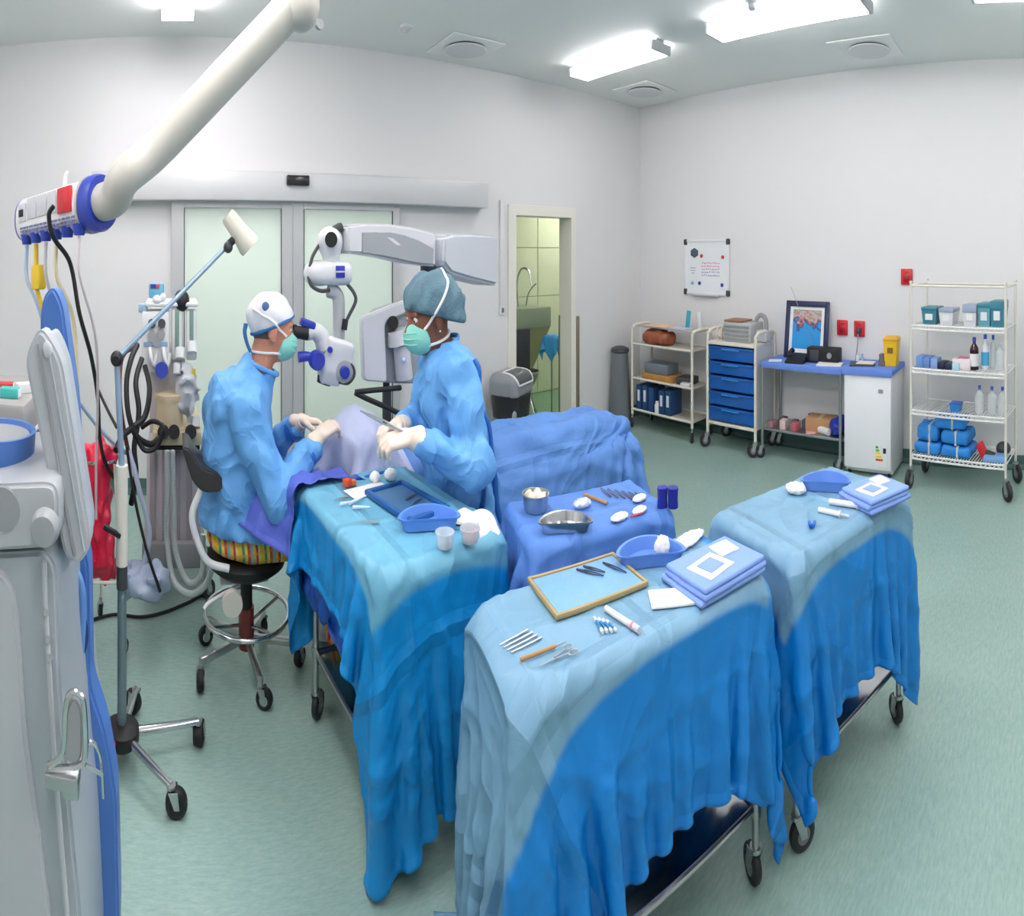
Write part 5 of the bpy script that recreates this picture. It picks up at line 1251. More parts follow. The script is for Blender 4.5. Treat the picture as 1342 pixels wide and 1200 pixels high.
wobj('ceiling_flange', MB().lathe([(0.0001, 0.04), (0.2, 0.04), (0.2, 0.015), (0.16, 0), (0.0001, 0)], (0.55, 2.33, ZC - 0.041), 32), m_pwhite, t)
wobj('joint_screw', MB().cyl((0.61, 2.265, 2.5), (0.615, 2.25, 2.5), 0.018), m_grey, t)
def sect(c, rx, rz, n=28, e=2.6):
    out = []
    for i in range(n):
        a = 2 * math.pi * i / n; ca, sa = math.cos(a), math.sin(a)
        out.append(c + nn * (rx * math.copysign(abs(ca) ** (2 / e), ca)) + up * (rz * math.copysign(abs(sa) ** (2 / e), sa)))
    return out
def loft(secs):
    b = MB(); n = len(secs[0])
    for s in secs: b.v += [tuple(p) for p in s]
    for k in range(len(secs) - 1):
        for i in range(n): j = (i + 1) % n; b.f.append((k * n + i, k * n + j, (k + 1) * n + j, (k + 1) * n + i))
    b.f += [tuple(range(n - 1, -1, -1)), tuple(range((len(secs) - 1) * n, len(secs) * n))]
    return b
LH = (Rh - Lh).length
hdp = wobj('service_head', loft([sect(Lh + u * s, 0.088 * k, 0.094 * k) for s, k in ((0.0, 0.93), (0.02, 1), (LH - 0.09, 1), (LH - 0.08, 0.98))]), m_pwhite, t)
wobj('blue_end_cap', loft([sect(Lh + u * s, 0.094 * k, 0.104 * k, e=2.2) for s, k in ((LH - 0.08, 0.96), (LH - 0.07, 1), (LH - 0.02, 1), (LH, 0.93))]), m_pblue, hdp)
wobj('cream_rim', loft([sect(Lh + u * s, 0.096, 0.106, e=2.2) for s in (LH - 0.095, LH - 0.078)]), m_pend, hdp)
wobj('left_end_cap', loft([sect(Lh + u * s, 0.086 * k, 0.092 * k) for s, k in ((-0.02, 0.9), (-0.004, 1), (0.008, 1))]), mat('violet_cap', (118, 118, 186), 0.4), hdp)
def face(s, h, d=0.0): return Lh + u * s + up * h + nn * (0.088 + d)
Rf = Matrix((u, nn, up)).transposed()
def fbox(name, s, h, ds, dh, m, d=0.004, par=None): return wobj(name, MB().box(face(s, h, d * 0.3), (ds, d * 2, dh), Rf, 0.003), m, par or hdp)
fbox('socket_plate', 0.09, 0.02, 0.075, 0.075, m_lgrey); fbox('black_socket', 0.085, 0.02, 0.045, 0.03, m_black, 0.008)
fbox('panel', 0.19, 0.03, 0.09, 0.085, m_lgrey); fbox('panel', 0.29, 0.03, 0.09, 0.085, m_lgrey); fbox('panel', 0.385, 0.03, 0.08, 0.085, m_lgrey)
fbox('red_dot', 0.4, 0.005, 0.018, 0.018, mat('red_mark', (200, 60, 90), 0.4), 0.008)
rso = fbox('red_socket', 0.5, 0.025, 0.11, 0.095, m_red, 0.008)
wobj('plug', MB().cyl(face(0.49, 0.01, 0.0), face(0.48, 0.005, 0.05), 0.024, 0.02), mat('dark_red_plastic'), rso)
mm = MB()
rs = np.random.default_rng(2)
for r_ in range(3):
    s = 0.06
    while s < 0.58:
        l = rs.uniform(0.01, 0.035); mm.box(face(s + l / 2, -0.042 - r_ * 0.014, -0.004 - 0.003 * r_), (l, 0.006, 0.008), Rf); s += l + rs.uniform(0.004, 0.014)
wobj('outlet_markings', mm, mat('violet_grey_print', (122, 122, 168), 0.6), hdp, False)
noz = []
for k in range(6):
    c = face(0.085 + k * 0.098, -0.088, -0.03)
    noz.append(c); wobj('gas_outlet', MB().cyl(c + up * 0.02, c - up * 0.022, 0.034, 0.024, 18), m_pblue, hdp)
wobj('teal_knob', MB().cyl(Lh - u * 0.015, Lh - u * 0.05, 0.02), mat('teal_plastic', (50, 130, 160), 0.4), hdp)
wobj('hook', MB().tube([Lh + u * 0.36 + up * 0.085, Lh + u * 0.37 + up * 0.13, Lh + u * 0.385 + up * 0.15], [0.012, 0.007], n=8), m_pwhite, hdp)
def hose(name, label, pts, r, m, cat='hose', group=None):
    return single(name, MB().tube([Vector(p) for p in pts], r, n=8, sub=8), m, label, cat, group)
def hang(k, d=0.024): return noz[k] - up * d
def low(k, d=0.16, dx=0.0): return noz[k] - up * d + Vector((dx, 0, 0))
m_hclear = mat('pale_blue_hose', (176, 196, 222), 0.35); m_hyel = mat('yellow_hose', (226, 190, 40), 0.45); m_hcream = mat('cream_hose', (226, 216, 178), 0.45)
hose('gas_hose', 'pale blue hose hanging from the leftmost outlet of the pendant', [hang(0), low(0), P(50, 400, 2.85), P(75, 480, 2.9), P(110, 535, 3.0), P(150, 582, 3.2), P(178, 600, 3.4)], 0.011, m_hclear, group='pendant hoses')
yp = thing('yellow_hose', 'yellow hose with a square yellow connector below the pendant', 'hose', tuple(P(62, 375, 2.8)))
wobj('tubing', MB().tube([hang(1), low(1, 0.06), low(1, 0.12)], 0.012, n=8), m_hyel, yp)
wobj('connector', MB().box(low(1, 0.16, 0.012), (0.085, 0.05, 0.1), Rf, 0.012), m_hyel, yp)
wobj('tail', MB().tube([low(1, 0.2), P(70, 460, 2.8), P(76, 560, 2.8), P(80, 660, 2.9)], 0.011, n=8), m_hyel, yp)
hose('gas_hose', 'grey hose hanging behind the yellow connector', [hang(2), low(2), P(76, 420, 2.8), P(84, 520, 2.9), P(96, 640, 3.0)], 0.009, m_lgrey, group='pendant hoses')
hose('gas_hose', 'cream hose hanging straight down behind the blue machine cover', [hang(3), low(3), P(96, 420, 2.75), P(103, 540, 2.8), P(108, 640, 2.95), P(112, 760, 3.1)], 0.011, m_hcream, group='pendant hoses')
hose('power_cable', 'black power cable from the red pendant socket to the floor', [face(0.48, 0.003, 0.05), face(0.455, -0.03, 0.06), face(0.45, -0.11, 0.03), P(92, 345, 2.7), P(104, 410, 2.72), P(119, 465, 2.8), P(128, 520, 2.9), P(131, 575, 3.0), P(140, 610, 3.1), P(160, 640, 3.2)], 0.0105, m_black, 'cable')
hose('power_cable', 'thin black cable branching to the lamp stand', [P(126, 505, 2.88), P(140, 535, 2.8), P(153, 560, 2.7)], 0.007, m_black, 'cable')
hose('gas_hose', 'thin white hose from the rightmost pendant outlet', [hang(5), low(5), P(125, 440, 2.7), P(128, 520, 2.85), P(126, 600, 3.0), P(126, 680, 3.1)], 0.007, mat('pinkish_white_hose', (222, 210, 212), 0.4), group='pendant hoses')

# ================================================================ grey and blue machine at the left edge
m_mg = mat('machine_grey', (166, 174, 180), 0.35); m_mgl = mat('machine_light_grey', (182, 186, 190), 0.35); m_mb = mat('machine_blue', (74, 118, 190), 0.4)
t = thing('ophthalmic_console', 'tall grey surgical console with blue back cover cut by the left edge', 'machine', (-0.5, 1.45, 0))
def prof(pts, Y, Y0, Y1, bev=0.012, rnd=0.03):
    """outline in a vertical plane given as photo pixels at depth Y, extruded Y0..Y1 with rounded edges"""
    pp = [P(x, y, Y) for x, y in pts]; n = len(pp); qq = []
    for i in range(n):      # round the outline's corners
        p, l, r_ = pp[i], pp[i - 1], pp[(i + 1) % n]
        a_ = p + (l - p).normalized() * min(rnd, 0.42 * (l - p).length); c_ = p + (r_ - p).normalized() * min(rnd, 0.42 * (r_ - p).length)
        qq += [a_.lerp(p, t_).lerp(p.lerp(c_, t_), t_) for t_ in (0, 0.25, 0.5, 0.75, 1)]
    pp = qq
    bm = bmesh.new(); vs = [bm.verts.new((p.x, Y0, p.z)) for p in pp]; f = bm.faces.new(vs)
    r = bmesh.ops.extrude_face_region(bm, geom=[f]); bmesh.ops.translate(bm, verts=[g for g in r['geom'] if isinstance(g, bmesh.types.BMVert)], vec=(0, Y1 - Y0, 0))
    bmesh.ops.recalc_face_normals(bm, faces=bm.faces[:])
    if bev: bmesh.ops.bevel(bm, geom=[e_ for e_ in bm.edges if abs(e_.verts[0].co.y - e_.verts[1].co.y) < 1e-6], offset=min(bev, 0.008), segments=3, affect='EDGES', clamp_overlap=True)
    bm.verts.index_update()
    mb = MB().add([v.co.copy() for v in bm.verts], [[v.index for v in f.verts] for f in bm.faces]); bm.free(); return mb
wobj('body', prof([(-170, 722), (60, 722), (74, 745), (79, 900), (92, 1060), (106, 1200), (116, 1420), (-170, 1420)], 1.25, 1.25, 1.72, 0.02), m_mg, t)
fp_ = wobj('front_panel', prof([(-160, 745), (0, 745), (18, 770), (26, 830), (34, 960), (52, 1090), (66, 1200), (80, 1400), (-160, 1400)], 1.24, 1.235, 1.26, 0.01), m_mgl, t)
wobj('console', prof([(-170, 632), (66, 632), (76, 645), (76, 708), (66, 718), (-170, 718)], 1.22, 1.22, 1.62, 0.014), m_mgl, t)
c = P(4, 666, 1.22)
wobj('emblem', MB().cyl(c + Vector((0, 0.004, 0)), c + Vector((0, -0.006, 0)), 0.04, n=28), m_grey, t)
c = P(60, 689, 1.2)
wobj('knob', MB().lathe([(0.0001, 0.03), (0.026, 0.028), (0.031, 0.018), (0.033, 0)], tuple(c), 28, axis_rot((0, -1, 0))), mat('knob_grey', (152, 157, 160), 0.4), t)
wobj('side_trim', MB().tube([P(58, 735, 1.235), P(60, 800, 1.235), P(66, 900, 1.235), P(72, 1000, 1.235), P(88, 1200, 1.235)], 0.006, n=8), m_mgl, t)
for y in (803, 838, 862): wobj('screw', MB().cyl(P(60 + (y - 803) * .08, y, 1.245), P(60 + (y - 803) * .08, y, 1.225), 0.006), m_chrome, t)
bw = wobj('blue_bowl', MB().lathe([(0.0001, 0.0), (0.085, 0.0), (0.1, 0.03), (0.104, 0.075), (0.096, 0.075), (0.09, 0.062), (0.0001, 0.062)], (P(-4, 600, 1.42).x, 1.42, P(0, 632, 1.3).z - 0.005), 32), m_mb, t)
wobj('bowl_plate', MB().lathe([(0.0001, 0.066), (0.088, 0.066), (0.09, 0.06)], (P(-4, 600, 1.42).x, 1.42, P(0, 632, 1.3).z - 0.005), 32), m_grey, bw)
sl = wobj('display_arm', prof([(31, 470), (52, 424), (80, 470), (120, 715), (104, 742), (84, 732)], 1.3, 1.3, 1.37, 0.012), mat('display_shell', (178, 183, 188), 0.35), t)
wobj('display_back', prof([(52, 452), (66, 430), (84, 470), (120, 700), (112, 726), (98, 718)], 1.37, 1.37, 1.46, 0.012), m_mg, sl)
wobj('display_ridge', MB().tube([P(50, 450, 1.295), P(62, 520, 1.295), P(82, 640, 1.295), P(98, 728, 1.295)], 0.004, n=6), m_grey, sl)
wobj('display_ridge', MB().tube([P(62, 452, 1.295), P(76, 530, 1.295), P(96, 640, 1.295), P(110, 722, 1.295)], 0.003, n=6), m_mg, sl)
wobj('display_latch', MB().ell(P(62, 458, 1.297), (0.012, 0.006, 0.016)), m_lgrey, sl)
bl = wobj('blue_cover', prof([(52, 420), (56, 388), (70, 374), (82, 400), (98, 520), (103, 600), (105, 700), (116, 740), (118, 900), (138, 960), (152, 1040), (156, 1200), (150, 1420), (60, 1420), (60, 700)], 1.55, 1.55, 1.64, 0.012), m_mb, t)
wobj('handle_hole_shade', MB().ell(P(100, 830, 1.545), (0.035, 0.012, 0.06)), mat('hole_shade_blue', (34, 58, 108), 0.5), bl)  # dark ellipsoid paints the shade of a handle hole that is not cut
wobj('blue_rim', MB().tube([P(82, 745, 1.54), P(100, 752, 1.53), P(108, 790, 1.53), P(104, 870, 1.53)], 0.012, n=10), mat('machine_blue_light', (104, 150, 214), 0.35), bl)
br = wobj('chrome_bracket', MB().tube([P(64, 1005, 1.17), P(82, 985, 1.17), P(86, 930, 1.17), P(92, 908, 1.17), P(104, 910, 1.17), P(110, 925, 1.17), P(112, 985, 1.17), P(104, 1002, 1.17), P(80, 1006, 1.17)], 0.006, n=8, cyc=True), m_chrome, t)
wobj('bracket_pouch', prof([(84, 990), (88, 930), (94, 912), (103, 914), (108, 930), (109, 985), (100, 998)], 1.18, 1.17, 1.19, 0.003), m_grey, br)
wobj('bracket_clamp', MB().box(P(82, 1018, 1.18), (0.075, 0.04, 0.026), None, 0.006).box(P(94, 1030, 1.18), (0.034, 0.03, 0.03), None, 0.005), m_steel, br)
wobj('bracket_wire', MB().tube([P(106, 1000, 1.17), P(118, 972, 1.18), P(130, 985, 1.19), P(134, 1012, 1.2), P(136, 1045, 1.2)], 0.004, n=8).tube([P(112, 1002, 1.17), P(134, 1015, 1.19)], 0.004, n=6), m_chrome, br)
for x in (-0.72, -0.3):
    for y in (1.32, 1.66): caster(t, x + 0.5, y - 1.45, 0.1, 0.045, 0.5)

# blue cart behind it
t = thing('supply_cart', 'grey topped cart with dark blue drawers behind the grey console', 'cart', (-0.95, 2.35, 0))
obj('cart_body', MB().bb((-0.35, -0.2, 0.12), (0.35, 0.25, 1.16), 0.012), mat('cart_navy', (26, 74, 128), 0.4), t)
obj('cart_top', MB().bb((-0.38, -0.23, 1.16), (0.38, 0.28, 1.275), 0.012), mat('cart_top_grey', (160, 158, 156), 0.4), t)
obj('top_edge', MB().bb((-0.385, -0.235, 1.15), (0.385, 0.285, 1.165), 0.004), m_lgrey, t)
for k in range(4):
    d = obj('drawer', MB().bb((-0.33, -0.215, 0.16 + k * 0.245), (0.33, -0.198, 0.39 + k * 0.245), 0.006), mat('cart_navy'), t)
    obj('handle', MB().tube([(-0.12, -0.215, 0.34 + k * 0.245), (-0.11, -0.245, 0.34 + k * 0.245), (0.11, -0.245, 0.34 + k * 0.245), (0.12, -0.215, 0.34 + k * 0.245)], 0.007, n=8, sub=3), m_steel, d)
for x in (-0.3, 0.3):
    for y in (-0.15, 0.2): caster(t, x, y, 0.13, 0.05, 0.3)
for k, (x, y, c, n_) in enumerate(((-0.66, 2.22, (70, 190, 180), 'mint green'), (-0.71, 2.3, (200, 60, 60), 'red'), (-0.74, 2.2, (60, 90, 180), 'blue'), (-0.62, 2.32, (226, 226, 226), 'white'))):
    q = thing('medicine_box', n_ + ' small box on the cart behind the grey console', 'box', (x, y, 1.276), 0.2 * k, 'small boxes on the cart')
    obj('carton', MB().box((0, 0, 0.016), (0.08, 0.045, 0.032), None, 0.003), mat('med_' + n_, c, 0.5), q)
    obj('flap', MB().box((0.041, 0, 0.016), (0.003, 0.04, 0.026)), m_lab, q, False)

# ================================================================ examination lamp on a five-leg stand
bx, by = -0.215, 2.42
t = thing('exam_lamp', 'examination lamp on a wheeled pole with a long jointed arm', 'lamp', (bx, by, 0))
m_lp = mat('lamp_pole_blue_grey', (150, 172, 194), 0.3, 0.4)
wobj('lower_pole', MB().cyl((bx, by, 0.13), (bx, by, 0.62), 0.02, n=14), mat('pole_grey', (118, 136, 144), 0.35, 0.4), t)
wobj('mid_sleeve', MB().cyl((bx, by, 0.68), (bx, by, 1.02), 0.026, n=16), mat('sleeve_cream', (214, 212, 200), 0.4), t)
wobj('collar', MB().cyl((bx, by, 0.6), (bx, by, 0.69), 0.024, n=16), m_dkgrey, t)
wobj('lever', MB().box((bx - 0.04, by - 0.02, 0.8), (0.08, 0.02, 0.018), (0, 0.4, 0), 0.004), m_black, t)
top = P(153, 470, by); wobj('upper_pole', MB().cyl((bx, by, 1.0), top, 0.013, n=12), m_lp, t)
wobj('pole_joint', MB().ell(top, (0.028, 0.028, 0.028)).cyl(top + Vector((0, -0.03, 0)), top + Vector((0, -0.045, 0)), 0.016), m_black, t)
tip = P(298, 322, 2.62); wobj('boom', MB().tube([top, tip], 0.01, n=10), m_lp, t)
hj = P(303, 315, 2.6); wobj('head_joint', MB().ell(P(299, 324, 2.6), (0.022, 0.022, 0.022)).cyl(tip, P(308, 312, 2.6), 0.016), m_dkgrey, t)
dn = (P(330, 322, 2.6) - P(304, 286, 2.6)).normalized()
hc = P(314, 304, 2.6); wobj('lamp_head', MB().lathe([(0.0001, -0.085), (0.03, -0.085), (0.036, -0.075), (0.04, 0.0), (0.052, 0.06), (0.05, 0.075), (0.0001, 0.07)], tuple(hc), 24, axis_rot(dn)), mat('lamp_head_cream', (228, 222, 208), 0.4), t)
hub = wobj('base_hub', MB().lathe([(0.0001, 0.07), (0.06, 0.07), (0.075, 0.085), (0.075, 0.125), (0.05, 0.14), (0.0001, 0.14)], (bx, by, 0), 24), m_black, t)
for k, (x, y) in enumerate(((0.0, 2.2), (0.12, 2.5), (-0.17, 2.68), (-0.46, 2.56), (-0.33, 2.16))):
    e = Vector((x, y, 0.095)); c0 = Vector((bx, by, 0.105)); d = (e - c0).normalized()
    wobj('foot', MB().tube([c0 + d * 0.05, e], [0.017, 0.013], n=10), m_chrome, t)
    if k in (3, 4): wobj('red_lock', MB().box(c0 + d * 0.085 + Vector((0, 0, 0.015)), (0.03, 0.02, 0.014), None, 0.004), mat('red_mark2', (214, 30, 70), 0.4), t)
    caster(t, x - bx, y - by, 0.1, 0.044, k * 1.3, m_black, 0.95, m_black)

# ================================================================ anaesthesia machine
AY = 3.6
t = thing('anaesthesia_machine', 'grey anaesthesia machine with gauges and flow tubes behind the surgeon', 'machine', (0.02, AY, 0))
m_an = mat('anaesthesia_grey', (206, 200, 202), 0.4); m_anl = mat('anaesthesia_light', (224, 226, 226), 0.4); m_anb = mat('tan_canister', (216, 198, 164), 0.4)
def ab(name, x0, y0, x1, y1, Y0, Y1, m, bev=0.01, par=None):
    a = P(x0, y0, Y0); b_ = P(x1, y1, Y0)
    return wobj(name, MB().bb((a.x, Y0, b_.z), (b_.x, Y1, a.z), bev), m, par or t)
ab('lower_cabinet', 192, 588, 264, 712, AY - 0.05, AY + 0.4, m_an)
for k in range(4): ab('rib', 196 + k * 16, 592, 204 + k * 16, 708, AY - 0.062, AY - 0.045, mat('mauve_grey', (168, 160, 168), 0.45), 0.003)
ab('base', 186, 712, 268, 745, AY - 0.1, AY + 0.42, mat('base_grey', (150, 152, 154), 0.45))
for x in (-0.16, 0.2):
    for y in (-0.04, 0.36): caster(t, x, y, 0.2, 0.05, 0.6)
ab('work_shelf', 200, 566, 264, 584, AY - 0.22, AY + 0.35, m_anb)
ab('shelf_edge', 203, 584, 262, 590, AY - 0.2, AY + 0.3, m_black)
for x in (214, 228, 250): wobj('shelf_knob', MB().cyl(P(x, 566, AY - 0.25), P(x, 566, AY - 0.21), 0.035), m_black, t)
ab('column', 196, 455, 240, 568, AY + 0.0, AY + 0.3, m_an)
pn = ab('gauge_panel', 186, 408, 222, 488, AY - 0.12, AY + 0.05, m_anl)
for x, y in ((199, 424), (212, 424)): wobj('dial', MB().cyl(P(x, y, AY - 0.14), P(x, y, AY - 0.11), 0.024), m_dkgrey, pn)
for x, y in ((199, 440), (211, 438), (205, 448)): wobj('gauge', MB().cyl(P(x, y, AY - 0.135), P(x, y, AY - 0.11), 0.026), m_grey, pn)
wobj('blue_strip', MB().box(P(204, 451, AY - 0.123), (0.15, 0.01, 0.022), None, 0.002), mat('strip_blue', (140, 166, 198), 0.4), pn)
for x in (196, 214): wobj('hook_tube', MB().tube([P(x, 455, AY - 0.13), P(x + 2, 470, AY - 0.15), P(x + 6, 478, AY - 0.14), P(x + 9, 462, AY - 0.13)], 0.012, n=8), m_white, pn)
wobj('blue_knob', MB().cyl(P(212, 485, AY - 0.17), P(212, 485, AY - 0.1), 0.04, n=20), m_pblue, t)
for k, x in enumerate((230, 249)):
    f = ab('flow_tube_frame', x - 5, 398 + k * 8, x + 9, 472, AY - 0.1, AY - 0.04, m_anl, 0.012)
    wobj('flow_tube', MB().box(P(x + 2, 432, AY - 0.103), (0.025, 0.012, 0.2), None, 0.004), mat('tube_green', (120, 150, 138), 0.25), f)
ab('top_shelf', 190, 396, 260, 402, AY - 0.12, AY + 0.2, m_anl)
mo = ab('monitor', 195, 371, 215, 391, AY - 0.08, AY - 0.02, mat('monitor_teal', (110, 176, 204), 0.4))
wobj('monitor_display', MB().box(P(201, 375, AY - 0.083), (0.035, 0.006, 0.02)), mat('monitor_navy', (40, 60, 160), 0.4), mo, False)
wobj('monitor_red_mark', MB().box(P(207, 375, AY - 0.084), (0.02, 0.006, 0.018)), mat('monitor_red', (220, 50, 80), 0.4), mo, False)
ab('side_monitor', 181, 398, 193, 410, AY - 0.1, AY - 0.03, mat('side_mon', (150, 180, 206), 0.4))
wobj('black_knob', MB().ell(P(238, 394, AY - 0.08), (0.05, 0.05, 0.055)), m_black, t)
wobj('small_knob', MB().ell(P(214, 389, AY - 0.09), (0.02, 0.02, 0.02)).ell(P(206, 393, AY - 0.1), (0.03, 0.03, 0.025)), m_white, t)
cn = wobj('absorber_canister', MB().cyl(P(222, 562, AY - 0.14), P(222, 522, AY - 0.14), 0.082, n=24), m_anb, t)
wobj('canister_lid', MB().cyl(P(222, 522, AY - 0.14), P(222, 515, AY - 0.14), 0.088, n=24), m_anb, cn); wobj('canister_base', MB().cyl(P(222, 566, AY - 0.14), P(222, 558, AY - 0.14), 0.1, n=24), mat('pale_tan', (226, 206, 172), 0.4), cn)
bgc = P(244, 512, AY - 0.14)
wobj('breathing_bag', sdf(s_disp(s_ell(tuple(bgc), (0.065, 0.06, 0.13)), waves([(60, 40, 30), (-40, 50, 60), (30, -60, 50)], 0.02, 3)), tuple(bgc - Vector((0.1, 0.1, 0.17))), tuple(bgc + Vector((0.1, 0.1, 0.17))), 0.012), mat('silver_bag', (198, 202, 206), 0.3), t)
for x, y, r_ in ((236, 470, 0.03), (252, 462, 0.03), (232, 490, 0.024), (256, 560, 0.03)): wobj('valve', MB().cyl(P(x, y, AY - 0.16), P(x, y - 14, AY - 0.14), r_), m_anl, t)
wobj('yellow_tag', MB().box(P(254, 490, AY - 0.17), (0.02, 0.01, 0.05)), m_hyel, t, False)
# black breathing circuit
bh = [[(180, 452, 3.4), (172, 470, 3.3), (166, 500, 3.25), (168, 540, 3.2), (178, 570, 3.2), (196, 582, 3.25), (208, 575, 3.3)],
      [(186, 470, 3.4), (178, 500, 3.3), (182, 540, 3.25), (176, 585, 3.2), (178, 620, 3.2), (172, 660, 3.25)],
      [(190, 480, 3.4), (196, 510, 3.3), (190, 545, 3.25), (174, 560, 3.2), (160, 572, 3.1), (152, 590, 3.0)],
      [(178, 455, 3.4), (164, 462, 3.35), (158, 480, 3.3), (157, 520, 3.2), (162, 560, 3.2), (170, 600, 3.2)],
      [(186, 560, 3.3), (200, 552, 3.25), (214, 560, 3.2), (206, 585, 3.2), (190, 590, 3.2), (180, 575, 3.2)]]
for k, pts in enumerate(bh):
    hose('breathing_hose', ['black hose looping down from the gauge panel', 'black hose hanging straight beside the machine column', 'black hose curving left to the lamp stand', 'dark red-brown hose at the far left of the machine', 'black hose coiled in front of the tan canister'][k], [P(*q) for q in pts], 0.016 if k < 3 else 0.012, m_black if k != 3 else mat('red_brown_rubber', (96, 52, 50), 0.5), 'hose', 'breathing hoses of the anaesthesia machine')
m_cl = mat('clear_corrugated', (206, 214, 214), 0.3, alpha=0.85)
def corr(pts, r):
    pts = catmull([Vector(p) for p in pts], 14); b = MB()
    b.tube(pts, r * 0.88, n=10, smooth=False)
    for i in range(1, len(pts) - 1, 1):
        d = (pts[i + 1] - pts[i - 1]).normalized(); b.cyl(pts[i] - d * 0.004, pts[i] + d * 0.004, r, n=10)
    return b
for k, pts in enumerate(([(219, 590, 3.3), (219, 650, 3.3), (219, 710, 3.3), (228, 760, 3.25), (248, 778, 3.2), (268, 768, 3.15), (278, 745, 3.1)], [(226, 590, 3.32), (228, 660, 3.32), (230, 720, 3.3), (246, 762, 3.25), (264, 752, 3.2), (266, 700, 3.2)])):
    single('corrugated_hose', corr([P(*q) for q in pts], 0.016), m_cl, ['outer clear corrugated hose looping to the floor behind the stool', 'inner clear corrugated hose looping behind the stool'][k], 'hose', 'clear corrugated hoses')
tb_ = thing('tube_bag', 'pale lilac plastic bag of tubing lying by the lamp stand', 'bag', tuple(P(192, 782, 3.1)))
gc = P(190, 760, 3.1)
wobj('bag_film', sdf(s_disp(s_ell(tuple(gc), (0.13, 0.1, 0.07)), waves([(40, 30, 60), (-50, 40, 30), (25, -60, 40)], 0.02, 6)), tuple(gc - Vector((.18, .15, .11))), tuple(gc + Vector((.18, .15, .11))), 0.014), mat('lilac_film', (170, 184, 208), 0.2, alpha=0.9), tb_)
wobj('tubing', MB().tube([P(170, 590, 3.2), P(182, 640, 3.15), P(196, 700, 3.12), P(186, 745, 3.1)], 0.014, n=8), mat('lilac_tube', (176, 184, 206), 0.3), tb_)
wobj('strap', MB().tube([P(166, 585, 3.0), P(176, 650, 3.0), P(192, 720, 3.0), P(210, 775, 3.0)], 0.008, n=8), m_black, tb_)
hose('floor_cable', 'black cable lying across the floor from lamp stand to stool', [at(120, 812, 0.01), at(150, 805, 0.01), at(185, 808, 0.01), at(215, 802, 0.01), at(245, 790, 0.01), at(270, 779, 0.01), at(310, 780, 0.01)], 0.008, m_black, 'cable')
# red waste bag on its stand
t = thing('waste_bag_stand', 'red plastic waste bag hanging on a wheeled wire stand', 'bag stand', tuple(P(127, 700, 3.2).xy) + (0,))
rc = P(127, 668, 3.2)
fb_ = s_union([s_cap(tuple(P(126, 605, 3.2)), tuple(P(128, 730, 3.2)), 0.085, 0.075), s_ell(tuple(P(128, 595, 3.2)), (0.11, 0.09, 0.05)), s_ell(tuple(P(140, 740, 3.18)), (0.05, 0.05, 0.09))], 0.04)
wobj('red_bag', sdf(s_disp(fb_, waves([(40, 30, 12), (-36, 34, 18), (50, -20, 30), (70, 40, -30)], 0.022, 2)), tuple(rc - Vector((0.2, 0.2, 0.45))), tuple(rc + Vector((0.2, 0.2, 0.42))), 0.014), mat('red_bag_film', (222, 34, 72), 0.3), t)
hb_ = wobj('hoop', MB().tube([rc + Vector((0.12 * math.cos(a), 0.1 * math.sin(a), 0.24)) for a in np.linspace(0, 6.283, 18)[:-1]], 0.007, n=8, cyc=True, sub=2), m_chrome, t)
for k, (dx, dy) in enumerate(((-0.16, -0.14), (0.16, -0.14), (0.0, 0.17))):
    wobj('leg', MB().tube([rc + Vector((dx * 0.7, dy * 0.7, 0.24)), Vector((rc.x + dx, rc.y + dy, 0.1))], 0.007, n=8), m_cream, t)
    caster(t, rc.x + dx - t.location.x, rc.y + dy - t.location.y, 0.1, 0.035, k)
wobj('lower_bar', MB().tube([Vector((rc.x - 0.16, rc.y - 0.14, 0.3)), Vector((rc.x + 0.16, rc.y - 0.14, 0.32))], 0.008, n=8), m_cream, t)
# ================================================================ surgeon's stool
SXc, SYc = 0.40, 2.96
t = thing('surgeon_stool', 'wheeled surgeon stool with black seat, foot ring and backrest', 'stool', (SXc, SYc, 0))
obj('seat', MB().lathe([(0.0001, 0.425), (0.17, 0.43), (0.205, 0.455), (0.21, 0.485), (0.19, 0.5), (0.0001, 0.5)], n=32), m_black, t)
obj('seat_bracket', MB().box((-0.02, 0, 0.405), (0.26, 0.16, 0.035), None, 0.012), m_lgrey, t)
obj('column', MB().cyl((0, 0, 0.22), (0, 0, 0.42), 0.032, n=18), m_black, t)
obj('column_base', MB().cyl((0, 0, 0.09), (0, 0, 0.26), 0.042, n=18), mat('maroon_enamel', (112, 48, 44), 0.35), t)
obj('foot_ring', MB().tube([(0.225 * math.cos(a), 0.225 * math.sin(a), 0.235) for a in np.linspace(0, 2 * math.pi, 25)[:-1]], 0.011, n=10, cyc=True, sub=2), m_chrome, t)
for k in range(4): a_ = k * math.pi / 2 + 0.5; obj('ring_spoke', MB().tube([(0.03 * math.cos(a_), 0.03 * math.sin(a_), 0.19), (0.22 * math.cos(a_), 0.22 * math.sin(a_), 0.235)], 0.008, n=8), m_chrome, t)
for k in range(5):
    a_ = k * 2 * math.pi / 5 - 1.45; c_, s_ = math.cos(a_), math.sin(a_)
    obj('foot', MB().box((0.15 * c_, 0.15 * s_, 0.12), (0.26, 0.03, 0.032), Matrix.Rotation(a_, 3, 'Z') @ Matrix.Rotation(0.08, 3, 'Y'), 0.006), m_steel, t)
    caster(t, 0.275 * c_, 0.275 * s_, 0.115, 0.042, a_ + 1, m_black, 0.8, m_chrome)
hw_ = obj('hand_wheel', MB().cyl((-0.1, -0.2, 0.385), (-0.1, -0.235, 0.385), 0.05, n=20), mat('wheel_cream', (206, 200, 190), 0.4), t)
obj('lever', MB().tube([(-0.05, -0.1, 0.4), (-0.2, -0.18, 0.38), (-0.24, -0.2, 0.36)], 0.008, n=8), m_white, t)
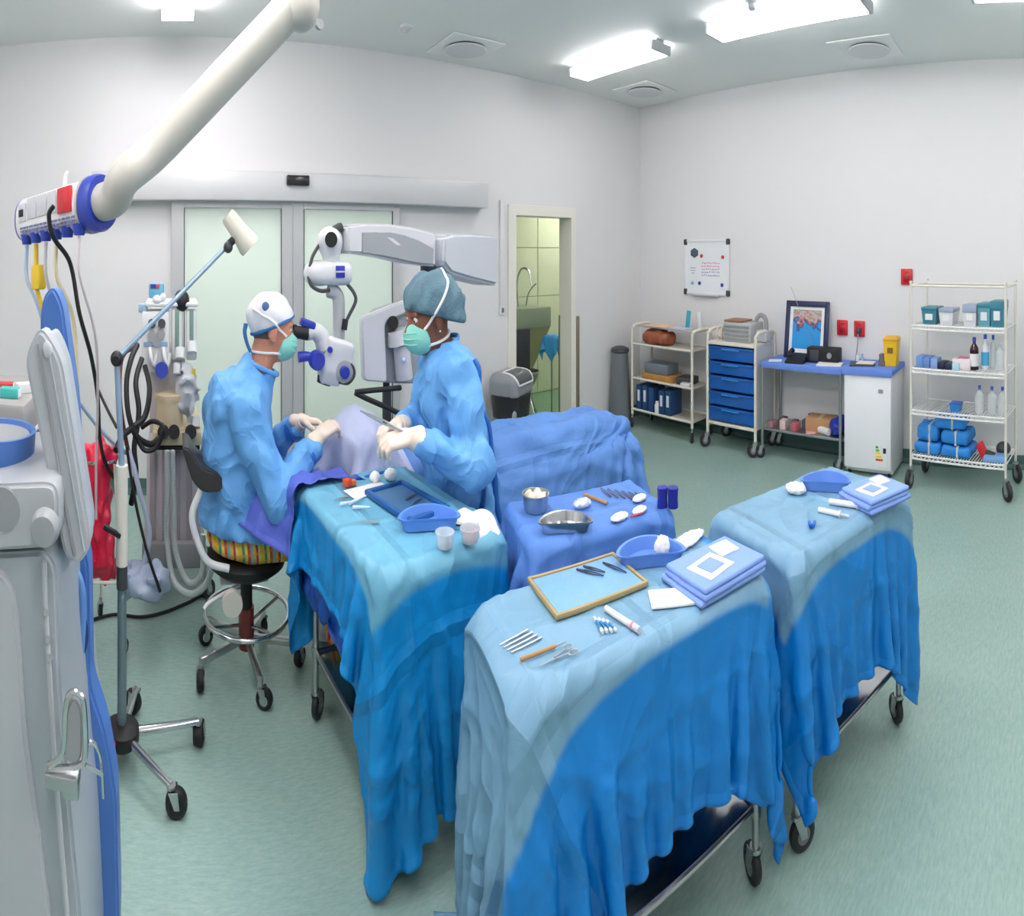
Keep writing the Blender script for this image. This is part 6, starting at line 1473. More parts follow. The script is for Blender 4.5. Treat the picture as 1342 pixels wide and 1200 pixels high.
wobj('back_bar', MB().tube([P(300, 745, 2.78), P(272, 735, 2.78), P(256, 700, 2.78), P(252, 672, 2.78), P(262, 645, 2.78), P(268, 625, 2.8)], 0.016, n=10), m_white, t)
wobj('backrest', prof([(238, 583), (247, 583), (262, 608), (292, 622), (293, 640), (266, 642), (252, 628)], 2.78, 2.74, 2.98, 0.012), mat('charcoal_vinyl', (50, 46, 46), 0.4), t)
# ================================================================ people: parts
def head_parts(person, pos, R, skin, kind):
    """head modelled looking along local +x, then turned by R and set at pos (person-local coordinates)"""
    def fin(mb):
        mb.v = [tuple(1.07 * k for k in p) for p in mb.v]
        return mb.mv(pos, R)
    hf = s_union([s_ell((-0.012, 0, 0.03), (0.098, 0.076, 0.1)), s_ell((0.03, 0, -0.03), (0.068, 0.062, 0.085)), s_ell((0.045, 0, -0.088), (0.042, 0.042, 0.034)),
                  s_cap((-0.03, 0, -0.06), (-0.065, 0, -0.23), 0.058, 0.07)], 0.03)
    hf = s_union([hf, s_cap((0.088, 0, 0.008), (0.112, 0, -0.03), 0.011, 0.016), s_cap((0.082, -0.04, 0.03), (0.082, 0.04, 0.03), 0.011)], 0.012)
    hf = s_union([hf, s_ell((-0.008, 0.08, -0.005), (0.024, 0.012, 0.034), (0, 0.2, 0.3)), s_ell((-0.008, -0.08, -0.005), (0.024, 0.012, 0.034), (0, 0.2, -0.3)), s_ell((-0.002, 0.08, -0.034), (0.011, 0.01, 0.014)), s_ell((-0.002, -0.08, -0.034), (0.011, 0.01, 0.014)),
                  s_cap((0.09, -0.022, -0.062), (0.09, 0.022, -0.062), 0.008), s_cap((0.089, -0.02, -0.073), (0.089, 0.02, -0.073), 0.008)], 0.008)
    for sy_ in (-1, 1): hf = s_sub(hf, s_ell((0.093, sy_ * 0.031, 0.012), (0.014, 0.018, 0.011)))
    o = obj('head', fin(sdf(hf, (-0.16, -0.11, -0.24), (0.14, 0.11, 0.15), 0.0055)), skin, person, ang=None)
    for sy_ in (-1, 1):
        e = obj('eye', fin(MB().ell((0.078, sy_ * 0.031, 0.011), (0.0125, 0.0125, 0.0115))), mat('eye_white', (226, 222, 216), 0.2), o)
        obj('iris', fin(MB().ell((0.0868, sy_ * 0.031, 0.009), (0.0042, 0.0055, 0.0055))), mat('iris_dark', (38, 26, 20), 0.2), e)
    return o, fin, hf
def snap(f, p, off=0.004):
    c = np.array((-0.02, 0, 0.0)) if p[2] > -0.03 else np.array((-0.02, 0, p[2]))
    d = np.array(p, float) - c; d /= np.linalg.norm(d); ts = np.linspace(0.03, 0.24, 160)
    v = f(c + ts[:, None] * d); k = np.where(v < off)[0]
    return tuple(c + d * (ts[k[-1]] if len(k) else 0.1))
def mask_parts(person, fin, straps, base):
    f = s_int(s_union([s_ell((0.05, 0, -0.058), (0.07, 0.068, 0.064)), s_ell((0.09, 0, -0.045), (0.035, 0.036, 0.042))], 0.03), s_plane((-1, 0, 0.25), -0.052))
    o = obj('mask', fin(sdf(f, (-0.02, -0.09, -0.15), (0.16, 0.09, 0.05), 0.006)), mat('mint_mask', (138, 212, 198), 0.75, bump=(120, 0.2)), person, ang=60)
    for pl in range(3):
        zz = -0.03 - 0.02 * pl; pts = [snap(f, (0.1, y, zz), 0.001) for y in np.linspace(-0.05, 0.05, 9)]
        obj('pleat', fin(MB().tube(pts, 0.0028, n=6)), mat('mint_mask'), o)
    for pts in straps:
        q = catmull([Vector(p) for p in pts], 5); q = [snap(base, tuple(p)) for p in q]
        obj('mask_strap', fin(MB().tube(q, 0.0055, n=8, smooth=False)), mat('strap_white', (238, 238, 236), 0.7), o)
m_glove = mat('latex_glove', (232, 214, 198), 0.45, sss=0.1); m_cuff = mat('glove_cuff', (228, 218, 196), 0.5)
def hand(person, wrist, fwd, nrm, side, curls, thumb=0.5, spread=0.0, name='gloved_hand'):
    """gloved hand: palm, four unequal jointed fingers, thumb off the side of the palm. nrm = back of the hand, side = +1 if the thumb lies on fwd x nrm"""
    fx = Vector(fwd).normalized(); nz = Vector(nrm); nz = (nz - fx * nz.dot(fx)).normalized(); fy = nz.cross(fx) * side
    M = Matrix((fx, fy, nz)).transposed()
    fs = [s_box((0.048, 0, 0), (0.048, 0.04, 0.0145), 0.013), s_cap((-0.05, 0, 0), (0.015, 0, 0), 0.029, 0.028)]
    pal = s_union(fs, 0.02)
    parts = [pal]
    for k, (y, l, x0) in enumerate(((0.03, 0.072, 0.09), (0.0105, 0.08, 0.094), (-0.0095, 0.074, 0.091), (-0.0285, 0.058, 0.085))):
        c = curls[k]; p = Vector((x0, y, 0)); a = 0; pts = [Vector((x0 - 0.03, y * 0.95, 0)), p]
        for j, sgl in enumerate((0.46, 0.3, 0.26)):
            a += c * (0.8, 1.0, 0.7)[j]; p = p + Vector((math.cos(a), spread * (1.5 - k) * 0.3, -math.sin(a))) * (l * sgl); pts.append(p)
        parts.append(s_chain([tuple(q) for q in pts], [0.0105, 0.0102, 0.0096, 0.009, 0.0082]))
    th = [Vector((0.02, 0.03, -0.004)), Vector((0.045, 0.054, -0.014 - 0.01 * thumb)), Vector((0.075, 0.05 - 0.02 * thumb, -0.022 - 0.03 * thumb)), Vector((0.095, 0.04 - 0.03 * thumb, -0.03 - 0.035 * thumb))]
    parts.append(s_chain([tuple(q) for q in th], [0.015, 0.0135, 0.0115, 0.0095]))
    f = s_union(parts, 0.006)
    mb = sdf(f, (-0.075, -0.065, -0.1), (0.19, 0.085, 0.035), 0.0042).mv(Vector(wrist), M)
    o = obj(name, mb, m_glove, person, ang=None)
    return o
m_gown = crease_bump(mat('blue_gown', (102, 168, 228), 0.6, noise=(6, 0.06)), 7.0, 0.55); m_gowndk = mat('gown_tie_blue', (40, 108, 190), 0.65)
def folds(amp, seed):
    a_ = ridges([(26, 18, 6), (-17, 26, 12), (20, -14, 20)], amp * 1.35, seed); b_ = ridges([(52, 36, 22), (-38, 46, 34)], amp * 0.22, seed + 1)
    return lambda p: a_(p) + b_(p)
# ---------------------------------------------------------------- surgeon, seated, facing right
sg = thing('person', 'seated surgeon in a blue gown and white cap looking into the microscope', 'person', (SXc, SYc, 0))
o0 = Vector(sg.location)
def S(x, y, z): return tuple(Vector((x, y, z)) - o0)
Y0 = 2.95
elR, wrR = Vector((0.52, 2.665, 0.80)), Vector((0.695, 2.75, 0.955))
elL, wrL = Vector((0.55, 3.24, 0.82)), Vector((0.68, 3.02, 0.985))
shR, shL = Vector((0.36, 2.765, 1.135)), Vector((0.39, 3.14, 1.135))
gf = s_union([s_ell(S(0.35, Y0, 1.03), (0.175, 0.225, 0.2)), s_ell(S(0.33, Y0, 0.83), (0.175, 0.225, 0.26)), s_ell(S(0.36, Y0, 0.64), (0.21, 0.23, 0.13)),
              s_cap(S(*shR), S(*shL), 0.092), s_cap(S(0.3, Y0 - 0.1, 1.13), S(0.3, Y0 + 0.1, 1.13), 0.1), s_ell(S(0.3, Y0 - 0.06, 1.2), (0.07, 0.1, 0.05)), s_cap(S(0.4, Y0, 1.13), S(0.46, Y0, 1.25), 0.12, 0.088)], 0.07)
lap = s_union([s_cap(S(0.42, 2.85, 0.585), S(0.72, 2.8, 0.6), 0.115, 0.1), s_cap(S(0.42, 3.06, 0.585), S(0.74, 3.08, 0.6), 0.115, 0.1)], 0.06)
sl_ = s_union([s_chain([S(*shR), S(*elR), S(*wrR)], [0.094, 0.084, 0.052]), s_chain([S(*shL), S(*elL), S(*wrL)], [0.094, 0.084, 0.052])], 0.03)
gown = s_union([gf, lap, sl_], 0.045)
gown = s_disp(gown, folds(0.016, 5))
gown = s_sub(gown, s_ell(S(0.485, Y0, 1.3), (0.088, 0.072, 0.1), (0, 0.4, 0)))
gown = s_sub(gown, s_plane((0.1, 0, 1), 0.61))
go = obj('gown', sdf(gown, S(0.08, 2.5, 0.5), S(0.95, 3.42, 1.4), 0.0125), m_gown, sg, ang=None)
collar = MB().tube([Vector(S(0.478, Y0, 1.268)) + Vector((0.088 * math.cos(a), 0.07 * math.sin(a), -0.035 * math.cos(a))) for a in np.linspace(0, 2 * math.pi, 17)[:-1]], 0.011, n=8, cyc=True, sub=3)
obj('collar', collar, m_gown, go)
for w_ in ((elR, wrR), (elL, wrL)):
    d = (w_[1] - w_[0]).normalized()
    obj('sleeve_cuff', MB().cyl(Vector(S(*(w_[1] - d * 0.03))), Vector(S(*(w_[1] + d * 0.02))), 0.055, 0.046, 18), m_gowndk, go)
    obj('glove_cuff', MB().cyl(Vector(S(*(w_[1] - d * 0.005))), Vector(S(*(w_[1] + d * 0.075))), 0.044, 0.036, 18), m_cuff, sg)
hand(sg, Vector(S(*(wrR + (wrR - elR).normalized() * 0.085))), (0.75, 0.25, 0.25), (-0.2, -0.4, 0.9), 1, (0.6, 0.7, 0.75, 0.8), 0.6)
hand(sg, Vector(S(*(wrL + (wrL - elL).normalized() * 0.07))), (0.85, -0.4, 0.0), (-0.1, 0.35, 0.9), -1, (0.6, 0.65, 0.7, 0.75), 0.6)
# plaid trousers, shins, clogs
def plaid():
    m = bpy.data.materials.new('plaid_trousers'); m.use_nodes = True; nt = m.node_tree; b = nt.nodes['Principled BSDF']; L = nt.links
    tc = nt.nodes.new('ShaderNodeTexCoord'); mp = nt.nodes.new('ShaderNodeMapping'); mp.inputs['Rotation'].default_value = (0, 0.12, 0); L.new(tc.outputs['Object'], mp.inputs[0])
    sp = nt.nodes.new('ShaderNodeSeparateXYZ'); L.new(mp.outputs[0], sp.inputs[0])
    fr = nt.nodes.new('ShaderNodeMath'); fr.operation = 'MULTIPLY'; fr.inputs[1].default_value = 9.0; L.new(sp.outputs[0], fr.inputs[0])
    f2 = nt.nodes.new('ShaderNodeMath'); f2.operation = 'FRACT'; L.new(fr.outputs[0], f2.inputs[0])
    r = nt.nodes.new('ShaderNodeValToRGB'); r.color_ramp.interpolation = 'CONSTANT'; e = r.color_ramp.elements
    cols = [(0.0, (240, 200, 50)), (0.18, (60, 160, 130)), (0.3, (240, 215, 80)), (0.42, (214, 84, 60)), (0.55, (130, 190, 190)), (0.68, (240, 190, 50)), (0.8, (190, 60, 90)), (0.9, (236, 220, 120))]
    e[0].color = tuple(lin(v) for v in cols[0][1]) + (1,); e[1].position = cols[1][0]; e[1].color = tuple(lin(v) for v in cols[1][1]) + (1,)
    for p_, c in cols[2:]: q = e.new(p_); q.color = tuple(lin(v) for v in c) + (1,)
    L.new(f2.outputs[0], r.inputs[0])
    fz = nt.nodes.new('ShaderNodeMath'); fz.operation = 'MULTIPLY'; fz.inputs[1].default_value = 22; L.new(sp.outputs[2], fz.inputs[0])
    sn = nt.nodes.new('ShaderNodeMath'); sn.operation = 'SINE'; m2 = nt.nodes.new('ShaderNodeMath'); m2.operation = 'MULTIPLY'; m2.inputs[1].default_value = 6.28; L.new(fz.outputs[0], m2.inputs[0]); L.new(m2.outputs[0], sn.inputs[0])
    gt = nt.nodes.new('ShaderNodeMath'); gt.operation = 'GREATER_THAN'; gt.inputs[1].default_value = 0.55; L.new(sn.outputs[0], gt.inputs[0])
    mu = nt.nodes.new('ShaderNodeMath'); mu.operation = 'MULTIPLY'; mu.inputs[1].default_value = 0.4; L.new(gt.outputs[0], mu.inputs[0])
    mx = nt.nodes.new('ShaderNodeMix'); mx.data_type = 'RGBA'; mx.inputs[7].default_value = (lin(240), lin(150), lin(60), 1); L.new(mu.outputs[0], mx.inputs[0]); L.new(r.outputs[0], mx.inputs[6])
    L.new(mx.outputs[2], b.inputs['Base Color']); b.inputs['Roughness'].default_value = 0.8
    return m
tf = s_union([s_ell(S(0.38, Y0, 0.575), (0.195, 0.2, 0.085)), s_cap(S(0.42, 2.85, 0.575), S(0.76, 2.8, 0.58), 0.088, 0.07), s_cap(S(0.42, 3.06, 0.575), S(0.78, 3.08, 0.58), 0.088, 0.07),
              s_cap(S(0.78, 2.8, 0.57), S(0.86, 2.82, 0.14), 0.068, 0.05), s_cap(S(0.8, 3.08, 0.57), S(0.87, 3.08, 0.14), 0.068, 0.05)], 0.03)
obj('trousers', sdf(s_sub(tf, s_plane((0, 0, -1), -0.501)) if False else tf, S(0.15, 2.68, 0.06), S(0.98, 3.2, 0.72), 0.014), plaid(), sg, ang=None)
for y in (2.8, 3.08):
    obj('clog', sdf(s_union([s_ell(S(0.93, y, 0.045), (0.12, 0.046, 0.045)), s_ell(S(0.87, y, 0.06), (0.06, 0.045, 0.06))], 0.03), S(0.77, y - 0.07, 0.001), S(1.08, y + 0.07, 0.14), 0.011), m_white, sg)
RH_ = Euler((0, 0.14, -0.1)).to_matrix()
m_sk1 = mat('skin_fair', (206, 140, 112), 0.5, sss=0.12)
hpos = Vector(S(0.545, Y0, 1.425))
hd_, fin, hfun = head_parts(sg, hpos, RH_, m_sk1, 0)
cap = s_int(s_ell((-0.022, 0, 0.04), (0.118, 0.094, 0.108)), s_plane((0.5, 0, -1), -0.016))
cap0 = s_ell((-0.022, 0, 0.04), (0.118, 0.094, 0.108)); cap = s_disp(cap, waves([(60, 30, 20), (-40, 50, 30)], 0.003, 2))
cp = obj('surgical_cap', fin(sdf(cap, (-0.17, -0.12, -0.07), (0.13, 0.12, 0.18), 0.0065)), mat('white_cap_cloth', (224, 226, 230), 0.8), sg, ang=60)
hl = []
for a in np.linspace(0, 2 * math.pi, 41)[:-1]:
    d_ = np.array((math.cos(a), 0.8 * math.sin(a), 0.5 * math.cos(a))); d_ /= np.linalg.norm(d_); c_ = np.array((-0.022, 0, 0.008 - 0.0)); ts = np.linspace(0.05, 0.2, 120)
    v_ = cap0(c_ + ts[:, None] * d_); hl.append(Vector(c_ + d_ * ts[np.argmin(np.abs(v_))]))
obj('cap_band', fin(MB().tube(hl, 0.0065, n=8, cyc=True, sub=2)), mat('cap_band_blue', (40, 110, 170), 0.7), cp)
obj('cap_tie', fin(MB().tube([(-0.14, -0.01, 0.0), (-0.142, -0.025, -0.03), (-0.125, -0.035, -0.07), (-0.1, -0.04, -0.105)], [0.011, 0.007], n=8)), mat('cap_band_blue'), cp)
obj('cap_emblem', fin(MB().ell((-0.058, -0.083, 0.088), (0.018, 0.006, 0.018))), mat('emblem_blue', (88, 112, 172), 0.7), cp)
obj('hair', fin(sdf(s_int(s_int(s_ell((-0.018, 0, 0.02), (0.1, 0.079, 0.1)), s_plane((1, 0, 0), 0.012)), s_plane((0, 0, 1), 0.03)), (-0.13, -0.1, -0.09), (0.05, 0.1, 0.08), 0.006)), mat('grey_hair', (98, 88, 84), 0.8, bump=(150, 0.6)), hd_, ang=60)
mask_parts(sg, fin, [[(0.06, -0.06, -0.015), (0.02, -0.078, 0.01), (-0.03, -0.086, 0.038), (-0.07, -0.078, 0.05), (-0.105, -0.045, 0.06)], [(0.07, -0.05, -0.085), (-0.0, -0.07, -0.09), (-0.07, -0.062, -0.095), (-0.115, -0.02, -0.1), (-0.115, 0.02, -0.1), (-0.07, 0.062, -0.095), (-0.02, 0.07, -0.092), (0.035, 0.068, -0.09)], [(0.02, 0.071, -0.01), (-0.03, 0.086, 0.015), (-0.07, 0.078, 0.04), (-0.105, 0.045, 0.06)]], lambda p: np.minimum(hfun(p), cap(p)))

# ---------------------------------------------------------------- nurse, standing, facing left
NX, NY = 1.42, 2.42
ns = thing('person', 'standing nurse in a blue gown and grey-green hair cover holding an instrument', 'person', (NX, NY, 0))
o1 = Vector(ns.location)
def N(x, y, z): return tuple(Vector((x, y, z)) - o1)
shN, elN, wrN = Vector((1.265, 2.245, 1.285)), Vector((1.285, 2.13, 1.0)), Vector((1.07, 2.185, 1.09))
shF, elF, wrF = Vector((1.345, 2.6, 1.285)), Vector((1.32, 2.66, 1.02)), Vector((1.09, 2.46, 1.09))
gf = s_union([s_ell(N(1.3, NY, 1.2), (0.155, 0.185, 0.19)), s_ell(N(1.34, NY, 1.0), (0.165, 0.185, 0.22)), s_cap(N(1.385, NY, 0.85), N(1.425, NY, 0.3), 0.17, 0.2), s_cap(N(*shN), N(*shF), 0.082), s_cap(N(1.3, NY, 1.3), N(1.285, NY, 1.37), 0.1, 0.078)], 0.07)
sl_ = s_union([s_chain([N(*shN), N(*elN), N(*wrN)], [0.088, 0.085, 0.052]), s_chain([N(*shF), N(*elF), N(*wrF)], [0.088, 0.085, 0.052])], 0.03)
gown = s_disp(s_union([gf, sl_], 0.045), folds(0.016, 11))
vert = waves([(34, 26, 3), (-26, 38, 2)], 0.012, 4)
gown = s_disp(gown, lambda p: vert(p) * np.clip((0.95 - p[..., 2]) * 2.5, 0, 1))
gown = s_sub(gown, s_ell(N(1.265, NY, 1.43), (0.085, 0.07, 0.1), (0, -0.3, 0)))
gown = s_sub(gown, s_plane((0, 0, 1), 0.36))
gn = obj('gown', sdf(gown, N(0.95, 1.98, 0.32), N(1.72, 2.82, 1.48), 0.0125), m_gown, ns, ang=None)
obj('collar', MB().tube([Vector(N(1.27, NY, 1.395)) + Vector((0.085 * math.cos(a), 0.07 * math.sin(a), 0.03 * math.cos(a))) for a in np.linspace(0, 2 * math.pi, 17)[:-1]], 0.01, n=8, cyc=True, sub=3), m_gown, gn)
def tie(name, pts, r): obj(name, MB().tube([proj(gown, N(*p), 0.002) for p in pts], r, n=8), m_gowndk, gn)
tie('waist_tie', [(1.2, 2.2, 0.93), (1.3, 2.18, 0.935), (1.4, 2.2, 0.94), (1.5, 2.28, 0.95), (1.56, 2.4, 0.955)], 0.011)
tie('hanging_tie', [(1.33, 2.16, 0.93), (1.335, 2.15, 0.85), (1.33, 2.15, 0.77), (1.335, 2.15, 0.7), (1.33, 2.15, 0.6)], 0.012)
tie('back_fold', [(1.42, 2.3, 1.36), (1.46, 2.28, 1.3), (1.48, 2.26, 1.22), (1.5, 2.26, 1.1), (1.52, 2.25, 1.0), (1.54, 2.24, 0.9), (1.56, 2.24, 0.78), (1.58, 2.24, 0.66)], 0.013)
for w_ in ((elN, wrN), (elF, wrF)):
    d = (w_[1] - w_[0]).normalized()
    obj('sleeve_cuff', MB().cyl(Vector(N(*(w_[1] - d * 0.035))), Vector(N(*(w_[1] + d * 0.02))), 0.06, 0.052, 18), m_gown, gn)
    obj('glove_cuff', MB().cyl(Vector(N(*(w_[1] - d * 0.015))), Vector(N(*(w_[1] + d * 0.07))), 0.048, 0.038, 18), m_cuff, ns)
hand(ns, Vector(N(*(wrN + (wrN - elN).normalized() * 0.08))), (-0.9, 0.12, -0.12), (0.05, -0.45, 0.88), -1, (0.75, 0.7, 0.8, 0.9), 0.9)
hand(ns, Vector(N(*(wrF + (wrF - elF).normalized() * 0.075))), (-0.85, -0.35, 0.05), (-0.1, 0.3, 0.9), 1, (0.7, 0.75, 0.8, 0.85), 0.6)
for y in (2.33, 2.51):
    obj('leg', sdf(s_cap(N(1.42, y, 0.45), N(1.44, y, 0.1), 0.07, 0.05), N(1.3, y - 0.1, 0.05), N(1.56, y + 0.1, 0.54), 0.015), mat('teal_scrubs', (70, 130, 150), 0.7), ns)
    obj('clog', sdf(s_union([s_ell(N(1.36, y, 0.045), (0.12, 0.046, 0.045)), s_ell(N(1.43, y, 0.06), (0.06, 0.045, 0.06))], 0.03), N(1.22, y - 0.07, 0.001), N(1.54, y + 0.07, 0.14), 0.011), m_white, ns)
m_sk2 = mat('skin_brown', (128, 78, 58), 0.45, sss=0.08)
RN = Matrix.Rotation(math.pi, 3, 'Z') @ Euler((0, 0.16, 0.12)).to_matrix()
hpos = Vector(N(1.195, NY, 1.5))
hd_, fin, hfun = head_parts(ns, hpos, RN, m_sk2, 1)
bq = s_union([s_ell((-0.035, 0, 0.052), (0.138, 0.114, 0.112)), s_ell((-0.1, 0, 0.0), (0.085, 0.098, 0.085))], 0.05)
bq = s_disp(bq, waves([(70, 40, 30), (-50, 60, 30), (40, -60, 60)], 0.006, 3))
bq = s_int(bq, s_plane((0.38, 0, -1), -0.008))
cv = obj('hair_cover', fin(sdf(bq, (-0.23, -0.15, -0.1), (0.13, 0.15, 0.2), 0.0075)), mat('grey_green_bouffant', (92, 124, 138), 0.85, noise=(40, 0.12), bump=(90, 0.5)), ns, ang=60)
band = []
obj('earring', fin(MB().ell((-0.002, 0.088, -0.042), (0.005, 0.005, 0.005))), m_chrome, hd_)
mask_parts(ns, fin, [[(0.06, 0.06, -0.025), (0.025, 0.08, 0.01), (-0.04, 0.106, 0.09), (-0.09, 0.08, 0.155), (-0.11, 0.0, 0.172), (-0.09, -0.08, 0.155), (-0.04, -0.106, 0.09), (0.025, -0.08, 0.01), (0.06, -0.06, -0.025)], [(0.07, 0.05, -0.085), (-0.0, 0.07, -0.085), (-0.07, 0.066, -0.075), (-0.125, 0.03, -0.065), (-0.125, -0.03, -0.065), (-0.07, -0.066, -0.075), (-0.02, -0.072, -0.085), (0.035, -0.068, -0.09)]], lambda p: np.minimum(hfun(p), bq(p)))
q = thing('forceps', 'steel forceps held in the nurse\'s gloved hands', 'forceps', tuple(P(478, 540, 2.3)))
a_, b_ = P(472, 538, 2.32), P(530, 566, 2.2)
for s in (-1, 1): wobj('arm', MB().tube([a_, (a_ + b_) / 2 + Vector((0, 0, 0.006 * s)), b_], [0.0025, 0.005], n=8), m_steel, q)

# ================================================================ operating bed, patient under drapes
BX0, BX1, BY, BZ = 0.95, 3.02, 2.97, 0.68
t = thing('operating_bed', 'operating bed hidden under the blue patient drape', 'bed', ((BX0 + BX1) / 2, BY, 0))
obj('mattress', MB().box((0, 0, BZ - 0.06), (BX1 - BX0 - 0.06, 0.5, 0.07), None, 0.025), m_dkgrey, t)
obj('bed_frame', MB().box((0, 0, BZ - 0.13), (BX1 - BX0 - 0.1, 0.46, 0.06), None, 0.008), m_steel, t)
obj('pedestal', MB().box((0.1, 0, 0.33), (0.4, 0.3, 0.58), None, 0.03), m_lgrey, t)
obj('bed_base', MB().box((0.1, 0, 0.07), (1.1, 0.44, 0.09), None, 0.03), m_lgrey, t)
for x in (-0.38, 0.58):
    for y in (-0.17, 0.17): caster(t, x, y, 0.08, 0.022, 0.4)
pt = s_union([s_ell((1.02, BY, 0.87), (0.115, 0.09, 0.11)), s_cap((1.12, BY, 0.8), (1.3, BY, 0.77), 0.05), s_ell((1.52, BY, 0.745), (0.3, 0.19, 0.095)), s_ell((1.9, BY, 0.74), (0.25, 0.17, 0.08)), s_cap((2.0, BY - 0.09, 0.735), (2.8, BY - 0.09, 0.715), 0.07, 0.05), s_cap((2.0, BY + 0.09, 0.735), (2.8, BY + 0.09, 0.715), 0.07, 0.05), s_cap((2.82, BY - 0.09, 0.71), (2.85, BY - 0.1, 0.76), 0.035, 0.03), s_cap((2.82, BY + 0.09, 0.71), (2.85, BY + 0.1, 0.76), 0.035, 0.03)], 0.04)
single('person', sdf(pt, (0.85, BY - 0.33, 0.67), (3.0, BY + 0.33, 1.04), 0.02), mat('patient_sheet_cotton', (120, 150, 210), 0.8), 'patient lying on the operating bed fully covered by blue drapes', 'person', ang=None)
cols = [c_prism((BX0 + BX1) / 2, BY, (BX1 - BX0) / 2, 0.27, 0, BZ), c_ell((1.02, BY, 0.87), (0.16, 0.135, 0.155)), c_ell((1.52, BY, 0.74), (0.4, 0.25, 0.15)), c_ell((2.2, BY - 0.1, 0.73), (0.85, 0.12, 0.12)), c_ell((2.2, BY + 0.1, 0.73), (0.85, 0.12, 0.12)), c_ell((2.82, BY - 0.1, 0.73), (0.1, 0.07, 0.095)), c_ell((2.82, BY + 0.1, 0.73), (0.1, 0.07, 0.095))]
pm = cloth((1.06, BY - 0.72, 1.05), (1, 0, 0), (0, 1, 0), 2.45, 1.45, 0.03, cols, steps=110, iters=8, seed=31, amp=0.02, slack=0.03)
o = cloth_obj('patient_drape', pm, drape_mat('drape_patient', (90, 140, 210), (90, 140, 210), (9, 10, 9, 10), 0.6), wr=0.02, seed=2, dirs=((9, 22), (16, 13), (12, -18))); tag(o, 'large blue drape covering the patient down to the foot of the bed', 'drape')
m_film = mat('lilac_white_drape', (188, 196, 226), 0.3, noise=(8, 0.08), bump=(20, 0.3))
hcols = [c_prism((BX0 + BX1) / 2, BY, (BX1 - BX0) / 2 + 0.02, 0.29, 0, BZ), c_ell((1.02, BY, 0.87), (0.185, 0.16, 0.18)), c_ell((1.52, BY, 0.74), (0.42, 0.27, 0.17))]
pm = cloth((0.72, BY - 0.5, 1.08), (1, 0, 0), (0, 1, 0), 0.72, 0.95, 0.027, hcols, steps=80, iters=7, seed=33, amp=0.015, slack=0.03)
o = cloth_obj('eye_drape', pm, m_film, wr=0.014, seed=6); tag(o, 'pale lilac plastic drape over the patient\'s head', 'drape')
pm = cloth((0.36, 2.48, 0.9), (0.98, 0.15, 0), (-0.15, 0.98, 0), 0.5, 0.5, 0.025, [c_ell((0.6, 2.78, 0.64), (0.25, 0.17, 0.21)), c_prism(TC[0], TC[1], TC[2] / 2 + 0.06, TC[3] / 2 + 0.05, TC[4], ZT + 0.02)], steps=70, iters=6, seed=41, amp=0.01, frict=0.9)
o = cloth_obj('lap_drape', pm, drape_mat('drape_lap', (86, 104, 200), (86, 104, 200), (9, 10, 9, 10), 0.6), wr=0.012, seed=9); tag(o, 'violet blue drape hanging from the surgeon\'s lap beside the turquoise table', 'drape')

# ================================================================ operating microscope
m_mi = mat('microscope_white', (208, 210, 214), 0.35); m_mig = mat('microscope_grey', (158, 162, 166), 0.4); m_kb = mat('knob_blue', (42, 56, 168), 0.35)
t = thing('operating_microscope', 'floor standing operating microscope with white arm, grey box and blue knobs', 'microscope', (1.72, 3.45, 0))
MY = 2.98
def Ym(x): return MY + (x - 440) / 197.0 * 0.55
c = P(441, 472, MY)
bd = wobj('optics_body', sdf(s_union([s_box(tuple(P(441, 468, MY)), (0.085, 0.06, 0.085), 0.03, (0, 0.25, 0)), s_box(tuple(P(432, 490, MY)), (0.06, 0.05, 0.045), 0.02, (0, 0.2, 0)), s_ell(tuple(P(455, 485, MY)), (0.05, 0.055, 0.06))], 0.03), tuple(c - Vector((.16, .1, .17))), tuple(c + Vector((.16, .1, .17))), 0.009), m_mi, t, ang=None)
wobj('objective', MB().cyl(P(426, 494, MY), P(424, 503, MY), 0.042, 0.038, 20), m_black, bd)
def kn(name, x, y, r_, d=0.03, m=None, Y=MY - 0.065): p = P(x, y, Y); return wobj(name, MB().lathe([(0.0001, d), (r_ * 0.85, d), (r_, d * 0.7), (r_, 0)], tuple(p), 22, axis_rot((0, -1, 0))), m or m_kb, bd)
kn('large_knob', 414, 471, 0.043, 0.05); kn('small_knob', 432, 458, 0.014, 0.02); kn('ring_seat', 451, 487, 0.05, 0.012, m_mig, MY - 0.055); kn('side_knob', 451, 487, 0.027, 0.03)
wobj('handle', MB().tube([P(412, 470, MY - 0.06), P(403, 467, MY - 0.07), P(391, 468, MY - 0.07)], [0.018, 0.024], n=12), m_kb, bd)
wobj('cable_loop', MB().tube([P(452, 474, MY - 0.05), P(462, 480, MY - 0.06), P(464, 492, MY - 0.06), P(456, 502, MY - 0.06), P(444, 500, MY - 0.05)], 0.008, n=8), m_dkgrey, bd)
bn_ = wobj('binocular_tube', MB().tube([P(402, 437, MY - 0.02), P(412, 434, MY - 0.01), P(421, 442, MY), P(426, 456, MY)], [0.032, 0.05], n=16), m_mi, t)
for dy in (-0.034, 0.034): wobj('eyepiece', MB().cyl(P(403, 437, MY + dy), P(388, 435, MY + dy), 0.03, 0.027, 18).cyl(P(388, 435, MY + dy), P(383.5, 434.5, MY + dy), 0.031, 0.033, 18), m_black, bn_)
wobj('blue_cap', MB().box(P(403, 424, MY - 0.02), (0.085, 0.06, 0.035), (0, 0.3, 0), 0.01), m_kb, bn_)
wobj('vertical_tube', MB().tube([P(430, 380, MY), P(440, 384, MY), P(444, 398, MY), P(444, 450, MY), P(446, 462, MY)], 0.034, n=16), mat('tube_grey', (172, 175, 180), 0.4), t)
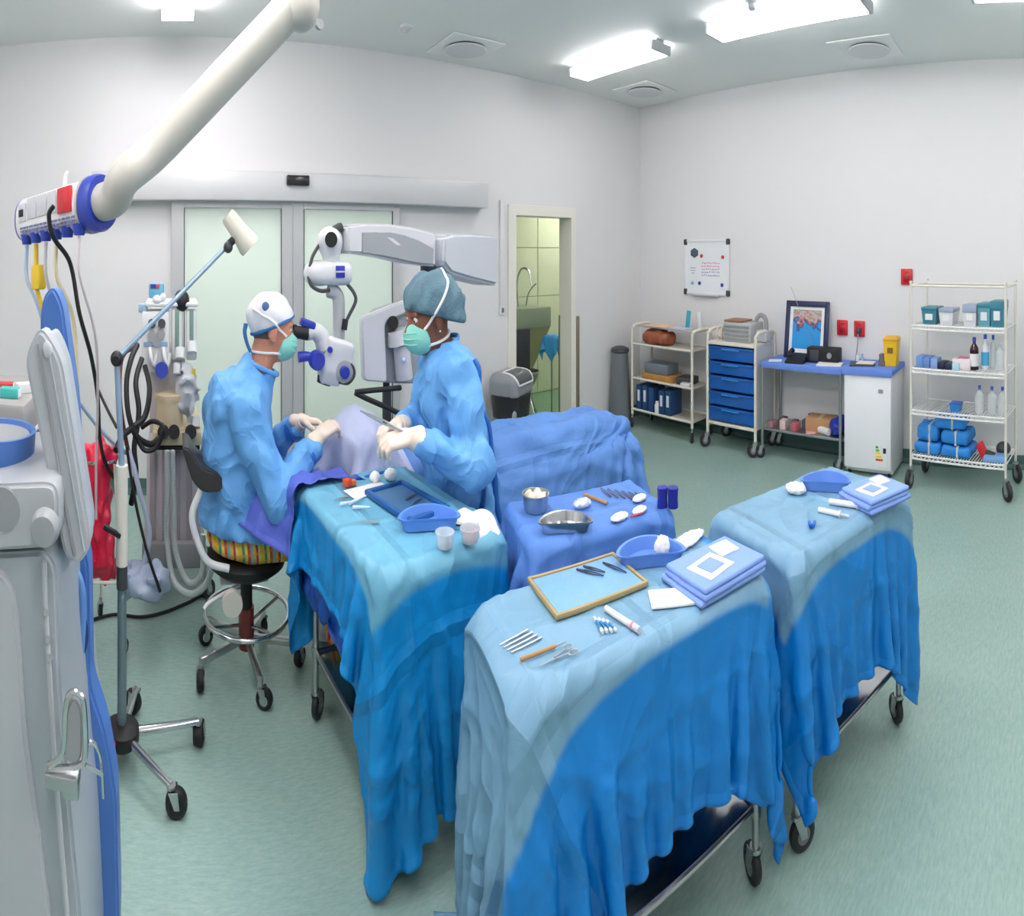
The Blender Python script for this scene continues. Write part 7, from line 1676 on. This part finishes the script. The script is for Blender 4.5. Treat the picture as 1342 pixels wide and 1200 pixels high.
hu = wobj('joint_housing', sdf(s_union([s_box(tuple(P(437, 358, MY)), (0.1, 0.07, 0.052), 0.04), s_ell(tuple(P(412, 358, MY)), (0.06, 0.06, 0.055))], 0.03), tuple(P(437, 358, MY) - Vector((.19, .1, .09))), tuple(P(437, 358, MY) + Vector((.14, .1, .09))), 0.009), m_mi, t, ang=None)
wobj('blue_emblem', MB().box(P(446, 356, MY - 0.072), (0.052, 0.006, 0.052), None, 0.002), m_kb, hu)
wobj('emblem_line', MB().box(P(446, 356, MY - 0.0765), (0.05, 0.004, 0.007)), m_lgrey, hu, False)
wobj('end_button', MB().ell(P(402, 358, MY), (0.016, 0.02, 0.02)), m_dkgrey, hu)
kk = wobj('upper_knuckle', sdf(s_union([s_cap(tuple(P(434, 348, MY)), tuple(P(434, 318, MY)), 0.045, 0.05), s_ell(tuple(P(432, 316, MY)), (0.07, 0.07, 0.065))], 0.03), tuple(P(434, 330, MY) - Vector((.11, .11, .16))), tuple(P(434, 330, MY) + Vector((.11, .11, .16))), 0.01), m_mi, t, ang=None)
wobj('hub', MB().cyl(P(434, 314, MY - 0.08), P(434, 314, MY - 0.04), 0.034, n=20), m_black, kk)
wobj('top_joint', MB().box(P(441, 300, MY), (0.07, 0.06, 0.04), (0, -0.4, 0), 0.012), m_dkgrey, kk)
for pts in ([(420, 318, MY), (410, 335, MY - .02), (406, 350, MY - .03)], [(404, 362, MY - .03), (408, 374, MY - .04), (420, 381, MY - .04), (432, 380, MY - .03)], [(455, 372, MY - .02), (464, 384, MY - .04), (466, 395, MY - .04), (458, 412, MY - .04), (453, 422, MY - .04)]):
    wobj('cable', MB().tube([P(*q_) for q_ in pts], 0.009, n=8), m_dkgrey, kk)
wobj('cable_plug', MB().cyl(P(453, 418, MY - 0.04), P(451, 432, MY - 0.04), 0.016), m_black, kk)
def armprof(top_, bot_, dY, bev):
    """arm running back to the right: outline points pushed to their own depth, thickened across"""
    pts = top_ + bot_[::-1]; pp = [P(x, y, Ym(x)) for x, y in pts]
    d = (P(600, 330, Ym(600)) - P(440, 330, Ym(440))).normalized(); nrm = Vector((d.y, -d.x, 0)).normalized()
    bm = bmesh.new(); f = bm.faces.new([bm.verts.new(p + nrm * dY[0]) for p in pp])
    r = bmesh.ops.extrude_face_region(bm, geom=[f]); bmesh.ops.translate(bm, verts=[g for g in r['geom'] if isinstance(g, bmesh.types.BMVert)], vec=nrm * (dY[1] - dY[0]))
    bmesh.ops.recalc_face_normals(bm, faces=bm.faces[:]); bmesh.ops.bevel(bm, geom=bm.edges[:], offset=bev, segments=3, affect='EDGES', clamp_overlap=True); bm.verts.index_update()
    mb = MB().add([v.co.copy() for v in bm.verts], [[v.index for v in f.verts] for f in bm.faces]); bm.free(); return mb
ar = wobj('balance_arm', armprof([(446, 296), (470, 293), (500, 294), (530, 298), (562, 306)], [(447, 332), (470, 333), (500, 338), (530, 345), (562, 349)], (-0.065, 0.065), 0.012), m_mi, t)
wobj('arm_panel', armprof([(464, 305), (500, 304), (520, 308), (540, 316), (558, 326)], [(464, 331), (490, 335), (520, 341), (540, 345), (557, 346)], (0.06, 0.07), 0.003), m_mig, ar)
bx_ = wobj('counterweight_box', armprof([(562, 310), (575, 306), (600, 306), (634, 309)], [(562, 345), (572, 358), (600, 366), (634, 374)], (-0.1, 0.13), 0.018), mat('box_grey', (192, 197, 202), 0.35), t)
for y in (322, 354): wobj('screw', MB().ell(P(604, y, Ym(604) - 0.135), (0.006, 0.004, 0.006)), m_mig, bx_)
cB = P(563, 352, 3.35); wobj('column', MB().cyl((cB.x, cB.y, 0.14), (cB.x, cB.y, 1.68), 0.05, n=20), m_mig, t)
wobj('column_joint', MB().cyl((cB.x, cB.y, 1.6), (cB.x, cB.y, 1.68), 0.062, n=20), m_dkgrey, t)
cab = wobj('control_cabinet', prof([(490, 420), (500, 408), (540, 396), (552, 398), (552, 500), (494, 498)], 3.42, 3.34, 3.6, 0.015), m_mig, t)
wobj('cabinet_shield', prof([(467, 418), (470, 413), (515, 395), (545, 388), (545, 400), (500, 418), (497, 425), (500, 497), (470, 495)], 3.4, 3.3, 3.36, 0.01), m_mi, cab)
wobj('cabinet_hub', MB().cyl(P(515, 423, 3.33), P(515, 423, 3.27), 0.036), m_black, cab)
wobj('cabinet_arm', MB().cyl(P(520, 432, 3.3), P(523, 450, 3.3), 0.06, 0.075).cyl(P(526, 452, 3.3), P(530, 496, 3.3), 0.055), m_lgrey, cab)
wobj('cabinet_light', MB().ell(P(529, 472, 3.235), (0.014, 0.01, 0.014)), mat('pale_blue_lens', (190, 206, 246), 0.2), cab)
hf_ = wobj('push_handle', MB().tube([P(525, 508, 3.3), P(472, 513, 3.25), P(470, 517, 3.25), P(505, 533, 3.25), P(530, 545, 3.3)], 0.014, n=10, sub=3), m_black, t)
wobj('handle_stem', MB().cyl(P(506, 498, 3.4), P(507, 535, 3.4), 0.022), m_dkgrey, t)
wobj('foot_cross', MB().box((cB.x, cB.y, 0.11), (0.9, 0.12, 0.07), 0.3, 0.02).box((cB.x, cB.y, 0.11), (0.12, 0.5, 0.07), 0.3, 0.02), m_mig, t)
wobj('stand_post', MB().cyl((P(507, 535, 3.4).x, 3.4, 0.14), (P(507, 535, 3.4).x, 3.4, 1.05), 0.03), m_dkgrey, t)
for dx in (-0.4, 0.4): caster(t, cB.x + dx * 0.955 - 1.72, cB.y + dx * 0.295 - 3.45, 0.09, 0.036, 0.5)
for dy in (-0.2, 0.2): caster(t, cB.x - dy * 0.295 - 1.72, cB.y + dy * 0.955 - 3.45, 0.09, 0.036, 0.5)
